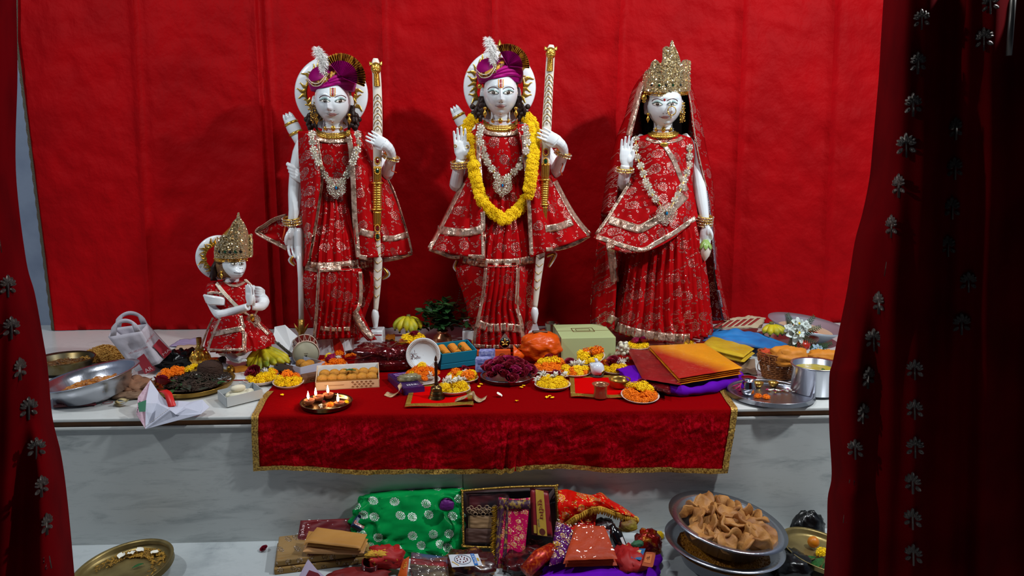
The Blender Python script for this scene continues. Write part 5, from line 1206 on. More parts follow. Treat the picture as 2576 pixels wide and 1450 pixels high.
plate(1140, 977, 88, 'plate of yellow marigolds and white petals behind the brass bell', 'on the plate behind the brass bell', ringspec('y', 10, .66, 0, 1)+[('y', .3, -.35, .9, 1.2), ('y', .55, -.05, .9, 1.1), ('w', -.15, .35, 1.2, 1.7), ('w', .25, .4, 1.2, 1.4), ('y', -.4, -.3, .8, 1), ('w', -.4, .2, 1.1, 1.3)], z=.012)
plate(1381, 925, 80, 'plate of orange marigolds topped with yellow ones beside the rose tray', 'on the plate beside the rose tray', ringspec('o', 11, .66, 0, 1)+[('o', -.2, -.3, .7, 1), ('o', .2, -.3, .7, 1), ('y', -.1, .15, 1.3, 1.25), ('y', .35, .2, 1.3, 1.5), ('y', -.45, .2, 1.2, 1), ('r', .05, .75, 1.6, 1.8), ('o', .7, .3, 1, 1.1)])
plate(1390, 966, 92, 'plate of yellow marigolds ringed with white blossoms and a rose', 'on the plate ringed with white blossoms', ringspec('y', 11, .66, 0, 1)+ringspec('y', 6, .38, .9, 1.1)+[('r', .25, .5, 1.6, 1.9), ('w', -.45, .45, 1.3, 1.5), ('w', .15, .1, 1.5, 1.5), ('w', .7, .4, 1.1, 1.5), ('w', -.8, .2, .6, 1.2)])
plate(1447, 936, 77, 'plate of marigolds, white blossoms and a rose left of the conch', 'on the plate left of the conch', ringspec('yo', 10, .66, 0, 1)+[('y', .1, -.4, .8, 1.3), ('y', -.6, 0, .9, 1.1), ('o', -.2, -.4, .7, 1), ('w', -.15, .25, 1.2, 1.5), ('w', .35, .2, 1.3, 1.6), ('r', -.25, .65, 1.6, 1.9), ('y', .6, -.2, .8, 1)])
plate(1488, 900, 74, 'tilted plate of marigolds leaning on the pale green box', 'on the tilted plate against the green box', ringspec('y', 8, .6, 0, 1)+[('y', -.45, -.1, .9, 1.5), ('o', .5, .1, .9, 1.7), ('o', -.1, .45, 1, 1.2), ('w', .1, .1, .9, 1.1), ('y', -.5, .35, 1, 1.1), ('y', .25, .5, 1, 1)], z=.055, rot=(R(10), R(-16), 0))
plate(1550, 930, 76, 'plate of yellow marigolds and a rose right of the conch', 'on the plate right of the conch', ringspec('y', 10, .66, 0, 1)+[('y', -.2, -.4, .8, 1.1), ('y', .3, -.3, .8, 1.1), ('w', .35, .25, 1.1, 1.5), ('r', -.15, .35, 1.6, 2.3), ('o', -.5, .6, 1, 1.1)])
plate(1610, 993, 97, 'plate heaped with orange and yellow marigolds in front of the purple velvet', 'on the plate in front of the purple velvet', ringspec('o', 13, .70, 0, 1)+ringspec('o', 8, .48, .8, 1.1)+[('y', -.2, .25, 1.9, 1.3), ('y', .2, .2, 2.0, 1.4), ('y', .45, .0, 1.6, 1.1), ('y', -.4, .45, 1.5, 1.1), ('y', 0, -.05, 1.9, 1.1), ('r', .2, .6, 1.9, 1.6)], rot=(R(8), 0, 0))
plate(1604, 872, 60, 'plate of marigolds and magenta roses half hidden behind the sari packets', 'on the plate behind the red sari packet', ringspec('y', 8, .6, 0, 1)+[('m', -.2, 0, 1.2, 1.6), ('m', .5, .1, 1.4, 1.7), ('r', .1, .5, 1.2, 1.6)], z=.03)
plate(1710, 864, 82, 'plate of yellow marigolds and a rose behind the orange sari packet', 'on the plate behind the orange sari packet', ringspec('y', 9, .62, 0, 1)+[('r', -.25, .1, 1.3, 1.8), ('w', .3, .1, 1, 1.5), ('y', 0, -.4, .9, 1.1)], z=.03)
plate(1186, 876, 60, 'plate of petals, roses and a marigold behind the teal sweet box', 'on the plate behind the teal sweet box', ringspec('wo', 8, .6, 0, .9)+[('r', -.3, .1, 1, 1.5), ('y', .5, .1, 1.1, 1.2)])
for u, v, r in ((852, 899, 13), (877, 902, 9), (893, 896, 9), (868, 917, 6)):
    p = Pz(u, v, .012); flower('o', p+V((0, 0, r*S(p)*.6)), r*S(p), 'lying loose behind the laddoo box')
# heap of loose flowers in front of the leaning white plate
hp, r = dish('flower_plate', 'plate hidden under a heap of orange marigolds by the leaning white plate', 'plate', 1062, 955, 92, .012, M_paper, base=.7)
for i in range(26):
    a = i*2.4; d = sqrt(i/26)*.8; x, y = d*cos(a), d*sin(a); flower('o' if i % 6 else ('w' if i % 12 else 'y'), mount(hp, x*r, y*r, .02+.055*(1-d)), 10*S(V(hp.location))*random.uniform(.9, 1.3), 'in the heap by the leaning white plate', ex=posw(x, y))
# leaning paper plate
p = Pz(1063, 946, .01); k = S(p); lp_ = thing('paper_plate', 'empty white paper plate standing on edge behind the marigold heap', 'plate', (p.x, p.y+.07, .006), (R(72), 0, R(6)))
M_pl = mat('white_paper_plate', 'cfd6da', .5)
rr = 44*k
MB().lathe([(.001, .004), (rr*.70, .004), (rr*.73, .008), (rr*.95, .022), (rr, .021), (rr*.99, .018), (rr*.74, .004), (rr*.70, 0), (.001, 0)], 56, Matrix.Translation((0, rr, 0))).build('body', M_pl, lp_)
m = MB()
for i in range(64): a = 2*pi*i/64; m.tube([(rr*.74*cos(a), rr+rr*.74*sin(a), .0095), (rr*.95*cos(a), rr+rr*.95*sin(a), .0225)], .0012, 4)
m.build('crimped_edge', mat('beige_crimp', 'c0a898', .5), lp_)
# ---- diya thali with clay lamps
th, r = dish('lamp_tray', 'round steel tray holding four burning clay lamps', 'tray', 821, 1010, 131, .02, mat('thali_metal', '8f7a5c', .2, 1), base=.82)
M_clay = mat('clay', '8a4a2c', .8, var='6a3420', vs=40); M_oil = mat('lamp_oil', '3a1206', .1, coat=1); M_flame = mat('flame', (1, .72, .38), .5, emit=38)
for i, (u, v, fx, fy) in enumerate(((778, 1006, 775, 993), (801, 997, 792, 987), (826, 991, 825, 985), (854, 1012, 849, 1008))):
    p = Pz(u, v, .03); k = S(p); p.z = .012; rr = 13.5*k
    d = thing('clay_lamp', 'burning clay lamp '+('nearest the front left rim of the lamp tray', 'second from the left on the lamp tray', 'at the back of the lamp tray, mostly shaded', 'at the right side of the lamp tray')[i], 'lamp', tuple(p), group='clay lamps on the steel tray')
    MB().lathe([(.001, 0), (rr*.6, 0), (rr*.95, rr*.5), (rr, rr*.85), (rr*.9, rr*.86), (rr*.7, rr*.45), (.001, rr*.3)], 20).build('bowl', M_clay, d)
    MB().lathe([(.001, rr*.62), (rr*.82, rr*.62)], 16).build('oil', M_oil, d)
    x = (fx-u)*k*.7; MB().tube([(x*.3, 0, rr*.62), (x, -.002, rr*.85), (x, -.002, rr*1.1)], .0014, 5).build('wick', M_dark, d)
    MB().lathe([(.0008, 0), (.0045, .006), (.0052, .012), (.0032, .022), (.0004, .034)], 10, Matrix.Translation((x, -.002, rr*.95))).build('flame', M_flame, d)
    ld = bpy.data.lights.new('flame_light', 'POINT'); ld.energy = .25; ld.color = (1, .55, .2); ld.shadow_soft_size = .008; lo = bpy.data.objects.new('flame_light', ld); COL.objects.link(lo); lo.parent = d; lo.location = (x, -.004, rr*.95+.022)
p = Pz(831, 1020, .02); flower('o', p, 10*S(p), 'on the lamp tray'); p = Pz(815, 1012, .018); flower('r', p, 6*S(p), 'on the lamp tray'); p = Pz(806, 1023, .018); flower('w', p, 8*S(p), 'on the lamp tray'); p = Pz(872, 1012, .016); flower('y', p, 6*S(p), 'on the lamp tray')
# ---- brass bell
p = Pz(1098, 1002, .010); k = S(p)*1.12; bl = thing('brass_bell', 'antique brass hand bell with figured handle on a red mat', 'bell', tuple(p))
M_ab = mat('antique_brass', '7a6540', .32, 1, var='3a2c1c', vs=30)
MB().lathe([(19*k, 0), (19*k, 1.5*k), (16*k, 6*k), (14.5*k, 10*k), (15*k, 12*k), (13.5*k, 14*k), (12.5*k, 20*k), (13*k, 22*k), (12*k, 25*k), (10*k, 27*k), (5*k, 29*k), (4*k, 31*k)], 32).build('bell_cup', M_ab, bl)
MB().lathe([(4*k, 30*k), (6.5*k, 33*k), (4*k, 36*k), (3.4*k, 42*k), (4*k, 48*k), (3.2*k, 54*k), (3.8*k, 66*k), (3.2*k, 72*k), (4.2*k, 80*k), (2.6*k, 84*k)], 16).build('handle', mat('dark_bronze', '4a2c20', .4, .9), bl)
m = MB().ball((0, 0, 89*k), (3.4*k, 3.4*k, 4.2*k), 12, 8); m.lathe([(3*k, 92*k), (2*k, 95*k), (.3*k, 99*k)], 10); m.ball((0, -3*k, 88*k), (1.2*k, 1.6*k, 1.4*k), 6, 5); m.build('finial', mat('dark_bronze', '4a2c20', .4, .9), bl)
# ---- copper cup, brass bowl
dish('copper_cup', 'small shiny copper cup standing on the red mat', 'cup', 1511, 966, 44, .058, M_copper, .010, prof=[(.001, 0), (.80, 0), (.80, .06), (.76, .5), (.8, .85), (1, 1), (.96, 1.01), (.76, .86), (.72, .1), (.001, .08)])
dish('brass_bowl', 'small brass bowl beside the copper cup', 'bowl', 1559, 953, 56, .042, M_brass, .010, prof=[(.001, 0), (.6, 0), (.85, .3), (.93, .8), (1, 1), (.97, 1.02), (.88, .8), (.78, .3), (.001, .08)])
# ---- conch on a stand
p = Pz(1501, 946, .012); k = S(p); cn = thing('conch_shell', 'white conch shell on a small dark stand between the flower plates', 'conch', tuple(p))
prof = [(.3, -24), (3, -22), (6, -19), (5.6, -18), (11, -13), (10.4, -12), (17, -5), (19, 2), (17, 9), (12, 15), (8, 18), (6.5, 20)]
Mc = Matrix.Translation((0, 0, 19*k)) @ V((.66, -.6, -.42)).to_track_quat('Z', 'Y').to_matrix().to_4x4()
MB().lathe([(a*k, b*k) for a, b in prof], 28, Mc).build('shell', mat('porcelain_white', 'd3dbe6', .15, coat=.8), cn)
MB().lathe([(6.5*k, 20*k), (7.4*k, 20.5*k), (7.4*k, 19*k)], 20, Mc).build('gold_lip', M_gold, cn); MB().lathe([(.001, 19.6*k), (5.6*k, 19.8*k)], 16, Mc).build('mouth', M_dark, cn)
MB().tube([Mc @ V((0, 14*k, -6*k)), Mc @ V((0, 20*k, -12*k)), Mc @ V((2*k, 17*k, -20*k))], [5*k, 4*k, 1*k], 8).build('horn', mat('porcelain_white', 'd3dbe6'), cn)
MB().lathe([(17*k, 0), (18*k, 2*k), (12*k, 4*k), (13*k, 7*k), (.001, 7*k)], 20).build('stand', mat('dark_stand', '3a3830', .5), cn)
# ---- rose tray
rt, r = dish('rose_tray', 'shallow steel tray heaped with dark red roses', 'tray', 1276, 944, 136, .02, M_steel, base=.8)
for i in range(30):
    a = i*2.4+.5; d = sqrt((i+.5)/30)*.93; flower('r' if i % 3 else 'm', mount(rt, d*cos(a)*r, d*sin(a)*r, .026+.06*(1-d*d)), 18.5*S(V(rt.location))*random.uniform(.85, 1.15), 'heaped on the rose tray', (random.uniform(.1, .6), random.uniform(-.4, .4), random.uniform(-.5, .5)), ex=posw(d*cos(a), d*sin(a)))
# ---- white box of laddoos standing on its corner, sweets
M_ladu = mat('yellow_sweet', 'c98a2c', .7, bump=.5, bs=90, var='b87a22', vs=30); M_pedo = mat('orange_sweet', 'dc8a20', .6, bump=.2, bs=80); M_whs = mat('white_sweet', 'dcd6bc', .6)
def box3(name, label, cat, C, Rr, L, h, m, z=.005, open_=True, th=.0025, flare=0):
    """box from three pixel points on its base: near corner, right corner, left corner"""
    c, a, b = Pz(*C, z), Pz(*Rr, z)-Pz(*C, z), Pz(*L, z)-Pz(*C, z); t = thing(name, label, cat, tuple(c)); O = V((0, 0, 0)); H = V((0, 0, h))
    def slab(o, x, y, nm):
        n = x.cross(y).normalized()*th; MB().add([o, o+x, o+x+y, o+y, o+n, o+x+n, o+x+y+n, o+y+n], [(3, 2, 1, 0), (4, 5, 6, 7), (0, 1, 5, 4), (1, 2, 6, 5), (2, 3, 7, 6), (3, 0, 4, 7)]).build(nm, m, t, False)
    slab(O, a, b, 'base')
    if not open_: slab(H, a, b, 'lid')
    for o, x in ((O, a), (a, b), (a+b, -a), (b, -b)): slab(o, x, H+x.cross(V((0, 0, 1))).normalized()*flare, 'wall')
    return t, a, b
M_boxw = mat('lilac_white_card', 'b9c0cf', .5); M_boxg = mat('grey_white_card', 'aeb4b6', .5)
bx, a, b = box3('sweet_box', 'shallow white card box with a few yellow sweets beside the drum', 'sweet box', (756, 946), (817, 931), (690, 929), .04, M_boxw)
for x, y in ((.62, .55), (.75, .35), (.55, .3)): p = V(bx.location)+a*x+b*y; tag(put('laddoo', boxy((.05, .05, .04), 2.2, 12, 8).mesh('laddoo'), p+V((0, 0, .024))), 'round yellow sweet in the shallow white card box', 'sweet', 'sweets in the shallow white card box').data.materials.append(M_ladu)
bx, a, b = box3('sweet_box', 'grey white card box of pale oval sweets at the cloth edge', 'sweet box', (571, 1025), (660, 1003), (550, 1006), .04, M_boxg)
for i, (x, y, z) in enumerate(((.35, .4, 0), (.5, .45, .0), (.45, .5, .028), (.62, .6, 0), (.3, .7, 0), (.75, .5, 0))):
    p = V(bx.location)+a*x+b*y; me = boxy((.062, .034, .03), 2.3, 14, 8).mesh('oval_sweet'); me.materials.append(M_whs); tag(put('oval_sweet', me, p+V((0, 0, .02+z)), (0, 0, .3*i)), 'pale oval milk sweet in the grey white box', 'sweet', 'sweets in the grey white box')
# laddoo box with printed front
A, W, ang = frame(794, 984, 955, 975); lb_ = thing('laddoo_box', 'cream printed card box holding a row of golden laddoos', 'sweet box', tuple(A), (0, 0, ang)); D_ = .135; H = .036
M_cream = mat('cream_card', 'd8b690', .55); M_inner = mat('brown_card', '8a5a20', .6); M_prin = mat('brown_print', '8a5a3a', .6)
MB().box((W/2, D_/2, .002), (W, D_, .004)).build('base', M_cream, lb_, False)
MB().box((W/2, .0015, H/2), (W, .003, H)).build('front_wall', M_cream, lb_, False)
for x in (.0015, W-.0015): MB().add([(x-.0015, 0, 0), (x-.0015, D_, 0), (x-.0015, D_+.01, H*2.0), (x-.0015, 0, H), (x+.0015, 0, 0), (x+.0015, D_, 0), (x+.0015, D_+.01, H*2.0), (x+.0015, 0, H)], [(0, 1, 2, 3), (7, 6, 5, 4), (0, 3, 7, 4), (3, 2, 6, 7), (2, 1, 5, 6)]).build('side_wall', M_cream, lb_, False)
MB().add([(0, D_, 0), (W, D_, 0), (W, D_+.01, H*2.0), (0, D_+.01, H*2.0)], [(0, 1, 2, 3)]).build('back_wall', M_papw, lb_, False, thick=.003)
MB().box((W/2, .006, H*.75), (W*.97, .003, H*.8)).build('liner', M_inner, lb_, False); MB().box((W/2, D_*.5, .02), (W*.96, D_*.9, .004)).build('tray', M_inner, lb_, False)
scrib(lb_, [(W*.14, -.0008, H*.54), (W*.45, -.0008, H*.54), (W*.45, -.0008, H*.62), (W*.14, -.0008, H*.62)], M_prin, 34, world=False, off=0)
mo = MB()
for j in range(3):
    for i in range(5):
        x = W*(.58+.07*i+(.035 if j % 2 else 0)); z = H*(.2+.28*j)
        for q in range(7): a_ = R(20+q*23); mo.tube([(x+.0025*cos(a_), -.0006, z+.0025*sin(a_)), (x+.0065*cos(a_), -.0006, z+.0065*sin(a_))], .0008, 4)
        mo.tube([(x, -.0006, z), (x, -.0006, z-.004)], .0008, 4)
mo.build('paisley_print', M_prin, lb_)
lad = boxy((.05, .05, .045), 2.2, 14, 9, .02, 5).mesh('laddoo'); lad.materials.append(M_ladu)
for i in range(6):
    for j in range(2):
        f = put('laddoo', lad, mount(lb_, W*(.1+.155*i+.03*j), .04+.05*j, .036+.008*j)); tag(f, 'golden laddoo, '+('leftmost', 'second from the left', 'third from the left', 'third from the right', 'second from the right', 'rightmost')[i]+' in the '+('front', 'back')[j]+' row of the cream box', 'sweet', 'laddoos in the cream printed box')
def sprig(loc, n, L, label, seed=1, rot=(0, 0, 0)):
    t = thing('leaf_sprig', label, 'leaves', loc, rot); rnd = random.Random(seed); me = leafmesh(1, .45, .25).mesh('leaf'); me.materials.append(M_leaf)
    for i in range(n): put('leaf', me, (0, 0, .003), (rnd.uniform(.1, .6), rnd.uniform(-.3, .3), rnd.uniform(0, 6.3)), L*rnd.uniform(.7, 1.1), t)
sprig(tuple(mount(lb_, W*.53, .05, .066)), 8, .035, 'green leaf sprig lying on the golden laddoos')
# teal box
A, W, ang = frame(1108, 933, 1197, 921); tb = thing('sweet_box', 'teal two-tier card box with stacked orange sweet discs', 'sweet box', tuple(A+V((0, 0, .004))), (R(13), 0, ang)); M_tealb = mat('teal_card', '0a86a4', .5); D_ = .118
MB().box((W/2, D_/2, .013), (W, D_, .026)).build('lower_tier', M_tealb, tb, False, bevel=.002)
for c, d in (((W/2, .002, .055), (W, .004, .05)), ((W/2, D_-.002, .055), (W, .004, .05)), ((.002, D_/2, .055), (.004, D_, .05)), ((W-.002, D_/2, .055), (.004, D_, .05))): MB().box(c, d).build('wall', M_tealb, tb, False)
MB().box((W/2, D_/2, .034), (W*.96, D_*.95, .004)).build('tray', mat('tray_card', '0a6f8a', .6), tb, False)
disc = MB().lathe([(.001, 0), (.019, .0), (.021, .003), (.021, .006), (.018, .009), (.001, .009)], 18).mesh('sweet_disc'); disc.materials.append(M_pedo)
for i in range(3):
    for j in range(7): tag(put('sweet_disc', disc, mount(tb, W*(.2+.3*i), .022+.0125*j, .062), (R(-50), 0, ang)), 'orange sweet disc, number %d from the front in the %s stack of the teal box' % (j+1, ('left', 'middle', 'right')[i]), 'sweet', 'sweet discs in the teal box')
sprig(tuple(mount(tb, W*.6, .03, .085)), 4, .025, 'small green leaf on the orange sweet discs', 3)
# pale green box
A, W, ang = frame(1411, 909, 1548, 906); M_grn = mat('pale_green_card', 'b3c088', .5); M_grnl = mat('brown_line', '6a4a26', .6)
gb = thing('gift_box', 'pale green lidded gift box with inset handle panel', 'box', tuple(A), (0, 0, ang)); H = .115; D_ = .30
MB().box((W/2, D_/2, H/2), (W, D_, H)).build('body', M_grn, gb, False, bevel=.002)
MB().box((W/2, D_*.5, H+.0005), (W*.99, .002, .0015)).build('lid_seam', M_grnl, gb, False)
for x0, x1, y0, y1, w_ in ((.30, .70, .42, .68, .003), (.37, .63, .48, .62, .0015)):
    for c, d in ((((x0+x1)/2, y0), ((x1-x0)*W, w_)), (((x0+x1)/2, y1), ((x1-x0)*W, w_)), ((x0, (y0+y1)/2), (w_, (y1-y0)*D_)), ((x1, (y0+y1)/2), (w_, (y1-y0)*D_))): MB().box((c[0]*W, c[1]*D_, H+.001), (d[0], d[1], .002)).build('panel_line', M_grnl, gb, False)
for x in (0, W): MB().box((x, D_/2, H), (.0016, D_, .0016)).build('edge_line', M_grnl, gb, False)
# incense box and packet
ib, a, b = box3('incense_box', 'flat purple incense box with a herb packet on top', 'box', (1017, 995), (1067, 989), (977, 957), .028, mat('purple_card', '3a1a5c', .35, coat=.3, var='2a1048', vs=8), open_=False)
q = lambda x, y: V(ib.location)+a*x+b*y+V((0, 0, .0308))
scrib(ib, [q(.2, .74), q(.85, .76), q(.85, .95), q(.2, .93)], mat('lilac_print', 'a07ab8', .5), 9, 2); scrib(ib, [q(.25, .08), q(.8, .08), q(.8, .2), q(.25, .2)], mat('pale_print', 'b0a8b8', .5), 5)
hp_ = crumple((.10, .055, .035), 3, .25, 3).build('herb_packet', mat('herb_mix', '8a8260', .5, var='5a5438', vs=60, coat=.6)); hp_.location = q(.65, .45); hp_.rotation_euler = (0, 0, .3); tag(hp_, 'clear packet of dried herbs lying on the purple incense box', 'packet')
# bank notes
def note(label, pts, w_, col, var, seed):
    """folded bank note through pixel points along its fold line (u,v,z)"""
    Q = [Pz(u, v, z) for u, v, z in pts]; t = thing('bank_note', label, 'bank note', tuple(Q[0])); rows = []
    for p_ in spl([tuple(x) for x in Q], 20): rows.append([V(p_), V(p_)+V((.004, w_*.5, .001)), V(p_)+V((.008, w_, 0))])
    MB().grid(rows).build('paper', mat(col+'_note', col, .6, var=var, vs=60, vlo=.45, vhi=.6), t, world=True, thick=.0006)
    return t
note('tan ten rupee note folded in a zigzag beside the incense box', [(966, 995, .008), (985, 1000, .006), (1003, 985, .03), (1000, 972, .045)], .05, 'c4a47e', '9a7650', 1)
note('tan ten rupee note standing folded at the right of the bell mat', [(1143, 1012, .01), (1168, 1004, .03), (1185, 994, .05), (1192, 1005, .022), (1205, 1013, .008), (1221, 1005, .014)], .05, 'bca07c', '94744e', 2)
oc, a, b = box3('gift_envelope', 'orange envelope with a dark printed pot standing behind the rupee notes', 'envelope', (1190, 912), (1284, 910), (1190, 908), .055, mat('orange_card', 'd8541a', .5), open_=False, th=.001)
c_ = V(oc.location)+a*.78+V((0, -.004, .024)); MB().grid([[c_+V(((.014+.0016*cos(q_))*cos(t)*1.1, .0005*sin(q_), (.017+.0016*cos(q_))*sin(t))) for q_ in [0, 2, 4]] for t in [2*pi*x/20 for x in range(21)]], True).build('pot_print', M_maroon, oc, world=True)
for i, (u, v, h) in enumerate(((1205, 922, .072), (1196, 937, .062))):
    nt, a, b = box3('bank_note', ('lilac hundred rupee note standing against the orange envelope', 'lilac hundred rupee note leaning in front of the other lilac note')[i], 'bank note', (u, v), (u+38, v-1), (u+3, v-7), h, mat('lilac_note', '9aa0d0', .55, var='6a70b0', vs=50, vlo=.48, vhi=.58), open_=False, th=.0008)
    q = lambda x, z: V(nt.location)+a*x+V((0, -.0012, z*h)); tquad(nt, '100', [q(.12, .12), q(.4, .12), q(.4, .28), q(.12, .28)], mat('violet_ink', '3a3a70', .5)); scrib(nt, [q(.2, .58), q(.85, .58), q(.85, .74), q(.2, .74)], mat('violet_ink', '3a3a70', .5), 14, 2); tquad(nt, '100', [q(.62, .12), q(.9, .12), q(.9, .28), q(.62, .28)], mat('violet_ink', '3a3a70', .5))
cn_, a, b = box3('bank_note', 'folded cyan fifty rupee note under the rose tray edge', 'bank note', (1238, 967), (1278, 968), (1237, 962), .004, mat('cyan_note', '6ab4c4', .55), open_=False, th=.001)
for u, v in ((1345, 935),): note('grey green note half under the orange marigold plate', [(1340, 950, .008), (1352, 940, .02), (1362, 944, .008)], .03, 'a8a48e', '7c7a66', 3)
# orange satin bundle with wallet, tumbler
p = Pz(1362, 909, .005); k = S(p); ob = thing('satin_bundle', 'bright orange satin bundle tied at its left side', 'bundle', tuple(p)); M_or = mat('orange_satin', 'dc520a', .34, sheen=.2, spec=.35, bump=.9, bs=9, bsc=(1, 1, 2.2), bd=.02)
m = MB(); rows = []
for i in range(30):
    t = pi*i/29; row = []
    for j in range(60):
        a = 2*pi*j/60; d = V((sin(t)*cos(a), sin(t)*sin(a), cos(t))); tie = math.exp(-((d.x+1)/.35)**2)
        f = 1+.05*sin(9*atan2(d.z, d.y)+3*d.x)*tie*2.2+.06*nz(d.x*2.5, d.y*2.5, d.z*4)+.05*sin(8*d.z+4*d.x+3*nz(d.x*2, d.y*2, 0))*(1-d.z)+.05*abs(nz(d.x*5, d.y*4, d.z*9)); row.append(V((d.x*50*k*f, d.y*42*k*f, max(0, 38*k+d.z*40*k*f))))
    rows.append(row)
m.grid(rows, True, True).build('pouch', M_or, ob)
rows = []
for i in range(12):
    f = i/11; rows.append([V((-42*k-f*30*k, -20*k+(.004+f*18*k)*cos(a)-f*6*k, 20*k+f*2*k+(.004+f*16*k)*sin(a)*(1+.5*sin(5*a)*f))) for a in [2*pi*q/40 for q in range(40)]])
MB().grid(rows, True).build('ruffle', M_or, ob, thick=.002)
wl = thing('wallet', 'small dark brown wallet resting on the orange satin bundle', 'wallet', tuple(P(1358, 838, Pz(1362, 909, .005).y+.0)), (R(-12), 0, R(4))); MB().box((0, 0, .006), (.07, .05, .012)).build('body', mat('brown_leather', '3a1410', .4), wl, False, bevel=.003); MB().box((0, -.0255, .006), (.07, .001, .003)).build('stitched_edge', mat('tan_edge', '9a7a60', .5), wl, False)
dish('steel_tumbler', 'tall steel tumbler standing between the orange bundle and green box', 'tumbler', 1389, 812, 37, .115, mat('tumbler_steel', '98907c', .25, 1), .005, prof=[(.001, 0), (.72, 0), (.74, .04), (.96, .97), (1, 1), (.95, 1), (.72, .05), (.001, .03)])
# black badge with gold leaves hanging on the hem
bg = thing('hanging_badge', 'black diamond badge with gold leaf emblem at the middle statue hem', 'badge', tuple(RM.hit(1270, 862, .02))); k = S(V(bg.location))
MB().prism([(x*k, y*k) for x, y in ((0, 24), (14, 6), (11, -10), (0, -19), (-11, -10), (-14, 6))], .003, Matrix.Rotation(R(90), 4, 'X')).build('silver_back', M_silver, bg, False); MB().lathe([(.001, .004), (12.5*k, .004), (12.5*k, .006), (.001, .0062)], 24, Matrix.Rotation(R(90), 4, 'X')).build('black_disc', M_dark, bg)
for x, z, a in ((0, 6, 90), (-5, 1, 150), (5, 1, 30), (-3.5, -5, 200), (3.5, -5, -20)):
    MB().grid([[V((x*k+(5*k*cos(t))*cos(R(a))-(2.2*k*sin(t))*sin(R(a)), -.0068-.0008*q_, z*k+(5*k*cos(t))*sin(R(a))+(2.2*k*sin(t))*cos(R(a)))) for t in [2*pi*w_/12 for w_ in range(12)]] for q_ in (0, 1)], True, True).build('gold_leaf', M_gold, bg)
# ---------------------------------------------------------------- left end of the altar
random.seed(5)
M_curry = mat('curry', '9a5a18', .4, var='5a2c0c', vs=30, bump=1, bs=40, coat=.4); M_chunk = mat('potato_chunk', 'b87420', .45, var='8a4c14', vs=30, coat=.3)
def food(t, r, z, n, sz, m, base, nm, flat=.5, seed=1, mound=.012):
    """heap of small food pieces as one part of the vessel contents"""
    rnd = random.Random(seed); mb = MB(); 
    mb.lathe([(.001, z+mound), (r*.5, z+mound*.8), (r, z)], 24)
    for i in range(n):
        a = rnd.uniform(0, 6.3); d = sqrt(rnd.random())*.92; q = Matrix.Translation((d*r*cos(a), d*r*sin(a), z+mound*(1-d)+sz*.15)) @ Matrix.Rotation(rnd.uniform(0, 6), 4, 'Z') @ Matrix.Rotation(rnd.uniform(-.6, .6), 4, 'X')
        mb.ball((0, 0, 0), (sz*rnd.uniform(.5, 1.2), sz*rnd.uniform(.4, .8), sz*flat*rnd.uniform(.5, 1)), 7, 5, q)
    o = mb.build(nm, m); o.location = t.location; o.rotation_euler = t.rotation_euler; stuff(o); return o
bw, r = dish('food_bowl', 'deep steel bowl of orange vegetable curry leaning at the left altar edge', 'bowl', 236, 942, 236, .10, M_steel, .006, (R(2), R(-10), 0), prof=[(.001, 0), (.50, 0), (.66, .14), (.84, .72), (.9, .93), (1, .98), (1, 1), (.89, .97), (.82, .74), (.64, .18), (.48, .03), (.001, .03)], seg=56)
tag(food(bw, r*.74, .045, 90, .02, M_chunk, M_curry, 'vegetable_curry', .6, 3, .02), 'orange fried vegetable curry in the deep steel bowl', 'food')
bw, r = dish('food_bowl', 'dull brassy pan of brown curry behind the deep steel bowl', 'bowl', 158, 902, 148, .06, mat('dull_pan', '7a7460', .35, 1, var='5a4a2a', vs=9), .006, (0, 0, 0), base=.7)
tag(food(bw, r*.8, .03, 70, .012, mat('brown_curry', '6e4a1c', .5, var='4a2c10', vs=40), None, 'brown_curry', .6, 5), 'brown curry in the dull brassy pan', 'food')
sv, r = dish('noodle_plate', 'round steel plate heaped with yellow fried noodle snack', 'plate', 262, 897, 142, .02, M_steel, .006, base=.8)
m = MB(); rnd = random.Random(8); m.lathe([(.001, .072), (r*.3, .06), (r*.65, .03), (r*.88, .012)], 24)
for i in range(900):
    a = rnd.uniform(0, 6.3); d = sqrt(rnd.random())*.86; z = .074-.066*d**1.2; c = V((d*r*cos(a), d*r*sin(a), z+.002)); e = V((rnd.uniform(-1, 1), rnd.uniform(-1, 1), rnd.uniform(-.3, .3))).normalized()*.011
    m.tube([c-e, c+V((0, 0, .003)), c+e], .0018, 4)
o = m.build('noodle_snack', mat('yellow_noodle', 'd2a04a', .6, var='b88436', vs=40)); o.location = sv.location; stuff(tag(o, 'heap of yellow fried noodle snack on the round steel plate', 'snack'))
# printed carrier bag standing askew
Y1 = Pz(380, 938, .01).y; M_bag = mat('white_bag_fabric', 'b9b4bd', .7, bump=.25, bs=25); M_bagr = mat('red_bag_print', '96202e', .6)
q1 = {'A': P(272, 848, Y1), 'B': P(354, 834, Y1-.02), 'C': P(371, 815, Y1+.11), 'D': P(283, 826, Y1+.12), 'a': P(342, 936, Y1), 'b': P(401, 915, Y1-.01), 'c': P(433, 883, Y1+.10), 'd': P(370, 893, Y1+.12)}
pb = thing('carrier_bag', 'white carrier bag with red print tipped over behind the steel bowl', 'bag', (P(390, 935, Y1).x, Y1, 0))
def face(nm, k4, n=10, amp=.008, seed=0):
    a, b, c, d = [q1[x] for x in k4]; nn = (b-a).cross(d-a).normalized(); rows = []
    for j in range(n+1):
        t = j/n; rows.append([(a*(1-s_)+b*s_)*(1-t)+(d*(1-s_)+c*s_)*t+nn*amp*nz(s_*3+seed, t*3)*4*sin(pi*s_)*sin(pi*t) for s_ in [i/n for i in range(n+1)]])
    MB().grid(rows).build(nm, M_bag, pb, world=True, thick=.0012)
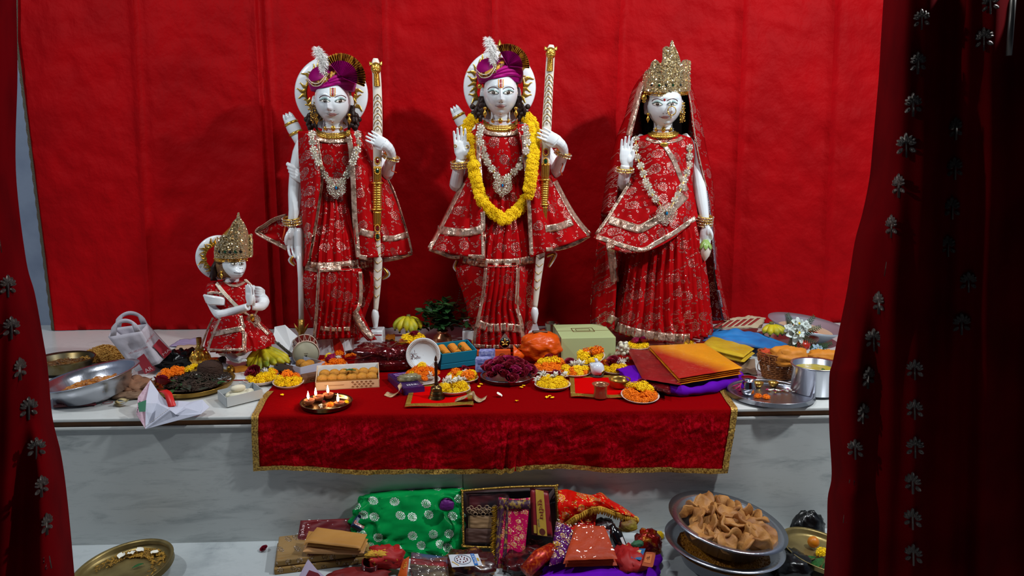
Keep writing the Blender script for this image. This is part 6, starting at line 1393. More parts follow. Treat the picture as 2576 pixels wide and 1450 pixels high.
face('front_face', 'abBA', seed=1); face('side_face', 'bcCB', seed=2, amp=.004); face('back_face', 'dcCD', seed=3); face('side_face', 'adDA', seed=4); face('bottom', 'abcd', seed=5, amp=.002)
for (x0, x1, yq, hh) in (('A', 'B', 0, -22), ('D', 'C', .0, -18)):
    a, b = q1[x0], q1[x1]; rows = []
    for i in range(17):
        f = i/16; base = a*(1-f)+b*f; h = .07*sin(pi*f)**.6 if .12 < f < .95 else .0; hin = max(0, h-.018) if .3 < f < .8 else 0
        rows.append([base+V((0, 0, hin)), base+V((0, 0, (hin+h)/2)), base+V((0, 0, h+.001))])
    MB().grid(rows).build('handle', M_bag, pb, world=True, thick=.0015)
Yf = Y1-.012
def on_front(u, v): 
    n = (q1['b']-q1['a']).cross(q1['A']-q1['a']).normalized(); d = ray(u, v); t = (q1['a']-CAMP).dot(n)/d.dot(n); return CAMP+d*t*.996
def on_side(u, v):
    n = (q1['c']-q1['b']).cross(q1['B']-q1['b']).normalized(); d = ray(u, v); t = (q1['b']-CAMP).dot(n)/d.dot(n); return CAMP+d*t*.997
poly('red_print', [on_front(343, 904), on_front(362, 890), on_front(390, 932), on_front(365, 942)][::-1], M_bagr, pb); poly('red_print', [on_side(385, 871), on_side(400, 853), on_side(432, 885), on_side(414, 903)][::-1], M_bagr, pb)
M_pk = mat('pink_white_ink', 'd8b8bc', .5)
tquad(pb, 'AR', [on_front(368, 938), on_front(386, 929), on_front(380.5, 921), on_front(362, 930)], M_pk, .002); tquad(pb, 'MA', [on_side(411, 897), on_side(428, 882), on_side(424, 877), on_side(407, 891)], M_pk, .002)
tquad(pb, '+91-9852011588', [on_front(325, 893), on_front(373, 875), on_front(371, 871), on_front(323, 888)], M_bagr, .002); tquad(pb, '+91-9504022', [on_side(369, 865), on_side(388, 842), on_side(386, 838), on_side(366, 861)], M_bagr, .002)
# papers, crumpled wrappers and bits
def sheet(name, label, cat, pts, m, z=.004, lift=.01, seed=0, n=14, thick=.001, group=None):
    """loose flat piece: four pixel corners (near-left, near-right, far-right, far-left)"""
    Q = [Pz(p[0], p[1], p[2] if len(p) > 2 else z) for p in pts]; t = None; mb = MB(); rows = []; c = (Q[0]+Q[2])/2
    for j in range(n+1):
        f = j/n; rows.append([(Q[0]*(1-g)+Q[1]*g)*(1-f)+(Q[3]*(1-g)+Q[2]*g)*f+V((0, 0, lift*abs(nz(g*2.2+seed, f*2.2+seed*3)))) for g in [i/n for i in range(n+1)]])
    for r_ in rows:
        for p in r_: p -= V((c.x, c.y, 0))
    o = mb.grid(rows).build(name, m, None, thick=thick); o.location = (c.x, c.y, 0); return tag(o, label, cat, group)
def lump(name, label, cat, u, v, d, m, z=.004, seed=1, amp=.35, fs=2.2, rz=0, p=2.6, nu=32, nv=20, fb=.5):
    o = crumple(d, seed, amp, fs, nu, nv, p, fb).build(name, m); o.location = Pz(u, v, z); o.rotation_euler = (0, 0, rz); return tag(o, label, cat)
sheet('paper_sheet', 'lilac paper sheet lying behind the monkey-faced statue', 'paper', [(425, 872), (505, 878), (508, 852), (452, 856)], mat('lilac_paper', '9d90b2', .6), seed=2)
sheet('paper_sheet', 'cream paper sheet behind the black plastic bag', 'paper', [(425, 905), (510, 905), (505, 868), (446, 870)], mat('cream_paper', 'bfa68a', .7), seed=4, z=.008)
lump('kraft_wrapper', 'crumpled brown kraft paper beside the steel curry bowl', 'wrapper', 338, 985, (.16, .13, .065), mat('kraft_paper', '9a6e52', .7, bump=.6, bs=14), seed=11, amp=.7, fs=2.8)
lump('kraft_wrapper', 'small crumpled brown paper tucked in front of the carrier bag', 'wrapper', 322, 1000, (.13, .07, .03), mat('kraft_paper2', '8e7058', .7), seed=15, amp=.6)
lump('black_plastic_bag', 'crumpled black plastic bag behind the brass offering plate', 'bag', 450, 920, (.19, .12, .095), M_black, seed=7, amp=.75, fs=3)
rib = MB(); pth = [Pz(285, 1018, .006), Pz(300, 1022, .006), Pz(316, 1012, .02), Pz(300, 1006, .034), Pz(288, 1012, .02), Pz(300, 1016, .008), Pz(330, 1003, .006), Pz(345, 992, .008)]
rows = [[V(p), V(p)+V((.004, .016, .002))] for p in spl([tuple(x) for x in pth], 40)]; o = rib.grid(rows).build('ribbon', mat('cream_ribbon', 'b8a878', .35, sheen=.3), thick=.0006); tag(o, 'cream satin ribbon loop beside the curry bowl', 'ribbon')
for u, v, r_, c, lab in ((271, 1014, 11, '7a1420', 'red rubber band lying beside the cream ribbon'), (276, 999, 13, '8a6a30', 'tan rubber band behind the red rubber band')):
    p = Pz(u, v, .004); k = S(p); o = MB().grid([[V(((r_*k+.0012*cos(q))*cos(t)*(1+.1*sin(2*t)), (r_*k+.0012*cos(q))*.9*sin(t), .0012*sin(q)+.001)) for q in [2*pi*x/5 for x in range(5)]] for t in [2*pi*y/28 for y in range(29)]], True).build('rubber_band', mat('band_'+c, c, .5)); o.location = p; tag(o, lab, 'rubber band')
rp, a, b = box3('flat_packet', 'flat red printed packet under the steel curry bowl', 'packet', (136, 1026), (240, 1020), (136, 1010), .008, mat('red_packet', '7a0f22', .35, coat=.4, var='4a0814', vs=20), open_=False)
# brass plate of spent offerings
bp, r = dish('offering_plate', 'brass plate of spent flowers and ash beside the white carry bag', 'plate', 486, 958, 200, .025, M_brass, .012, base=.8, seg=56, rot=(R(3), 0, 0))
def spot(t, r, x, y, z): return mount(t, x*r, y*r, z)
m = MB(); rnd = random.Random(6)
for i in range(260):
    a = rnd.uniform(0, 6.3); d = sqrt(rnd.random())*.8; c = V((.1*r+d*r*cos(a), d*r*sin(a)*.9, .02+.04*(1-d))); e = V((rnd.uniform(-1, 1), rnd.uniform(-1, 1), rnd.uniform(-.2, .4))).normalized()*rnd.uniform(.01, .022); m.tube([c-e, c+V((0, 0, .004)), c+e], .002, 4)
m.lathe([(.001, .045), (r*.4, .03), (r*.7, .012)], 20)
o = m.build('flower_ash', mat('dark_ash', '4a382c', .9, var='241a14', vs=40)); o.location = bp.location; stuff(tag(o, 'dark heap of burnt petals and ash on the brass plate', 'ash'))
for x, y in ((-.75, .25), (-.6, .45), (-.55, .1), (-.4, .35), (-.75, -.05), (-.35, .1), (-.6, -.2)): flower('o', spot(bp, r, x, y, .05), .022, 'in the brass plate of spent offerings')
for x, y in ((-.1, .4), (.1, .5), (-.15, .2)): flower('y', spot(bp, r, x, y, .065), .02, 'in the brass plate of spent offerings')
flower('r', spot(bp, r, -.55, -.5, .055), .042, 'in the brass plate of spent offerings')
cc = crumple((.105, .10, .085), 4, .12, 4).build('coconut', mat('coconut_husk', '3a241a', .9, bump=1, bs=60, bsc=(1, 1, 4))); cc.location = spot(bp, r, .32, .35, .03); tag(cc, 'dark brown coconut husk on the brass offering plate', 'coconut')
lf = leafmesh(1, .5, .2).mesh('leaf'); lf.materials.append(M_leafd); lf2 = leafmesh(1, .5, .2).mesh('leaf'); lf2.materials.append(M_leaf)
for i in range(34):
    a = rnd.uniform(0, 6.3); d = rnd.uniform(.3, .95); f = put('leaf', lf if i % 4 else lf2, spot(bp, r, .1+d*cos(a)*.85, -.25+d*sin(a)*.65, .05-.02*d), (rnd.uniform(-.3, .5), rnd.uniform(-.4, .4), rnd.uniform(0, 6)), rnd.uniform(.03, .05)); tag(f, ('dull grey green' if i % 4 else 'fresh green')+' leaf on the brass plate of spent offerings', 'leaf', ('dull' if i % 4 else 'green')+' leaves on the brass offering plate')
# folded white bag hanging over the edge
wb = thing('carry_bag', 'white folded carry bag hanging over the marble edge', 'bag', (Pz(430, 1050, 0).x, FY+.02, 0)); M_wb = mat('white_bag_cloth', 'c3c6d6', .65, bump=.15, bs=30); M_wbp = mat('pink_printed_cloth', 'c4a8b4', .65, var='b08a9a', vs=70)
def wp(u, v, dy): return P(u, v, FY+dy)
pv = {'a': wp(378, 957, .14), 'b': wp(347, 1000, .06), 'c': wp(343, 1043, -.012), 'd': wp(366, 1080, -.03), 'k': wp(366, 1015, .02), 'e': wp(505, 1043, -.02), 'f': wp(527, 1025, .03), 'g': wp(509, 1006, .06), 'h': wp(428, 1033, -.015), 'x': wp(442, 1044, -.022), 'r': wp(470, 1029, .0), 'y': wp(503, 1038, -.005), 'l': wp(478, 1012, .06), 'n': wp(446, 1009, .06), 'i': wp(428, 1020, .03), 'j': wp(402, 992, .09)}
def facet(nm, ks, mt):
    pts = [pv[q] for q in ks]; c = sum(pts, V((0, 0, 0)))/len(pts); mb = MB(); n = len(pts)
    mb.add([c]+pts, [(0, 1+i, 1+(i+1) % n) for i in range(n)]); mb.build(nm, mt, wb, False, world=True, thick=.0016)
facet('print_panel', 'abcdk', M_wbp); facet('fold', 'akdhij', M_wb); facet('bottom_panel', 'deyrxh', M_wb); facet('front_panel', 'hxryglni', M_wb); facet('end_fold', 'yefg', M_wb)
for i in range(16):
    f = i/15; p = pv['d']*(1-f)+pv['h']*f; MB().tube([p+V((-.003, -.004, .006)), p+V((.001, -.004, .012))], .0008, 4).build('stitch', M_paper, wb, world=True)
poly('logo', [wp(355, 1008, .02)-V((0, .03, 0)), wp(368, 1007, .0), wp(366, 1036, -.035), wp(350, 1037, -.035)][::-1], mat('green_logo', '1e6a4a', .6), wb); scrib(wb, [wp(343, 1038, -.04), wp(350, 1010, -.0), wp(354, 1011, -.0), wp(347, 1040, -.04)], M_dark, 8)
o = MB().grid([[V(p), V(p)+V((.028, .004, .006))] for p in spl([tuple(wp(400, 985, .1)), tuple(wp(412, 992, .06)), tuple(wp(418, 1008, .03)), tuple(wp(424, 1026, .01))], 16)]).build('ribbon', mat('red_ribbon', 'd0201c', .4), thick=.001); tag(o, 'bright red ribbon tucked into the white carry bag', 'ribbon')
# small boxes near the kneeling statue
ob_, a, b = box3('incense_carton', 'small orange printed carton in front of the monkey-faced statue', 'box', (593, 953), (624, 949), (588, 948), .045, mat('orange_carton', 'd0801c', .45), open_=False)
q = lambda x, z: V(ob_.location)+a*x+V((0, -.002, z)); tquad(ob_, 'राम नाम', [q(.3, .02), q(.85, .021), q(.85, .03), q(.3, .029)], M_maroon); tquad(ob_, 'पवित्र', [q(.45, .006), q(.85, .007), q(.85, .014), q(.45, .013)], M_maroon)
wbx, a, b = box3('sweet_box', 'small brown card box under the shallow white card box', 'box', (762, 966), (803, 958), (758, 955), .022, mat('brown_box', '6a4630', .5), open_=False); q = lambda x, z: V(wbx.location)+a*x+V((0, -.002, z)); tquad(wbx, 'C', [q(.45, .005), q(.7, .005), q(.7, .017), q(.45, .017)], M_dark)
# bananas
M_ban = mat('banana_skin', 'c4b41a', .5, var='5e7614', vs=12, vlo=.42, vhi=.68); M_band = mat('banana_spots', '2a1a0c', .7)
def bananas(label, u, v, specs, z=.004, crown_=.05, group='banana bunches'):
    """specs: (azimuth deg, length px, elevation at the stem, droop, twist)"""
    p = Pz(u, v, z+crown_); k = S(p); t = thing('banana_bunch', label, 'bananas', (p.x, p.y, z)); c = V((0, 0, crown_))
    MB().tube([c+V((0, 0, .03)), c+V((0, 0, .012)), c-V((0, 0, .006))], [.010, .013, .018], 10).build('stem', mat('banana_stem', '6a6a2a', .7, var='3a3018', vs=30), t)
    for az, ln, el, dr in specs:
        a = R(az); L = ln*k; path = []; rr = []; p_ = c.copy(); e = el
        for i in range(15):
            f = i/14; path.append(p_.copy()); rr.append(.0165*min(1, .42+f*3.2)*(1 if f < .8 else max(.2, 1-(f-.8)*4.4))); d = V((cos(a)*cos(e), sin(a)*cos(e), sin(e))); p_ = p_+d*L/14; e -= dr/14
            p_.z = max(p_.z, .017)
        o = MB().tube(path, rr, 9).build('banana', M_ban, t); MB().ball(path[-1], .006, 6, 5).build('tip', M_band, o)
bananas('large yellow green banana bunch lying beside the sweet boxes', 659, 876, [(-172, 60, -.7, .6), (-154, 66, -.8, .3), (-136, 70, -.85, .1), (-118, 70, -.9, -.1), (-100, 70, -.9, -.3), (-82, 72, -.85, -.5), (-64, 76, -.75, -.6), (-48, 80, -.6, -.5), (-32, 84, -.45, -.2), (-16, 84, -.3, .3), (-2, 80, -.15, .7), (-140, 56, -.4, .7), (-60, 62, -.3, .4)], .004, .118)
bananas('banana bunch standing upright behind the plate with copper pot', 1028, 806, [(-120, 56, .5, 2.2), (-92, 60, .6, 2.2), (-62, 58, .5, 2.2), (-30, 50, .5, 2.2), (-155, 52, .5, 2.2), (-75, 62, .2, 1.6)], .03, .12)
lump('banana_leaf', 'dry brown leaf beside the upright banana bunch', 'leaf', 1003, 826, (.06, .04, .05), mat('dry_leaf', '5a4a26', .8), seed=4, z=.05)
# hourglass drum
p = Pz(771, 914, .012); k = S(p)*.98; dm = thing('hourglass_drum', 'hourglass hand drum with cream skins and cord lacing', 'drum', (p.x, p.y-.0, 32*k), (R(91), 0, R(15)))
rr = 33*k; Ld = .13
MB().lathe([(rr*.97, .0), (rr*.93, -.012), (rr*.62, -.05), (rr*.55, -Ld/2), (rr*.62, -Ld+.05), (rr*.93, -Ld+.012), (rr*.97, -Ld)], 40).build('shell', mat('maroon_wood', '6e1c14', .35, coat=.5), dm)
for z_ in (-.018, -.024, -.030, -.036): MB().lathe([(rr*.93+z_*.8+.012, z_-.002), (rr*.93+z_*.8+.016, z_), (rr*.93+z_*.8+.012, z_+.002)], 36).build('gold_ring', mat('yellow_paint', 'd0a010', .4), dm)
M_skin = mat('drum_skin', 'aaa992', .6, var='9a9a82', vs=8); M_cord = mat('cotton_cord', 'd3b8a4', .7)
for z_, s_ in ((0, 1), (-Ld, -1)): MB().lathe([(.001, z_+.001*s_), (rr*.97, z_+.001*s_), (rr*1.0, z_-.003*s_)], 40).build('skin', M_skin, dm); MB().lathe([(rr*.98, z_-.004), (rr*1.03, z_), (rr*.98, z_+.004)], 40).build('hoop', M_cord, dm)
for i in range(14):
    a = 2*pi*i/14; b = a+pi/14; MB().tube([(rr*1.02*cos(a), rr*1.02*sin(a), 0), (rr*.80*cos((a+b)/2), rr*.80*sin((a+b)/2), -Ld/2), (rr*1.02*cos(b), rr*1.02*sin(b), -Ld)], .0016, 5).build('lacing', M_cord, dm); MB().tube([(rr*1.02*cos(b), rr*1.02*sin(b), -Ld), (rr*.80*cos(b+pi/28), rr*.80*sin(b+pi/28), -Ld/2), (rr*1.02*cos(b+pi/14), rr*1.02*sin(b+pi/14), 0)], .0016, 5).build('lacing', M_cord, dm)
tquad(dm, 'व', [(-.008, -.026, .0018), (.006, -.026, .0018), (.006, -.008, .0018), (-.008, -.008, .0018)], M_dark, .0004, world=False); MB().box((0, .0, .002), (.018, .0012, .0006)).build('ink_mark', M_dark, dm, False)
# open white cartons
Yc = Pz(720, 905, .01).y
cw_ = thing('open_carton', 'open white carton leaning left behind the hourglass drum', 'carton', (P(715, 900, Yc).x, Yc, 0)); W4 = lambda u, v, dy: P(u, v, Yc+dy)
for nm, pts in (('lid_panel', [W4(686, 852, -.02), W4(738, 892, -.02), W4(752, 850, .08), W4(717, 818, .10), W4(691, 823, .10)]), ('side_panel', [W4(684, 853, -.02), W4(691, 823, .1), W4(690, 836, .0)]), ('tray_front', [W4(686, 852, -.03), W4(738, 893, -.03), W4(738, 903, -.03), W4(690, 862, -.03)])):
    MB().add(pts, [tuple(range(len(pts)))]).build(nm, M_papw if nm != 'tray_front' else mat('grey_printed_card', '7e7a6c', .6), cw_, False, world=True, thick=.002)
scrib(cw_, [W4(698, 866, -.034), W4(730, 893, -.034), W4(731, 886, -.034), W4(700, 859, -.034)], M_dark, 10, 2)
A, W, ang = frame(798, 894, 868, 894); rc = thing('open_carton', 'opened white medicine carton with a red leaf shape and red lettering', 'carton', tuple(A), (0, 0, ang)); H = .105; D_ = .10
MB().box((W/2, D_/2, H/2), (W, D_, H)).build('body', M_papw, rc, False, bevel=.001)
for pts in ([(0, 0, H), (W*.96, 0, H), (W*.9, -.0, H+.002), (W*.06, .0, H+.03)],): MB().add([(0, .0, H), (W, 0, H), (W*1.05, D_*.7, H+.022), (W*.2, D_*.7, H+.03)], [(0, 1, 2, 3)]).build('top_flap', M_papw, rc, False, thick=.0015)
MB().add([(W*.25, D_, H), (W*1.3, D_, H), (W*1.3, D_+.02, H+.06), (W*.3, D_+.02, H+.065)], [(0, 1, 2, 3)]).build('back_flap', M_papw, rc, False, thick=.0015); MB().add([(W, 0, H), (W, D_, H), (W*1.35, D_, H+.03), (W*1.32, .01, H-.01)], [(0, 1, 2, 3)]).build('side_flap', M_papw, rc, False, thick=.0015); MB().add([(W, .0, H*.2), (W*1.3, .02, H*.25), (W*1.33, .02, H*.9), (W, 0, H*.95)], [(0, 1, 2, 3)]).build('side_flap', M_papw, rc, False, thick=.0015)
lfp = [(W*.62, H*1.0), (W*.70, H*.97), (W*.82, H*.8), (W*.93, H*.5), (W*1.0, H*.05), (W*.70, H*.03), (W*.62, H*.3), (W*.58, H*.7)]
MB().add([(x, -.0016, z) for x, z in lfp], [tuple(range(len(lfp)))]).build('red_leaf_print', mat('vermilion_print', 'c01c0c', .5), rc, False, thick=.0008)
tquad(rc, 'TEMFLOX', [(W*.28, -.001, H*.95), (W*.34, -.001, H*.35), (W*.42, -.001, H*.37), (W*.36, -.001, H*.97)], mat('vermilion_print', 'c01c0c'), -.001, world=False); tquad(rc, '400', [(W*.35, -.001, H*.3), (W*.39, -.001, H*.1), (W*.45, -.001, H*.11), (W*.41, -.001, H*.31)], mat('grey_print', '808890', .5), -.001, world=False); scrib(rc, [(W*.50, -.002, H*.7), (W*.56, -.002, H*.2), (W*.59, -.002, H*.21), (W*.53, -.002, H*.71)], mat('vermilion_print', 'c01c0c'), 9, world=False, off=0)
# dark red gift tray in glossy wrap
M_gift = mat('maroon_foil', '3e0408', .15, .3, coat=1, bump=1, bs=16, bd=.03, var='6a0a12', vs=14)
gt = thing('gift_hamper', 'dark maroon gift hamper in glossy cellophane between the statues', 'gift hamper', tuple(Pz(966, 938, .005))); k = S(V(gt.location))
o = boxy((.29, .20, .05), 5, 40, 18, .02, 5).build('tray', M_gift, gt); o.location = (0, .10, .026)
o = crumple((.28, .18, .085), 9, .35, 3, 40, 20, 3).build('cellophane', M_gift, gt); o.location = (.0, .13, .04); rnd = random.Random(3)
for i in range(14): a = rnd.uniform(-.5, .5); MB().tube([(-.17+.01*i, .02+.006*i, .05), (0+.01*i, .06+.005*i, .085), (.16, .10+a*.1, .10)], .0012, 4).build('wrap_crease', mat('red_cord', '6e1a1c', .4), gt)
MB().tube([(.02, .02, .05), (.0, .06, .09), (.06, .10, .125), (.10, .12, .12)], .0028, 6).build('twig', mat('brown_twig', '5a2c20', .6), gt)
m = MB()
for i in range(220): c = V((rnd.uniform(.02, .16), rnd.uniform(.0, .12), rnd.uniform(.06, .10))); e = V((rnd.uniform(-1, 1), rnd.uniform(-1, 1), rnd.uniform(-.4, .4)))*.014; m.tube([c-e, c+V((0, 0, .005)), c+e], .0012, 4)
stuff(m.build('shredded_filling', mat('maroon_shred', '5e1018', .25, .4, coat=.5), gt))
sheet('fruit_peel', 'orange peel slice on the marble behind the gift hamper', 'peel', [(968, 856), (994, 857), (994, 842), (972, 845)], mat('orange_peel', 'c87a1c', .5), lift=.02, seed=3, z=.01)
# copper pot with basil plant
cp_, r = dish('copper_pot', 'round copper pot holding a leafy basil sprig', 'pot', 1113, 832, 30, .085, M_copper, .006, prof=[(.001, 0), (.9, 0), (1.45, .2), (1.62, .42), (1.45, .66), (.85, .82), (.80, .88), (1.0, 1), (.92, 1), (.72, .88), (.001, .84)], seg=40)
pl_ = thing('basil_plant', 'bushy dark green basil plant growing from the copper pot', 'plant', (cp_.location.x, cp_.location.y, .085)); rnd = random.Random(12)
M_bas = mat('basil_leaf', '2a5526', .45, var='16361a', vs=18); lfm = leafmesh(1, .62, .22).mesh('leaf'); lfm.materials.append(M_bas); k = S(V(pl_.location)); stems = MB(); cnt = 0
for i in range(64):
    u, v = rnd.gauss(1114, 32), rnd.uniform(752, 828); u = min(1180, max(1054, u)); tip = P(u, v, cp_.location.y+rnd.uniform(-.10, .10))-V(pl_.location); mid = tip*.5+V((0, 0, .02)); path = [V(q_) for q_ in spl([(0, 0, 0), tuple(mid), tuple(tip)], 8)]; stems.tube(path, .0016, 4)
    for q_ in range(4):
        b = path[5+min(3, q_)]; put('leaf', lfm, b+V((rnd.uniform(-.008, .008), rnd.uniform(-.008, .008), rnd.uniform(-.008, .008))), (rnd.uniform(-.4, .9), rnd.uniform(-.5, .5), rnd.uniform(0, 6.3)), rnd.uniform(.034, .055), pl_); cnt += 1
stems.build('stems', mat('green_stem', '3a4a22', .6), pl_)
for u0, v0, u1, v1 in ((1150, 780, 1163, 690), (1170, 815, 1195, 822)):
    m = MB(); 
    for i in range(16): f = i/15; p = P(lerp(u0, u1, f), lerp(v0, v1, f), cp_.location.y); m.tube([p-V((.004, 0, 0)), p+V((.004, 0, .002))], .0022, 5)
    m.build('flower_spike', mat('dry_spike', '3a2c24', .8), pl_, world=True)
# ---------------------------------------------------------------- right part of the altar
M_pvel = mat('purple_velvet', '6a0cb4', .7, sheen=.7, spec=.05, var='560a98', vs=6)
A, W, ang = frame(1598, 990, 1852, 978, .006)
pv_ = thing('velvet_cushion', 'purple velvet cloth bundle under the sari packets', 'cloth', tuple(A), (0, 0, ang)); rows = []
for i in range(60):
    f = i/59; row = []
    for j in range(16):
        a = pi*1.1*j/15-.1; row.append(V((W*(f-.03)*1.03, .16-.17*cos(a)*(1 if a < pi/2 else 1)*(.75+.25*sin(pi*f))+.008*sin(f*30), max(0, .046*sin(a)*(1+.25*nz(f*9, j*.4)))+.0)))
    rows.append(row)
MB().grid(rows).build('velvet', M_pvel, pv_, thick=.004); o = boxy((W*1.0, .28, .04), 6, 40, 14, .015, 4).build('pad', M_pvel, pv_); o.location = (W*.5, .17, .02)
rp_ = [Pz(u, v, .024) for u, v in spl([(1612, 962), (1650, 976), (1700, 984), (1750, 984), (1800, 974), (1838, 960), (1860, 945)], 40)]
ro = MB().tube(rp_, [.021*(1+.22*sin(i*.55)+.12*sin(i*1.3))*(.5 if i in (0, 40) else 1) for i in range(41)], 14, side=(0, 0, 1)).build('front_roll', M_pvel, pv_); ro.matrix_parent_inverse = pv_.matrix_basis.inverted()
M_plas = bpy.data.materials.new('clear_film'); M_plas.use_nodes = True; t_ = NT(M_plas); t_.n.remove(t_.n['Principled BSDF'])
tr = t_.node('ShaderNodeBsdfTransparent'); gl_ = t_.node('ShaderNodeBsdfGlossy', {'Roughness': .07, 'Color': (1, 1, 1, 1)}); mx_ = t_.node('ShaderNodeMixShader'); t_.l.new(t_.bump(t_.noise(t_.objvec((1, 2, 1)), 12, 2), .8, .02), gl_.inputs['Normal'])
lw_ = t_.node('ShaderNodeLayerWeight', {'Blend': .28}); t_.l.new(t_.m('ADD', .035, t_.m('MULTIPLY', lw_.outputs['Facing'], .25)), mx_.inputs[0]); t_.l.new(tr.outputs[0], mx_.inputs[1]); t_.l.new(gl_.outputs[0], mx_.inputs[2]); t_.l.new(mx_.outputs[0], t_.n['Material Output'].inputs[0])
def pack(name, label, cat, pts, h, m, z, layers=1, film=True, seed=0, lift=.006):
    """folded cloth packet with four pixel corners near-left, near-right, far-right, far-left at height z"""
    Q = [Pz(p[0], p[1], z+h) for p in pts]; c = (Q[0]+Q[1]+Q[2]+Q[3])/4; t = thing(name, label, cat, (c.x, c.y, z))
    def pos(a, b): return (Q[0]*(1-a)+Q[1]*a)*(1-b)+(Q[3]*(1-a)+Q[2]*a)*b-V((c.x, c.y, z+h))
    for L_ in range(layers):
        z0 = h*L_/layers; z1 = h*(L_+1)/layers; n = 22; top = []; e = lambda x: min(1, (x*12)**.5, ((1-x)*12)**.5)
        sh = .004*sin(L_*2.1+seed)
        rows = [[pos(i/n, j/n)+V((sh, 0, z0+(z1-z0)*(.5+.5*e(i/n)*e(j/n))*.97+.003*nz(i*.3+seed, j*.3+L_))) for i in range(n+1)] for j in range(n+1)]
        low = [[pos(i/n, j/n)+V((sh, 0, z0+(z1-z0)*(.5-.5*e(i/n)*e(j/n)))) for i in range(n+1)] for j in range(n+1)]
        MB().grid(rows).grid(low).build('cloth_fold', m if not isinstance(m, (list, tuple)) else m[L_ % len(m)], t)
    if film:
        rows = [[pos(a, b)*1.02+V((0, 0, h+.003+lift*abs(nz(a*5+seed, b*7))+.003*abs(nz(a*14, b*3+seed)))) for a in [i/30 for i in range(31)]] for b in [j/30 for j in range(31)]]
        MB().grid(rows).build('clear_wrap', M_plas, t)
    return t
M_redc = mat('red_silk', '8a0c12', .45, sheen=.3, var='6c060c', vs=10); M_orr = mat('orange_silk', 'e08a12', .45, sheen=.3, var='b8600c', vs=9)
mt = bpy.data.materials.new('shaded_silk'); mt.use_nodes = True; t_ = NT(mt); sp_ = t_.n.new('ShaderNodeSeparateXYZ'); tc = t_.n.new('ShaderNodeTexCoord'); t_.l.new(tc.outputs['Object'], sp_.inputs[0])
t_.l.new(t_.mix(t_.ramp(t_.m('ADD', sp_.outputs[0], t_.m('MULTIPLY', sp_.outputs[1], .55)), -.10, .04), c4('a81a0c'), c4('e89a12')), t_.n['Principled BSDF'].inputs['Base Color']); t_.n['Principled BSDF'].inputs['Roughness'].default_value = .45
M_shade = mt
pack('sari_packet', 'glossy dark red sari packet on the purple velvet', 'sari packet', [(1614, 948), (1712, 964), (1680, 880), (1576, 874)], .02, M_redc, .050, 1, seed=1)
pack('sari_packet', 'thick orange and red shaded sari packet on the purple velvet', 'sari packet', [(1706, 950), (1866, 924), (1768, 862), (1630, 868)], .036, [M_orr, M_orr, M_orr, M_shade], .052, 4, seed=2)
sp2 = pack('sari_packet', 'dark maroon foil packet under the red sari packet', 'sari packet', [(1612, 962), (1690, 985), (1690, 960), (1612, 945)], .02, M_gift, .03, 1, film=False, seed=5)
pack('yellow_packet', 'folded yellow cloth in clear plastic behind the orange sari packet', 'cloth packet', [(1762, 868), (1872, 894), (1900, 872), (1790, 842)], .045, mat('yellow_cloth', 'cfae24', .55, sheen=.2, var='c09a18', vs=8), .03, 2, seed=3)
pack('white_packet', 'grey white paper packet under the yellow cloth packet', 'packet', [(1770, 878), (1868, 903), (1898, 888), (1800, 862)], .02, mat('grey_paper', '9a949c', .6), .006, 1, film=False, seed=4)
def drape(name, label, cat, pts, m, z=0, hmax=.05, n=34, folds=6, seed=0, thick=.002, prof=None, rough=.4):
    Q = [Pz(p[0], p[1], z+(p[2] if len(p) > 2 else .01)) for p in pts]; c = (Q[0]+Q[2])/2; c = V((c.x, c.y, z)); rows = []
    for j in range(n+1):
        f = j/n; row = []
        for i in range(n+1):
            g = i/n; p = (Q[0]*(1-g)+Q[1]*g)*(1-f)+(Q[3]*(1-g)+Q[2]*g)*f; e = (sin(pi*g)*sin(pi*f))**.5
            p = p+V((0, 0, hmax*e*(.55+.45*rough*2*nz(g*2.2+seed, f*2.2))+hmax*.35*abs(nz(g*folds+seed, f*folds*.7+g*2))*e)); p.x += .02*nz(f*4+seed, g*3)*1; p.y += .02*nz(f*3, g*4+seed); row.append(p-c)
        rows.append(row)
    o = MB().grid(rows).build(name, m, None, thick=thick); o.location = c; return tag(o, label, cat)
drape('blue_cloth', 'crumpled bright blue cloth piled behind the yellow packet', 'cloth', [(1765, 858, .05), (1950, 882, .05), (1985, 868, .03), (1785, 830, .06)], mat('blue_cotton', '1f7ac0', .6, sheen=.2, var='0f5a98', vs=6), .0, .075, folds=4, seed=3)
lump('dark_packet', 'dark green glossy packet between the yellow packet and blue cloth', 'packet', 1870, 872, (.16, .10, .08), mat('dark_green_foil', '0c1e22', .2, coat=.6, bump=.6, bs=30), seed=8)
sb_ = drape('striped_bag', 'cream bag with red stripes lying behind the blue cloth', 'bag', [(1785, 828, .06), (1915, 826, .05), (1925, 800, .06), (1830, 806, .08)], mat('cream_cloth', 'b8a88a', .7), 0, .05, seed=6)
for i in range(6):
    u0 = 1795+i*17; st_ = MB().grid([[Pz(u0+dx*9+j*5, 826-j*3.6-i*1.5, .10+.004*j) for dx in (0, 1)] for j in range(6)]); o = st_.build('red_stripe', mat('red_stripe_print', '8a2420', .7), sb_, world=True, thick=.001)
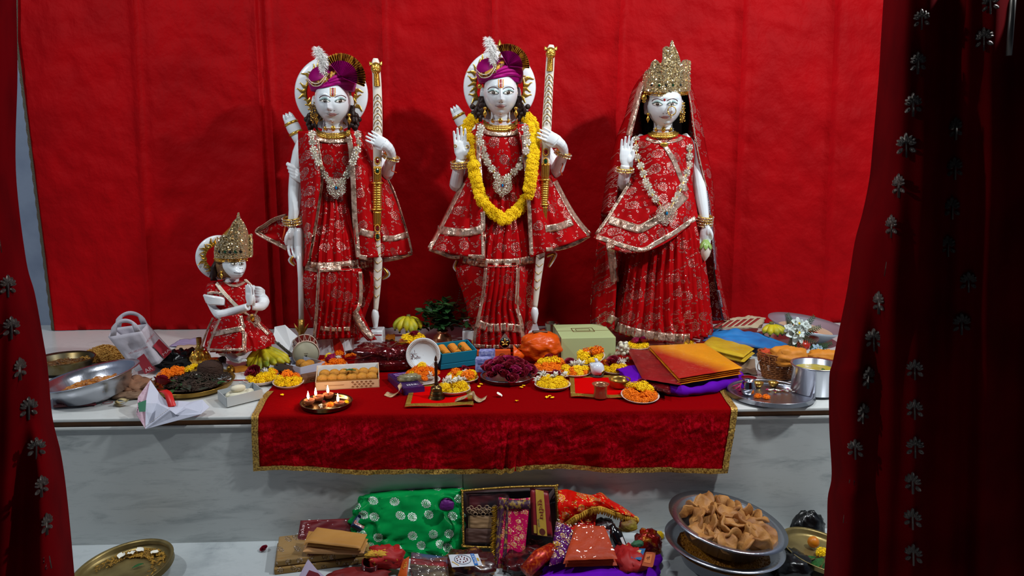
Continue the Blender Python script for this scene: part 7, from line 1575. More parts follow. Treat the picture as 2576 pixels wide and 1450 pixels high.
# big steel basin with milk sweet, fruit and bouquet
bn, r = dish('steel_basin', 'wide shallow steel basin of milk pudding at the back right', 'basin', 2023, 812, 188, .09, mat('basin_steel', 'b8c0cc', .34, .72), .02, (R(4), R(7), 0), prof=[(.001, 0), (.35, 0), (.55, .12), (.88, .8), (1, .97), (1, 1), (.87, .84), (.52, .17), (.001, .04)], seg=56)
o = MB().lathe([(.001, .055), (r*.7, .055)], 40).build('milk_pudding', mat('milk_pudding', 'c9ad8a', .3, coat=.3)); o.location = bn.location; o.rotation_euler = bn.rotation_euler; tag(o, 'pale cream pudding filling the wide steel basin', 'food')
bananas('ripe banana bunch between the blue cloth and white bouquet', 1940, 824, [(-150, 34, .3, 1.6), (-115, 38, .3, 1.6), (-80, 38, .3, 1.6), (-45, 36, .2, 1.4), (-20, 40, .2, 1.2)], .05, .06)
for u, v, r_, c, nm, lab in ((2020, 872, 17, 'a8200c', 'tomato', 'red tomato below the white bouquet'), (2040, 852, 20, '7a2a1c', 'apple', 'dull red apple behind the white bouquet')):
    p = Pz(u, v+r_*.6, .03); k = S(p); t = thing(nm, lab, 'fruit', tuple(p)); MB().ball((0, 0, r_*k*.8), (r_*k, r_*k, r_*k*.85), 18, 12, fn=lambda d: 1-.12*math.exp(-(1-d.z)*9)).build('flesh', mat('skin_'+c, c, .3, coat=.4), t); MB().tube([(0, 0, r_*k*1.4), (.004, 0, r_*k*1.8)], .0018, 5).build('stalk', M_leafd, t)
bq = thing('artificial_bouquet', 'white artificial flower bouquet with fern leaves in the basket', 'bouquet', tuple(Pz(2000, 890, .05)-V((0, 0, .044)))); rnd = random.Random(2); M_silkw = mat('white_silk_petal', 'c9d4cf', .55, sss=.1)
def silk(c, r_, n, nm='blossom', m=None, parent=None, tilt=.6):
    mb = MB()
    for ring in range(3):
        for i in range(n):
            a = 2*pi*(i+ring*.5)/n; rr_ = r_*(1-.28*ring); rows = []
            for j in range(5):
                f = j/4; w_ = .62*rr_*sin(.35+2.4*f)*(6/n); rows.append([V((f*rr_*cos(a)-q_*w_*sin(a)*.5, -.006-.012*ring-.35*r_*f*(1-f)-.10*r_*abs(q_)-.12*r_*ring*f, f*rr_*sin(a)+q_*w_*cos(a)*.5)) for q_ in (-1, -.5, 0, .5, 1)])
            mb.grid(rows)
    o = mb.build(nm, m or M_silkw, parent); o.location = V(c)-V(parent.location); o.rotation_euler = (-.45, 0, rnd.uniform(-.4, .4)); MB().ball((0, -.03*r_/.05, 0), r_*.16, 8, 6).build('centre', M_my, o); return o
Yq = Pz(2000, 890, .05).y
for u, v, r_, n in ((1997, 842, 29, 6), (2003, 817, 19, 5), (2024, 822, 16, 5), (1985, 828, 14, 5)): c = P(u, v, Yq-.03); silk(c, r_*S(c), n, parent=bq)
MB().tube([P(1998, 850, Yq-.02), P(2003, 880, Yq), V(bq.location)], .006, 6).build('stem', M_leaf, bq, world=True)
for u, v in ((2051, 880),): c = P(u, v, Yq-.05); silk(c, 15*S(c), 6, 'blue_rose', mat('pale_blue_silk', '9ab4c4', .5), bq)
fern = leafmesh(1, .22, .1).mesh('frond_leaf'); fern.materials.append(mat('fern_green', '24502e', .6)); 
for u, v, ang_, L_ in ((2035, 812, 50, 46), (2045, 830, 20, 44), (1985, 805, 110, 34), (1990, 868, 240, 40), (2030, 855, -20, 50), (2060, 875, 10, 46), (2075, 870, 20, 40), (2010, 862, -60, 40)):
    b = P(u-cos(R(ang_))*L_*.5, v+sin(R(ang_))*L_*.5, Yq-.02); k = S(b); st = MB().tube([b, P(u+cos(R(ang_))*L_*.5, v-sin(R(ang_))*L_*.5, Yq-.04)], .0016, 5); fo = st.build('fern_frond', MATS['fern_green'], bq, world=True)
    for i in range(9):
        for sd in (-1, 1):
            f = i/9; p = b+(P(u+cos(R(ang_))*L_*.5, v-sin(R(ang_))*L_*.5, Yq-.04)-b)*f; l = put('frond_leaf', fern, p-V(bq.location), (R(90), 0, 0), k*15*(1-.5*f), fo); l.rotation_euler = (R(90), -R(ang_-90)*1+sd*.9, 0)
lump('dried_flower_head', 'dry brown flower head at the bouquet right end', 'flower', 2078, 902, (.06, .06, .055), mat('dry_head', '6a4a28', .8), seed=3, z=.005, amp=.6, fs=5)
# wicker basket with cloth
p = Pz(1955, 948, .006); k = S(p); wk = thing('wicker_basket', 'brown wicker basket filled with orange cloth', 'basket', tuple(p)); M_wick = mat('wicker', '9a5a26', .6, var='6a3614', vs=50)
hb = 58*k; nr = 13
for i in range(nr):
    f = i/(nr-1); a_, b_ = (36+18*f)*k, (30+10*f)*k; z_ = f*hb*(1); m = MB(); n = 60; 
    m.grid([[V(((a_+.0032*cos(q)+.0024*sin(t*22+i*pi))*cos(t)+ .006*f, (b_+.0032*cos(q)+.0024*sin(t*22+i*pi))*sin(t), z_+.0036*sin(q)+.003+.004*f*abs(cos(t))*3*f)) for q in [2*pi*x/5 for x in range(5)]] for t in [2*pi*y/n for y in range(n+1)]], True).build('woven_strand' if i < nr-1 else 'braided_rim', M_wick, wk)
for i in range(22):
    t = 2*pi*i/22; MB().tube([((35+18*f)*k*cos(t), (29+10*f)*k*sin(t), f*hb) for f in (0, .5, 1)], .0026, 5).build('upright_cane', M_wick, wk)
MB().lathe([(.001, .003), (1, .003)], 30, Matrix.Diagonal((36*k, 30*k, 1, 1))).build('base', M_wick, wk)
lump('orange_cloth', 'bunched mustard orange cloth spilling from the wicker basket', 'cloth', 1982, 915, (.17, .13, .10), mat('mustard_cotton', 'c97c1c', .65, sheen=.2, bump=.3, bs=12), z=.075, seed=13, amp=.4, fs=2)
lump('orange_cloth', 'rust orange cloth tucked in the left of the wicker basket', 'cloth', 1935, 912, (.09, .09, .075), mat('rust_cotton', 'b8401c', .65, sheen=.2), z=.07, seed=17, amp=.45)
lump('orange_cloth', 'orange cloth edge hanging behind the steel pot', 'cloth', 2072, 905, (.14, .08, .06), mat('mustard_cotton', 'c97c1c'), z=.06, seed=19, amp=.4)
o = MB().tube([V(q_) for q_ in spl([tuple(Pz(1948, 905, .09)), tuple(Pz(1930, 896, .11)), tuple(Pz(1910, 910, .08)), tuple(Pz(1906, 928, .03)), tuple(Pz(1918, 938, .008)), tuple(Pz(1926, 944, .008))], 24)], .0022, 6).build('cord', mat('white_cord', 'b8a89c', .6)); tag(o, 'pale cord looped over the wicker basket side', 'cord')
ts = thing('tassel', 'small teal tassel at the end of the pale cord', 'tassel', tuple(Pz(1927, 945, .006)))
for i in range(8): MB().box(((i-3.5)*.0045, 0, .009+.003*(i % 2)), (.004, .010, .018)).build('tassel_strand', mat('teal_thread', '3a98a4', .5), ts, False)
sheet('kraft_wrapper', 'brown paper wrapper with rose petals behind the steel tray', 'wrapper', [(1845, 938), (1905, 945), (1895, 905), (1850, 905)], mat('kraft_paper3', '7a6450', .7), lift=.06, seed=6)
# steel pot of dal
pt_, r = dish('steel_pot', 'deep steel pot of yellow lentil soup', 'pot', 2054, 915, 124, .125, M_steel, .006, prof=[(.001, 0), (.82, 0), (.92, .06), (.93, .88), (1, .95), (1, 1), (.9, .97), (.88, .08), (.001, .05)], seg=56)
o = MB().lathe([(.001, .098), (r*.88, .098)], 40).build('lentil_soup', mat('yellow_dal', 'b8a41c', .3, coat=.5, var='9a860e', vs=30, bump=.3, bs=40)); o.location = pt_.location; tag(o, 'yellow lentil soup in the deep steel pot', 'food')
for i, (x, y) in enumerate(((.1, -.35), (.42, -.25), (.3, .1))): f = put('leaf', lf2, V(pt_.location)+V((x*r, y*r, .099)), (0, 0, i*1.5), .03); tag(f, 'dark curry leaf floating on the yellow lentil soup', 'leaf', 'curry leaves on the lentil soup')
# steel tray with little vessels
ty, r = dish('steel_tray', 'round steel tray with petals and small vessels at the right end', 'tray', 1938, 984, 210, .02, M_steel, .006, base=.88, seg=64)
lt, r2 = dish('steel_pot', 'small shiny steel water pot on the round tray', 'pot', 1884, 950, 38, .075, mat('shiny_steel', 'c4c8d0', .12, 1), .012, prof=[(.001, 0), (.7, 0), (.95, .2), (.98, .45), (.75, .75), (.74, .84), (1.0, .98), (1, 1), (.68, .85), (.001, .8)])
for u, v, lab in ((1908, 962, 'small brass cup of red powder at the back of the steel tray'), (1946, 961, 'small brass cup of rice in the middle of the steel tray')): dish('brass_cup', lab, 'cup', u, v, 26, .022, M_brass, .012, prof=[(.001, 0), (.55, 0), (.9, .5), (1, 1), (.96, 1.02), (.82, .5), (.001, .2)])
for u, v in ((1907, 998), (1928, 1000)): p = Pz(u, v, .016); flower('o', p, 10*S(p), 'on the round steel tray')
pm = PET.copy(); pm.materials.append(M_rosem)
for i in range(20):
    u, v = random.uniform(1850, 1895), random.uniform(968, 998); f = put('petal', pm, Pz(u, v, .018), (random.uniform(-.3, .3), random.uniform(-.3, .3), random.uniform(0, 6)), random.uniform(.02, .032)); tag(f, 'magenta rose petal on the round steel tray', 'petal', 'rose petals on the steel tray')
pw = PET.copy(); pw.materials.append(M_wht)
for i in range(16): u, v = 1930+i*6+random.uniform(-3, 3), 978+random.uniform(-3, 6)+i*.6; f = put('petal', (pw, pm)[i % 3 == 0], Pz(u, v, .014), (0, 0, random.uniform(0, 6)), random.uniform(.012, .02)); tag(f, ('white' if i % 3 else 'pink')+' petal scattered across the middle of the steel tray', 'petal', 'petals across the tray')
# clear bag of puffed sweets, scattered petals on the cloth
pbag = thing('sweet_bag', 'clear bag of white puffed sweets beside the green box', 'bag', tuple(Pz(1566, 912, .006))); k = S(V(pbag.location)); rnd = random.Random(3)
for i in range(34): MB().ball((rnd.uniform(-14, 14)*k, rnd.uniform(-10, 10)*k, rnd.uniform(6, 52)*k), 5*k*rnd.uniform(.7, 1.2), 8, 6).build('puffed_sweet', M_whs, pbag)
crumple((36*k, 30*k, 70*k), 4, .3, 3).build('clear_wrap', M_plas, pbag)
py = PET.copy(); py.materials.append(M_my)
for i, (u, v) in enumerate(((1205, 974), (1210, 968), (1318, 972), (1300, 1010), (1382, 998), (1390, 1002), (1376, 1001), (710, 995), (1312, 976))): f = put('petal', py, Pz(u, v, .008), (0, 0, i), .016); tag(f, 'yellow marigold petal scattered on the red velvet', 'petal', 'petals on the velvet cloth')
f = put('petal', pw, Pz(1255, 995, .012), (.3, .2, 1), .028); tag(f, 'curled white petal alone on the red velvet', 'petal')
# ---------------------------------------------------------------- on the floor in front of the altar
ZF = -.53; random.seed(11); M_clear = M_plas
def packq(name, label, cat, Q, h, m, layers=1, film=False, seed=0, n=24, bulge=0, wob=.003, parent=None):
    """soft slab on four 3-d corners (bl, br, tr, tl), growing h towards the viewer"""
    c = sum(Q, V((0, 0, 0)))/4; nn = (Q[1]-Q[0]).cross(Q[3]-Q[0]).normalized(); nn = nn if nn.dot(CAMP-c) > 0 else -nn
    t = thing(name, label, cat, tuple(c)) if not parent else parent
    pos = lambda a, b: (Q[0]*(1-a)+Q[1]*a)*(1-b)+(Q[3]*(1-a)+Q[2]*a)*b; e = lambda x: min(1, (x*11)**.5, ((1-x)*11)**.5)
    for L in range(layers):
        z0, z1 = h*L/layers, h*(L+1)/layers; sh = V((.004*sin(L*2.3+seed), 0, 0)); top = []; low = []
        for j in range(n+1):
            rt, rl = [], []
            for i in range(n+1):
                a, b = i/n, j/n; w_ = e(a)*e(b); bb = bulge*sin(pi*a)*sin(pi*b)+wob*nz(a*5+seed, b*5+L); p = pos(a, b)+sh
                rt.append(p+nn*(z0+(z1-z0)*(.5+.48*w_)+bb)); rl.append(p+nn*(z0+(z1-z0)*(.5-.5*w_)+bb*.2))
            top.append(rt); low.append(rl)
        MB().grid(top).grid(low).build('cloth_fold', m if not isinstance(m, (list, tuple)) else m[L % len(m)], t, world=True)
    if film:
        MB().grid([[pos(-.01+1.02*a, -.01+1.02*b)+nn*(h+bulge*sin(pi*a)*sin(pi*b)+.004+.006*abs(nz(a*6+seed, b*8))) for a in [i/30 for i in range(31)]] for b in [j/30 for j in range(31)]]).build('clear_wrap', M_clear, t, world=True)
    return t, pos, nn
G = lambda u, v, z=0: Pz(u, v, ZF+z)
# brass plate at the left
bp2, r = dish('brass_plate', 'large tilted brass plate with grains on the floor at the left', 'plate', 312, 1424, 240, .03, mat('worn_brass', 'a08c58', .38, .7, var='7a683e', vs=8), ZF+.02, (R(4), R(-7), 0), base=.85, seg=64)
m = MB(); rnd = random.Random(4)
for i in range(420):
    a = R(rnd.gauss(80, 38)); d = rnd.uniform(.5, .8); c = V((d*r*cos(a), d*r*sin(a), .008)); e = V((rnd.uniform(-1, 1), rnd.uniform(-1, 1), 0)).normalized()*.006; m.tube([c-e, c+e+V((0, 0, .003))], .0018, 4)
o = m.build('grain', mat('yellow_grain', 'b88a2c', .6, var='8a6420', vs=30)); o.location = bp2.location; o.rotation_euler = bp2.rotation_euler; stuff(tag(o, 'scattered yellow grain and petals on the large tilted brass plate', 'grain'))
for i, (x, y) in enumerate(((-.3, .55), (.05, .68), (.45, .5), (-.1, .6))): f = put('petal', pw, mount(bp2, x*r, y*r, .014), (0, 0, i*1.3), .03); tag(f, 'white petal on the large tilted brass plate', 'petal', 'white petals on the brass plate')
f = put('leaf', lf2, mount(bp2, .35*r, .15*r, .012), (0, 0, 2), .04); tag(f, 'single green leaf on the large tilted brass plate', 'leaf')
p = G(664, 1381, .01); flower('r', p, .018, 'lying alone on the floor near the brown gift box')
# brown gift package, envelopes, red packet, book
A, B = G(690, 1448), G(932, 1418); bk = thing('gift_package', 'flat brown patterned gift package in clear wrap', 'gift', tuple(A), (0, 0, atan2(B.y-A.y, B.x-A.x))); W = (B-A).length; M_bk = brocade('brown_print_paper', '8a6c40', '5a4424', 24, metal=0, leaf=False, rough=.4, sheen=0, thr=.9)
MB().box((W/2, .10, .012), (W, .20, .024)).build('lower_box', M_bk, bk, False, bevel=.004); MB().box((W/2+.004, .105, .038), (W*.98, .19, .024)).build('upper_box', M_bk, bk, False, bevel=.004)
MB().grid([[V((W*(-.01+1.02*a), -.004+.21*b, .053+.004*abs(nz(a*9, b*9)))) for a in [i/30 for i in range(31)]] for b in [j/12 for j in range(13)]]).build('clear_wrap', M_clear, bk)
M_env = mat('tan_envelope', 'b4803c', .6, var='a87434', vs=6)
for i, (pts, lab) in enumerate((([(762, 1396, .06), (915, 1400, .06), (926, 1372, .06), (772, 1368, .06)], 'lowest thick tan envelope of the stack on the gift package'), ([(762, 1376, .085), (910, 1390, .085), (925, 1360, .09), (775, 1340, .10)], 'middle tan envelope of the stack on the gift package'), ([(764, 1368, .10), (905, 1384, .10), (922, 1348, .11), (796, 1330, .125)], 'topmost tan envelope of the stack on the gift package'))):
    packq('envelope', lab, 'envelope', [G(*q) for q in pts], .012 if i else .022, M_env if i else mat('peach_envelope', 'c8925a', .6), 1, seed=i, wob=.002)
rs, pos, nn = packq('sari_packet', 'dark red sari packet leaning on the altar face', 'sari packet', [P(748, 1368, FY-.07), P(885, 1362, FY-.07), P(890, 1306, FY-.015), P(757, 1312, FY-.015)], .02, mat('dark_red_silk', '6e1018', .45, var='4c0a12', vs=12), 1, True, 3)
tquad(rs, 'Jaya', [pos(.06, .25)+nn*.028, pos(.06, .75)+nn*.028, pos(.14, .75)+nn*.028, pos(.14, .25)+nn*.028], M_pk, .001)
bkk, pos, nn = packq('box', 'dark blue printed box between the red packet and green bag', 'box', [P(876, 1328, FY-.08), P(912, 1350, FY-.08), P(915, 1305, FY-.03), P(893, 1297, FY-.03)], .03, mat('navy_card', '0c2a4c', .4, coat=.3), 1, seed=1, wob=.0); tquad(bkk, 'Beauti', [pos(.1, .15)+nn*.032, pos(.95, .15)+nn*.032, pos(.95, .4)+nn*.032, pos(.1, .4)+nn*.032], mat('orange_print', 'c05a2c', .5), .001)
# green gift bag
M_gbag = brocade('green_print_film', '08803c', 'c8dccf', 15, leaf=False, metal=.5, rough=.26, sheen=0, thr=.55, wire=.022); gbag = thing('gift_bag', 'bright green plastic gift bag printed with silver flowers', 'bag', tuple(G(1030, 1390))); rows = []; n = 90; mm = 44; k = S(V(gbag.location))
for j in range(mm+1):
    f = j/mm; row = []
    for i in range(n):
        a = 2*pi*i/n; hw = (136-16*f+10*sin(pi*f))*k; hd = .085*(1-f*.75)+.02*sin(pi*f); z = f*.215*(1-.10*(-cos(a)*.5+.5)**2)
        cr = .022*abs(nz(cos(a)*3.5+f, sin(a)*3+f*2.2, f*3))+.020*abs(nz(cos(a)*6+f*3, sin(a)*5, f*4+3))+.022*abs(sin(8*a+4*nz(f*3, a)))*(1-f)**1.5; s_ = lambda x: math.copysign(abs(x)**.8, x)
        row.append(V((hw*s_(cos(a))+cr*cos(a)*2+.012*sin(f*3), .06+f*.03+(hd+cr)*s_(sin(a)), z)))
    rows.append(row)
MB().grid(rows, True, True).build('film', M_gbag, gbag)
c = P(1124, 1267, FY-.095); o = crumple((.055, .04, .05), 3, .3, 3).build('purple_content', mat('violet_cloth', '5c0a6a', .6, sheen=.3), gbag, world=False); o.location = c-V(gbag.location)-V((0, .01, .015)); m = MB().grid([[V(((.030+.005*cos(q))*cos(t), -.012+.004*sin(q), .028*sin(t)+.005*cos(q)*sin(t))) for q in [2*pi*x/6 for x in range(6)]] for t in [2*pi*y/24 for y in range(25)]], True).build('handle_hole_rim', M_gbag, gbag); m.location = c-V(gbag.location)+V((0, -.002, .005))
# clear bag with gold piping
Q = [P(1166, 1374, FY-.12), P(1406, 1382, FY-.12), P(1396, 1224, FY-.03), P(1163, 1236, FY-.03)]; cb_ = thing('clear_gift_bag', 'clear zipped gift bag with gold piping leaning on the altar', 'bag', tuple((Q[0]+Q[1])/2))
nn = (Q[1]-Q[0]).cross(Q[3]-Q[0]).normalized(); nn = nn if nn.y < 0 else -nn; qpos = lambda a, b, h=0: (Q[0]*(1-a)+Q[1]*a)*(1-b)+(Q[3]*(1-a)+Q[2]*a)*b+nn*h
MB().grid([[qpos(i/40, j/30, .05+.006*abs(nz(i*.25, j*.3))+.005*abs(nz(i*.6, j*.1))) for i in range(41)] for j in range(31)]).build('clear_front', M_clear, cb_, world=True)
MB().grid([[qpos(i/4, j/4, .0) for i in range(5)] for j in range(5)]).build('back_panel', mat('maroon_lining', '2e0a0c', .5), cb_, world=True, thick=.003)
M_pipe = mat('gold_piping', 'b08a3a', .3, .8, bump=.5, bs=150)
for h in (.0, .052):
    MB().tube([qpos(a, b, h) for a, b in spl([(0, .03), (0, .5), (0, .97), (.03, 1), (.5, 1.02), (.97, 1), (1, .97), (1, .5), (1, .03), (.97, 0), (.5, 0), (.03, 0), (0, .03)], 90)], .0042, 6).build('piping', M_pipe, cb_, world=True)
MB().grid([[qpos(a, 1, h) for h in (.008, .026, .044)] for a in [i/30 for i in range(31)]]).build('zip_band', mat('brown_zip', '5a3c1c', .5, var='8a6a30', vs=90), cb_, world=True)
def inbag(lab, a0, a1, b0, b1, m, h=.03, nm='folded_cloth', layers=1): return packq(nm, lab, 'cloth', [qpos(a0, b0, .008), qpos(a1, b0, .008), qpos(a1, b1, .008), qpos(a0, b1, .008)], h, m, layers, seed=a0*9)
inbag('folded black and red cloth at the top of the clear bag', .04, .5, .55, .95, mat('black_red_cloth', '4a0a10', .5, var='0c0c14', vs=14), .03); inbag('folded tan cloth in the middle of the clear bag', .05, .42, .30, .56, mat('tan_cloth', '8a6a46', .6), .034); inbag('folded navy and brown cloth at the bottom of the clear bag', .04, .42, .06, .32, [mat('brown_cloth', '4a2c20', .6), mat('navy_cloth', '141a44', .5), mat('brown_cloth', '4a2c20')], .036, layers=3)
m = MB(); rnd = random.Random(2)
for i in range(26):
    a, b = .06+.36*(i/26), (.60 if i % 2 else .66)+.03*sin(i); c = qpos(a, b, .046); m.grid([[c+V(((.008+.0018*cos(q))*cos(t), .0018*sin(q), (.008+.0018*cos(q))*sin(t))) for q in [0, 2, 4]] for t in [2*pi*y/10 for y in range(11)]], True)
m.build('lace_trim', mat('beige_lace', 'a88a6a', .6), cb_, world=True)
bx_, pos, n2 = packq('incense_carton', 'red and yellow incense carton with brown lettering inside the clear bag', 'box', [P(1338, 1345, FY-.115), P(1392, 1352, FY-.115), P(1380, 1236, FY-.05), P(1334, 1226, FY-.05)], .03, mat('red_yellow_card', '8e2028', .4), 1, seed=4, wob=0)
f4 = lambda a0, a1, b0, b1, o: [pos(a0, b0)+n2*o, pos(a1, b0)+n2*o, pos(a1, b1)+n2*o, pos(a0, b1)+n2*o]
poly('yellow_band', f4(.22, .66, .02, .98, .0315), mat('yellow_card', 'c09a38', .45), bx_); poly('gold_plate', f4(.05, .18, .05, .22, .0318), mat('yellow_card', 'c09a38'), bx_)
q4 = f4(.30, .60, .36, .80, .0325); tquad(bx_, 'सुदीप', [q4[3], q4[0], q4[1], q4[2]], mat('brown_red_ink', '7a1a18', .5), .001); q4 = f4(.24, .36, .2, .36, .0325); tquad(bx_, 'धूप बत्ती', [q4[3], q4[0], q4[1], q4[2]], mat('grey_ink', '5a5a5c', .5), .001)
o = MB().grid([[(pos(.45+.14*cos(t)*r_, .1+.07*sin(t)*r_))+n2*.0326 for t in [2*pi*i/16 for i in range(16)]] for r_ in (1, .5, .02)], True).build('diya_picture', mat('brown_ink', '5a2418', .5), bx_, world=True)
# pink brocade shawl
M_pink = brocade('pink_brocade', 'a80c48', 'd8a058', 30, metal=.4, thr=.75, sheen=.15); M_pdk = mat('purple_gold_border', '3a1030', .5, var='8a6a26', vs=70, vlo=.5, vhi=.6)
Yp = FY-.175; pk = thing('brocade_shawl', 'pink brocade shawl with purple and gold border draped over the clear bag', 'shawl', tuple(P(1285, 1440, Yp)))
sp3 = [(1450+20, Yp-.06), (1420, Yp-.05), (1370, Yp-.02), (1310, Yp+.03), (1262, Yp+.065), (1252, Yp+.075)]
def shawl(u0t, u1t, u0b, u1b, nm, m, off=0):
    rows = []
    for v, y in spl(sp3, 30): f = (v-1252)/218; rows.append([P(lerp(lerp(u0t, u0b, f), lerp(u1t, u1b, f), i/12), v+4*sin(i/12*3), y-off+.006*sin(i*.9+v*.02)) for i in range(13)])
    MB().grid(rows).build(nm, m, pk, world=True, thick=.002)
shawl(1256, 1334, 1246, 1312, 'brocade', M_pink); shawl(1254, 1280, 1242, 1272, 'border', M_pdk, .004)
rows = [[P(lerp(1256, 1334, i/12), v, y-.004+.006*sin(i*.9)) for i in range(13)] for v, y in ((1258, Yp+.067), (1270, Yp+.058), (1281, Yp+.050))]; MB().grid(rows).build('border', M_pdk, pk, world=True, thick=.002)
fr_ = MB(); rnd = random.Random(7)
for i in range(120):
    f = i/120; v = 1275+f*190; u = 1252-10*f+rnd.uniform(-4, 2); y = spl(sp3[::-1], 100)[min(100, int(f*100))][1]-.008; p = P(u, v, y); e = V((-.014-.006*rnd.random(), -.004, -.010*rnd.random())); fr_.add([p, p+V((0, 0, .005)), p+e+V((0, 0, .004)), p+e], [(0, 1, 2, 3)])
stuff(fr_.build('gold_fringe', mat('gold_sequin', 'c89a2c', .25, .7), pk, world=True, thick=.001))
# red scarf with yellow tassels
M_chun = brocade('red_gold_chunri', 'c01208', 'd8a030', 17, metal=.5, rough=.4, sheen=.1, thr=.7)
YS = FY-.11
ch = thing('tasselled_scarf', 'red and gold festive scarf with yellow tassel fringe', 'scarf', tuple(P(1490, 1330, YS))); rows = []
TPs = spl([(1399, 1236), (1425, 1232), (1455, 1240), (1490, 1246), (1512, 1240), (1535, 1258), (1565, 1275), (1600, 1300)], 44); BT = spl([(1408, 1325), (1425, 1318), (1450, 1300), (1484, 1284), (1512, 1280), (1545, 1292), (1575, 1300), (1603, 1306)], 44)
for j in range(25):
    g = j/24; rows.append([P(lerp(a[0], b[0], g), lerp(a[1], b[1], g), YS+.07*(1-g)-.03*sin(pi*g)-.02*abs(nz(i*.22, g*3))-.012*sin(i*.5+g*2)) for i, (a, b) in enumerate(zip(TPs, BT))])
mb = MB().grid(rows); mb.build('cloth', M_chun, ch, world=True, thick=.002); M_tas = mat('yellow_wool', 'c8962a', .8); LL = rows[-1]
for i in range(0, 45):
    p = LL[i]-V((0, .004, 0)); MB().tube([p+V((0, 0, .006)), p+V((.002, -.003, -.006)), p+V((random.uniform(-.005, .005), -.004, -.020))], [.005, .0048, .002], 6).build('tassel', M_tas, ch, world=True)
MB().tube([q+V((0, -.004, .006)) for q in LL], .005, 6).build('tassel_braid', M_tas, ch, world=True)
packq('folded_cloth', 'red printed cloth lying under the tasselled scarf', 'cloth', [P(1412, 1345, YS-.01), P(1490, 1345, YS-.01), P(1500, 1290, YS+.05), P(1410, 1300, YS+.05)], .03, M_chun, 2, seed=6)
# purple velvet heap, packets, folded orange cloth
pvx = drape('velvet_cloth', 'purple velvet cloth spread under the orange folded cloth', 'cloth', [(1345, 1490, .02), (1660, 1490, .02), (1662, 1395, .03), (1368, 1415, .03)], M_pvel, ZF, .05, folds=4, seed=9)
M_pp = brocade('purple_gold_paper', '4a0a52', 'b88a4a', 26, metal=.3, rough=.3, sheen=0)
packq('wrapped_packet', 'shiny purple printed packet beside the orange folded cloth', 'packet', [G(1378, 1432, .06), G(1450, 1410, .06), G(1432, 1335, .12), G(1396, 1318, .14)], .03, M_pp, 1, True, 3)
M_of = mat('orange_cotton', 'b83e0e', .6, sheen=.2, var='a83408', vs=10, bump=.2, bs=60)
packq('folded_cloth', 'folded orange cloth in clear wrap on the purple velvet', 'cloth', [G(1418, 1432, .06), G(1550, 1428, .06), G(1518, 1345, .11), G(1446, 1342, .11)], .05, M_of, 3, True, 2)
lump('red_cloth', 'bunched red cloth at the right of the orange folded cloth', 'cloth', 1582, 1432, (.12, .16, .10), mat('red_cotton', '9c0c0c', .6, sheen=.2), z=ZF+.02, seed=5, amp=.45)
lump('red_foil_packet', 'red foil packet with yellow wool at the right of the floor pile', 'packet', 1632, 1385, (.10, .09, .10), mat('red_gold_foil', '8e1008', .25, .4, bump=.8, bs=30, var='c8841c', vs=30, vlo=.55, vhi=.7), z=ZF+.02, seed=6, amp=.5)
# black bottle and small things
p = G(1565, 1385, .04); bt = thing('bottle', 'glossy black plastic bottle lying in the floor pile', 'bottle', tuple(p), (R(-28), R(-22), 0)); MB().lathe([(.001, 0), (.022, 0), (.025, .004), (.025, .062), (.020, .078), (.012, .086), (.012, .10), (.001, .102)], 24).build('body', mat('black_gloss', '08080c', .15, coat=.8), bt); MB().box((.012, -.021, .03), (.018, .003, .03)).build('label', M_papw, bt, False)
for nm, lab, cat, u, v, d, mt, rz, z in (('pouch', 'small yellow and maroon pouch behind the black bottle', 'pouch', 1580, 1332, (.07, .05, .05), mat('yellow_maroon', '5a1418', .6, var='a8a030', vs=8), .3, .09), ('thread_reel', 'green thread bundle beside the picture card', 'thread', 1604, 1374, (.05, .025, .025), mat('green_thread', '2a5a3a', .7), .4, .09), ('pouch', 'dark pouch under the tasselled scarf', 'pouch', 1520, 1335, (.08, .07, .06), mat('dark_pouch', '2a1418', .4), 0, .07), ('wool_bundle', 'yellow wool tuft under the green thread bundle', 'wool', 1575, 1388, (.08, .03, .03), M_tas, .2, .06)):
    lump(nm, lab, cat, u, v, d, mt, z=ZF+z, seed=u % 17, amp=.3, rz=rz)
for lab, pts, c, c2, txt in (('picture card with blue border in the floor pile', [(1584, 1405), (1610, 1412), (1622, 1382), (1592, 1382)], '2a6090', 'c8a878', 'ॐ'), ('orange printed card beside the blue bordered card', [(1612, 1425), (1640, 1430), (1648, 1392), (1622, 1390)], '9a4a2c', 'b8683c', 'श्री'), ('small white printed card standing behind the black bottle', [(1512, 1340), (1536, 1350), (1530, 1310), (1518, 1305)], 'a8a0b0', 'c05048', 'ॐ')):
    t, pos, n2 = packq('card', lab, 'card', [G(u, v, .085) for u, v in pts], .004, mat('card_'+c, c, .4), 1, seed=1, wob=0, n=12); q_ = lambda a0, a1, b0, b1: [pos(a0, b0)+n2*.0048, pos(a1, b0)+n2*.0048, pos(a1, b1)+n2*.0048, pos(a0, b1)+n2*.0048]; poly('picture', q_(.2, .8, .2, .8), mat('pic_'+c2, c2, .45), t); tquad(t, txt, q_(.35, .65, .35, .65), M_maroon, .0015)
p = G(1660, 1347, .012); flower('y', p, .018, 'lying loose by the stacked steel bowls')
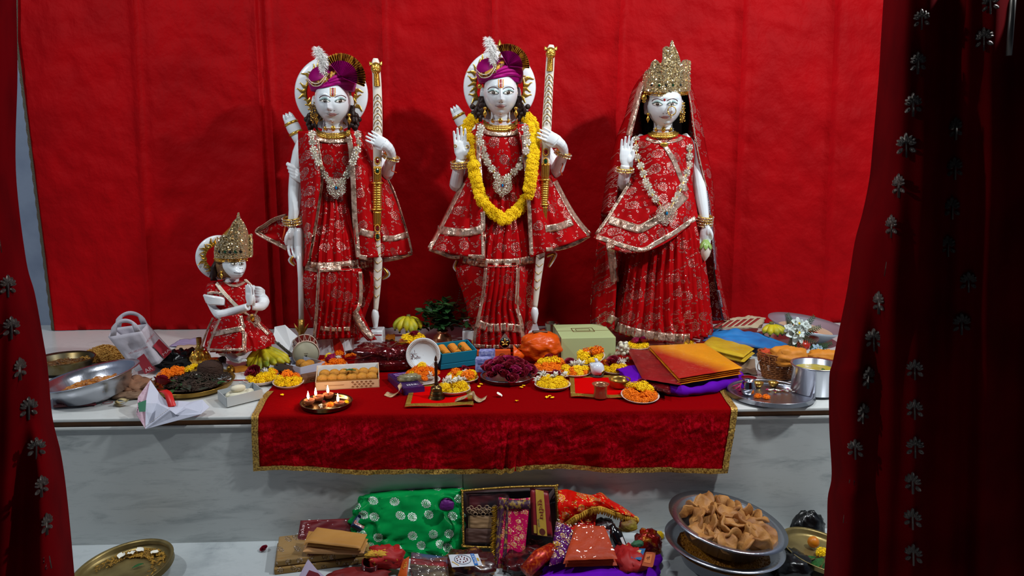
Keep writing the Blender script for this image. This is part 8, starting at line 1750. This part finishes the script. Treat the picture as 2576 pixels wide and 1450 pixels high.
# card of red bindis
t, pos, n2 = packq('bindi_card', 'white card of red bindi dots with a blue band', 'card', [G(1137, 1429, .09), G(1214, 1424, .09), G(1202, 1395, .10), G(1128, 1397, .10)], .003, mat('glossy_white_card', 'c9ced6', .25, coat=.5), 1, wob=0, n=12)
cp2 = lambda a, b, o=.0038: pos(a, b)+n2*o
poly('blue_band', [cp2(.74, .01), cp2(.86, .01), cp2(.86, .99), cp2(.74, .99)], mat('blue_ink', '1464b4', .4), t); tquad(t, 'LEXME', [cp2(.765, .9, .0045), cp2(.765, .1, .0045), cp2(.835, .1, .0045), cp2(.835, .9, .0045)], M_papw, .001); poly('yellow_tag', [cp2(.89, .35), cp2(.95, .35), cp2(.95, .6), cp2(.89, .6)], mat('yellow_card', 'c09a38'), t); poly('gold_strip', [cp2(.04, .38), cp2(.06, .42), cp2(.24, .10), cp2(.22, .06)], mat('yellow_card', 'c09a38'), t)
MB().grid([[cp2(.42+(.26+w_)*cos(q), .52+(.36+w_*1.6)*sin(q), .0042) for w_ in (0, .016)] for q in [2*pi*i/40 for i in range(41)]]).build('oval_ring', mat('slate_ink', '3c4c66', .4), t, world=True, thick=.0004)
for a, b in ((.24, .62), (.32, .74), (.42, .76), (.50, .68), (.57, .58), (.57, .46), (.50, .36), (.42, .30), (.31, .34), (.24, .46), (.35, .55), (.47, .54)): MB().grid([[cp2(a+.022*r_*cos(q), b+.05*r_*sin(q), .0046) for q in [2*pi*i/12 for i in range(12)]] for r_ in (1, .1)], True).build('bindi', mat('bindi_red', '5a0414', .4), t, world=True)
# bangles, pouch, cards, roll
p = G(930, 1448, .0); bs = thing('bangle_stack', 'stack of dark red bangles beside the brown gift package', 'bangles', tuple(p), (R(14), R(6), 0)); k = S(p)
for i in range(14): MB().grid([[V(((20*k+.0022*cos(q))*cos(t_a), (20*k+.0022*cos(q))*sin(t_a), .004+i*.0046+.0022*sin(q))) for q in [2*pi*x/5 for x in range(5)]] for t_a in [2*pi*y/26 for y in range(27)]], True).build('bangle', mat('maroon_glass', '5e0c14', .15, coat=.8), bs)
lump('red_pouch', 'red velvet pouch with gold beads behind the bangle stack', 'pouch', 972, 1420, (.13, .09, .085), mat('red_pouch_cloth', 'a00a0c', .6, sheen=.3, var='c8901c', vs=40, vlo=.66, vhi=.7), z=ZF+.03, seed=3, amp=.5)
lump('gold_trim', 'yellow gold trim ribbon behind the red pouch', 'trim', 950, 1402, (.09, .03, .03), M_tas, z=ZF+.07, seed=8, amp=.7, fs=5)
t, pos, n2 = packq('card', 'orange card with a gold sacred symbol beside the red pouch', 'card', [G(1000, 1452, .05), G(1024, 1452, .05), G(1030, 1400, .10), G(1014, 1410, .10)], .003, mat('orange_card2', 'c04c10', .4), 1, wob=0, n=10); tquad(t, 'ॐ', [pos(.3, .45)+n2*.005, pos(.8, .45)+n2*.005, pos(.8, .8)+n2*.005, pos(.3, .8)+n2*.005], mat('gold_ink', 'd09a28', .4), .001)
for i, (c, c2) in enumerate((('6a3a28', '2a4a6a'), ('8e1a1e', '5a1016'), ('3a2a24', '6a5a40'))):
    packq('folded_cloth', ('brown striped cloth strip', 'dark red cloth strip', 'dull dark cloth strip')[i]+' in the pile left of the bindi card', 'cloth', [G(1030+8*i, 1445+i*14, .03), G(1130, 1462+i*10, .03), G(1125, 1408+i*12, .06), G(1036, 1396+i*14, .07)], .022, mat('strip_'+c, c, .5, var=c2, vs=14, vsc=(1, 3, 1)), 2, True, i)
lump('foil_heap', 'dark maroon printed wrappers under the bindi card', 'wrappers', 1170, 1440, (.20, .14, .09), mat('dark_print_foil', '3a0e10', .3, coat=.5, var='8a5a20', vs=26, vlo=.55, vhi=.65), z=ZF+.0, seed=10, amp=.5)
lump('foil_heap', 'dark glossy wrappers below the gold piping of the clear bag', 'wrappers', 1340, 1425, (.22, .16, .08), mat('black_red_foil', '14060a', .25, coat=.6, var='5a0c10', vs=18), z=ZF+.0, seed=14, amp=.5)
a_, b_ = G(1322, 1440, .06), G(1390, 1382, .10); rl = thing('fabric_roll', 'red sequinned roll with a yellow pompom end', 'roll', tuple(a_)); MB().tube([a_, (a_+b_)/2+V((0, 0, .012)), b_], [.026, .03, .024], 16).build('roll', mat('red_sequin_cloth', '9a1406', .35, .3, var='c84a10', vs=90, vlo=.5, vhi=.6), rl, world=True)
m = MB(); rnd = random.Random(1)
for i in range(60): d = V((rnd.gauss(0, 1), rnd.gauss(0, 1), rnd.gauss(0, 1))).normalized()*.024; m.tube([b_+V((.012, 0, .004)), b_+V((.012, 0, .004))+d], .002, 4)
m.build('pompom', M_tas, rl, world=True)
ph, pos, n2 = packq('photo_print', 'grey bordered photo print at the bottom of the floor pile', 'photo', [G(742, 1470, .08), G(840, 1470, .08), G(800, 1438, .09), G(775, 1408, .10)], .003, mat('grey_photo_border', '9a90a4', .35), 1, wob=0, n=12); poly('picture', [pos(.2, .12)+n2*.0042, pos(.8, .12)+n2*.0042, pos(.72, .6)+n2*.0042, pos(.3, .6)+n2*.0042], mat('photo_dark', '5a2028', .3), ph)
lump('red_cloth', 'dark red cloth under the bangle stack at the frame bottom', 'cloth', 900, 1462, (.22, .10, .05), mat('dark_red_cotton', '6e1010', .6), z=ZF, seed=21, amp=.4)
# stacked steel bowls with fried bread and rice
rb, r = dish('steel_bowl', 'lower steel bowl of yellow rice under the fried bread bowl', 'bowl', 1816, 1362, 296, .10, M_steel, ZF+.01, (R(0), R(5), 0), prof=[(.001, 0), (.55, 0), (.66, .1), (.86, .9), (1, .97), (1, 1), (.85, .95), (.62, .12), (.001, .04)], seg=64)
tag(food(rb, r*.83, .065, 700, .007, mat('yellow_rice', 'a86e14', .5, var='8a5410', vs=40), None, 'yellow_rice', .7, 4, .012), 'yellow cooked rice in the lower steel bowl', 'food')
ub, r = dish('steel_bowl', 'upper steel bowl heaped with golden fried bread', 'bowl', 1820, 1309, 296, .085, M_steel, ZF+.105, (R(4), R(9), 0), prof=[(.001, 0), (.55, 0), (.66, .1), (.84, .9), (.98, .97), (1, 1), (.83, .96), (.62, .12), (.001, .04)], seg=64)
M_puri = mat('fried_bread', 'b07a3e', .6, var='8a5526', vs=12, bump=.5, bs=30); rnd = random.Random(9)
def puri(seed):
    rows = []; rn = seed*3.7
    for rr_, z in ((.02, .010), (.4, .011), (.75, .009), (.97, .004), (1, 0), (.96, -.004), (.5, -.005), (.02, -.005)):
        rows.append([V((.045*rr_*cos(a)*(1+.08*nz(cos(a)*2+rn, sin(a)*2)), .045*rr_*sin(a)*(1+.08*nz(cos(a)*2, sin(a)*2+rn)), z+.016*nz(cos(a)*rr_*1.6+rn, sin(a)*rr_*1.6, 2)+.02*(rr_*cos(a+rn))**2)) for a in [2*pi*i/22 for i in range(22)]])
    me = MB().grid(rows, True).mesh('fried_bread'); me.materials.append(M_puri); return me
PU = [puri(i) for i in range(5)]
for i in range(34):
    a = i*2.4; d = sqrt(i/34)*.72; f = put('fried_bread', rnd.choice(PU), mount(ub, d*r*cos(a), d*r*sin(a), .055+.045*(1-d)), (rnd.uniform(-1.0, 1.0), rnd.uniform(-.9, .9), rnd.uniform(0, 6)), rnd.uniform(.85, 1.15)); tag(f, 'round golden fried bread in the upper steel bowl'+posw(d*cos(a)*1.3, d*sin(a)*1.3), 'bread', 'fried breads in the upper steel bowl')
f = put('leaf', lf2, mount(ub, .25*r, -.05*r, .095), (0, .2, 1), .03); tag(f, 'green leaf among the fried breads', 'leaf')
# black bags and brass plate on the right
lump('black_plastic_bag', 'peaked black plastic bag behind the right brass plate', 'bag', 2030, 1352, (.15, .10, .15), M_black, z=ZF, seed=4, amp=.3, p=1.6); lump('black_plastic_bag', 'black plastic bag beside the stacked steel bowls', 'bag', 1985, 1440, (.15, .16, .10), M_black, z=ZF, seed=12, amp=.3)
sheet('brown_leaf', 'dry grey leaf strip on the floor under the steel bowls', 'leaf', [(1950, 1452), (1972, 1452), (1962, 1405), (1952, 1408)], mat('grey_leaf', '5a4a42', .7), z=ZF+.01, lift=.03)
b3, r = dish('brass_plate', 'brass plate with an orange sweet ball by the right curtain', 'plate', 2062, 1382, 200, .025, MATS['worn_brass'], ZF+.03, (R(4), R(10), 0), base=.82, seg=56)
o = MB().ball((0, 0, 0), .022, 18, 12).build('sweet_ball', mat('orange_ball', 'c87410', .45, coat=.2)); o.location = mount(b3, -.1*r, .25*r, .03); tag(o, 'smooth orange sweet ball on the right brass plate', 'sweet')
flower('y', mount(b3, -.02*r, -.12*r, .022), .024, 'on the right brass plate')
for i in range(3): f = put('leaf', lf2, mount(b3, (-.3+.2*i)*r, -.4*r, .02), (0, .2, 1.6+.5*i), .11); tag(f, 'broad dark green leaf on the right brass plate', 'leaf', 'broad leaves on the right brass plate')
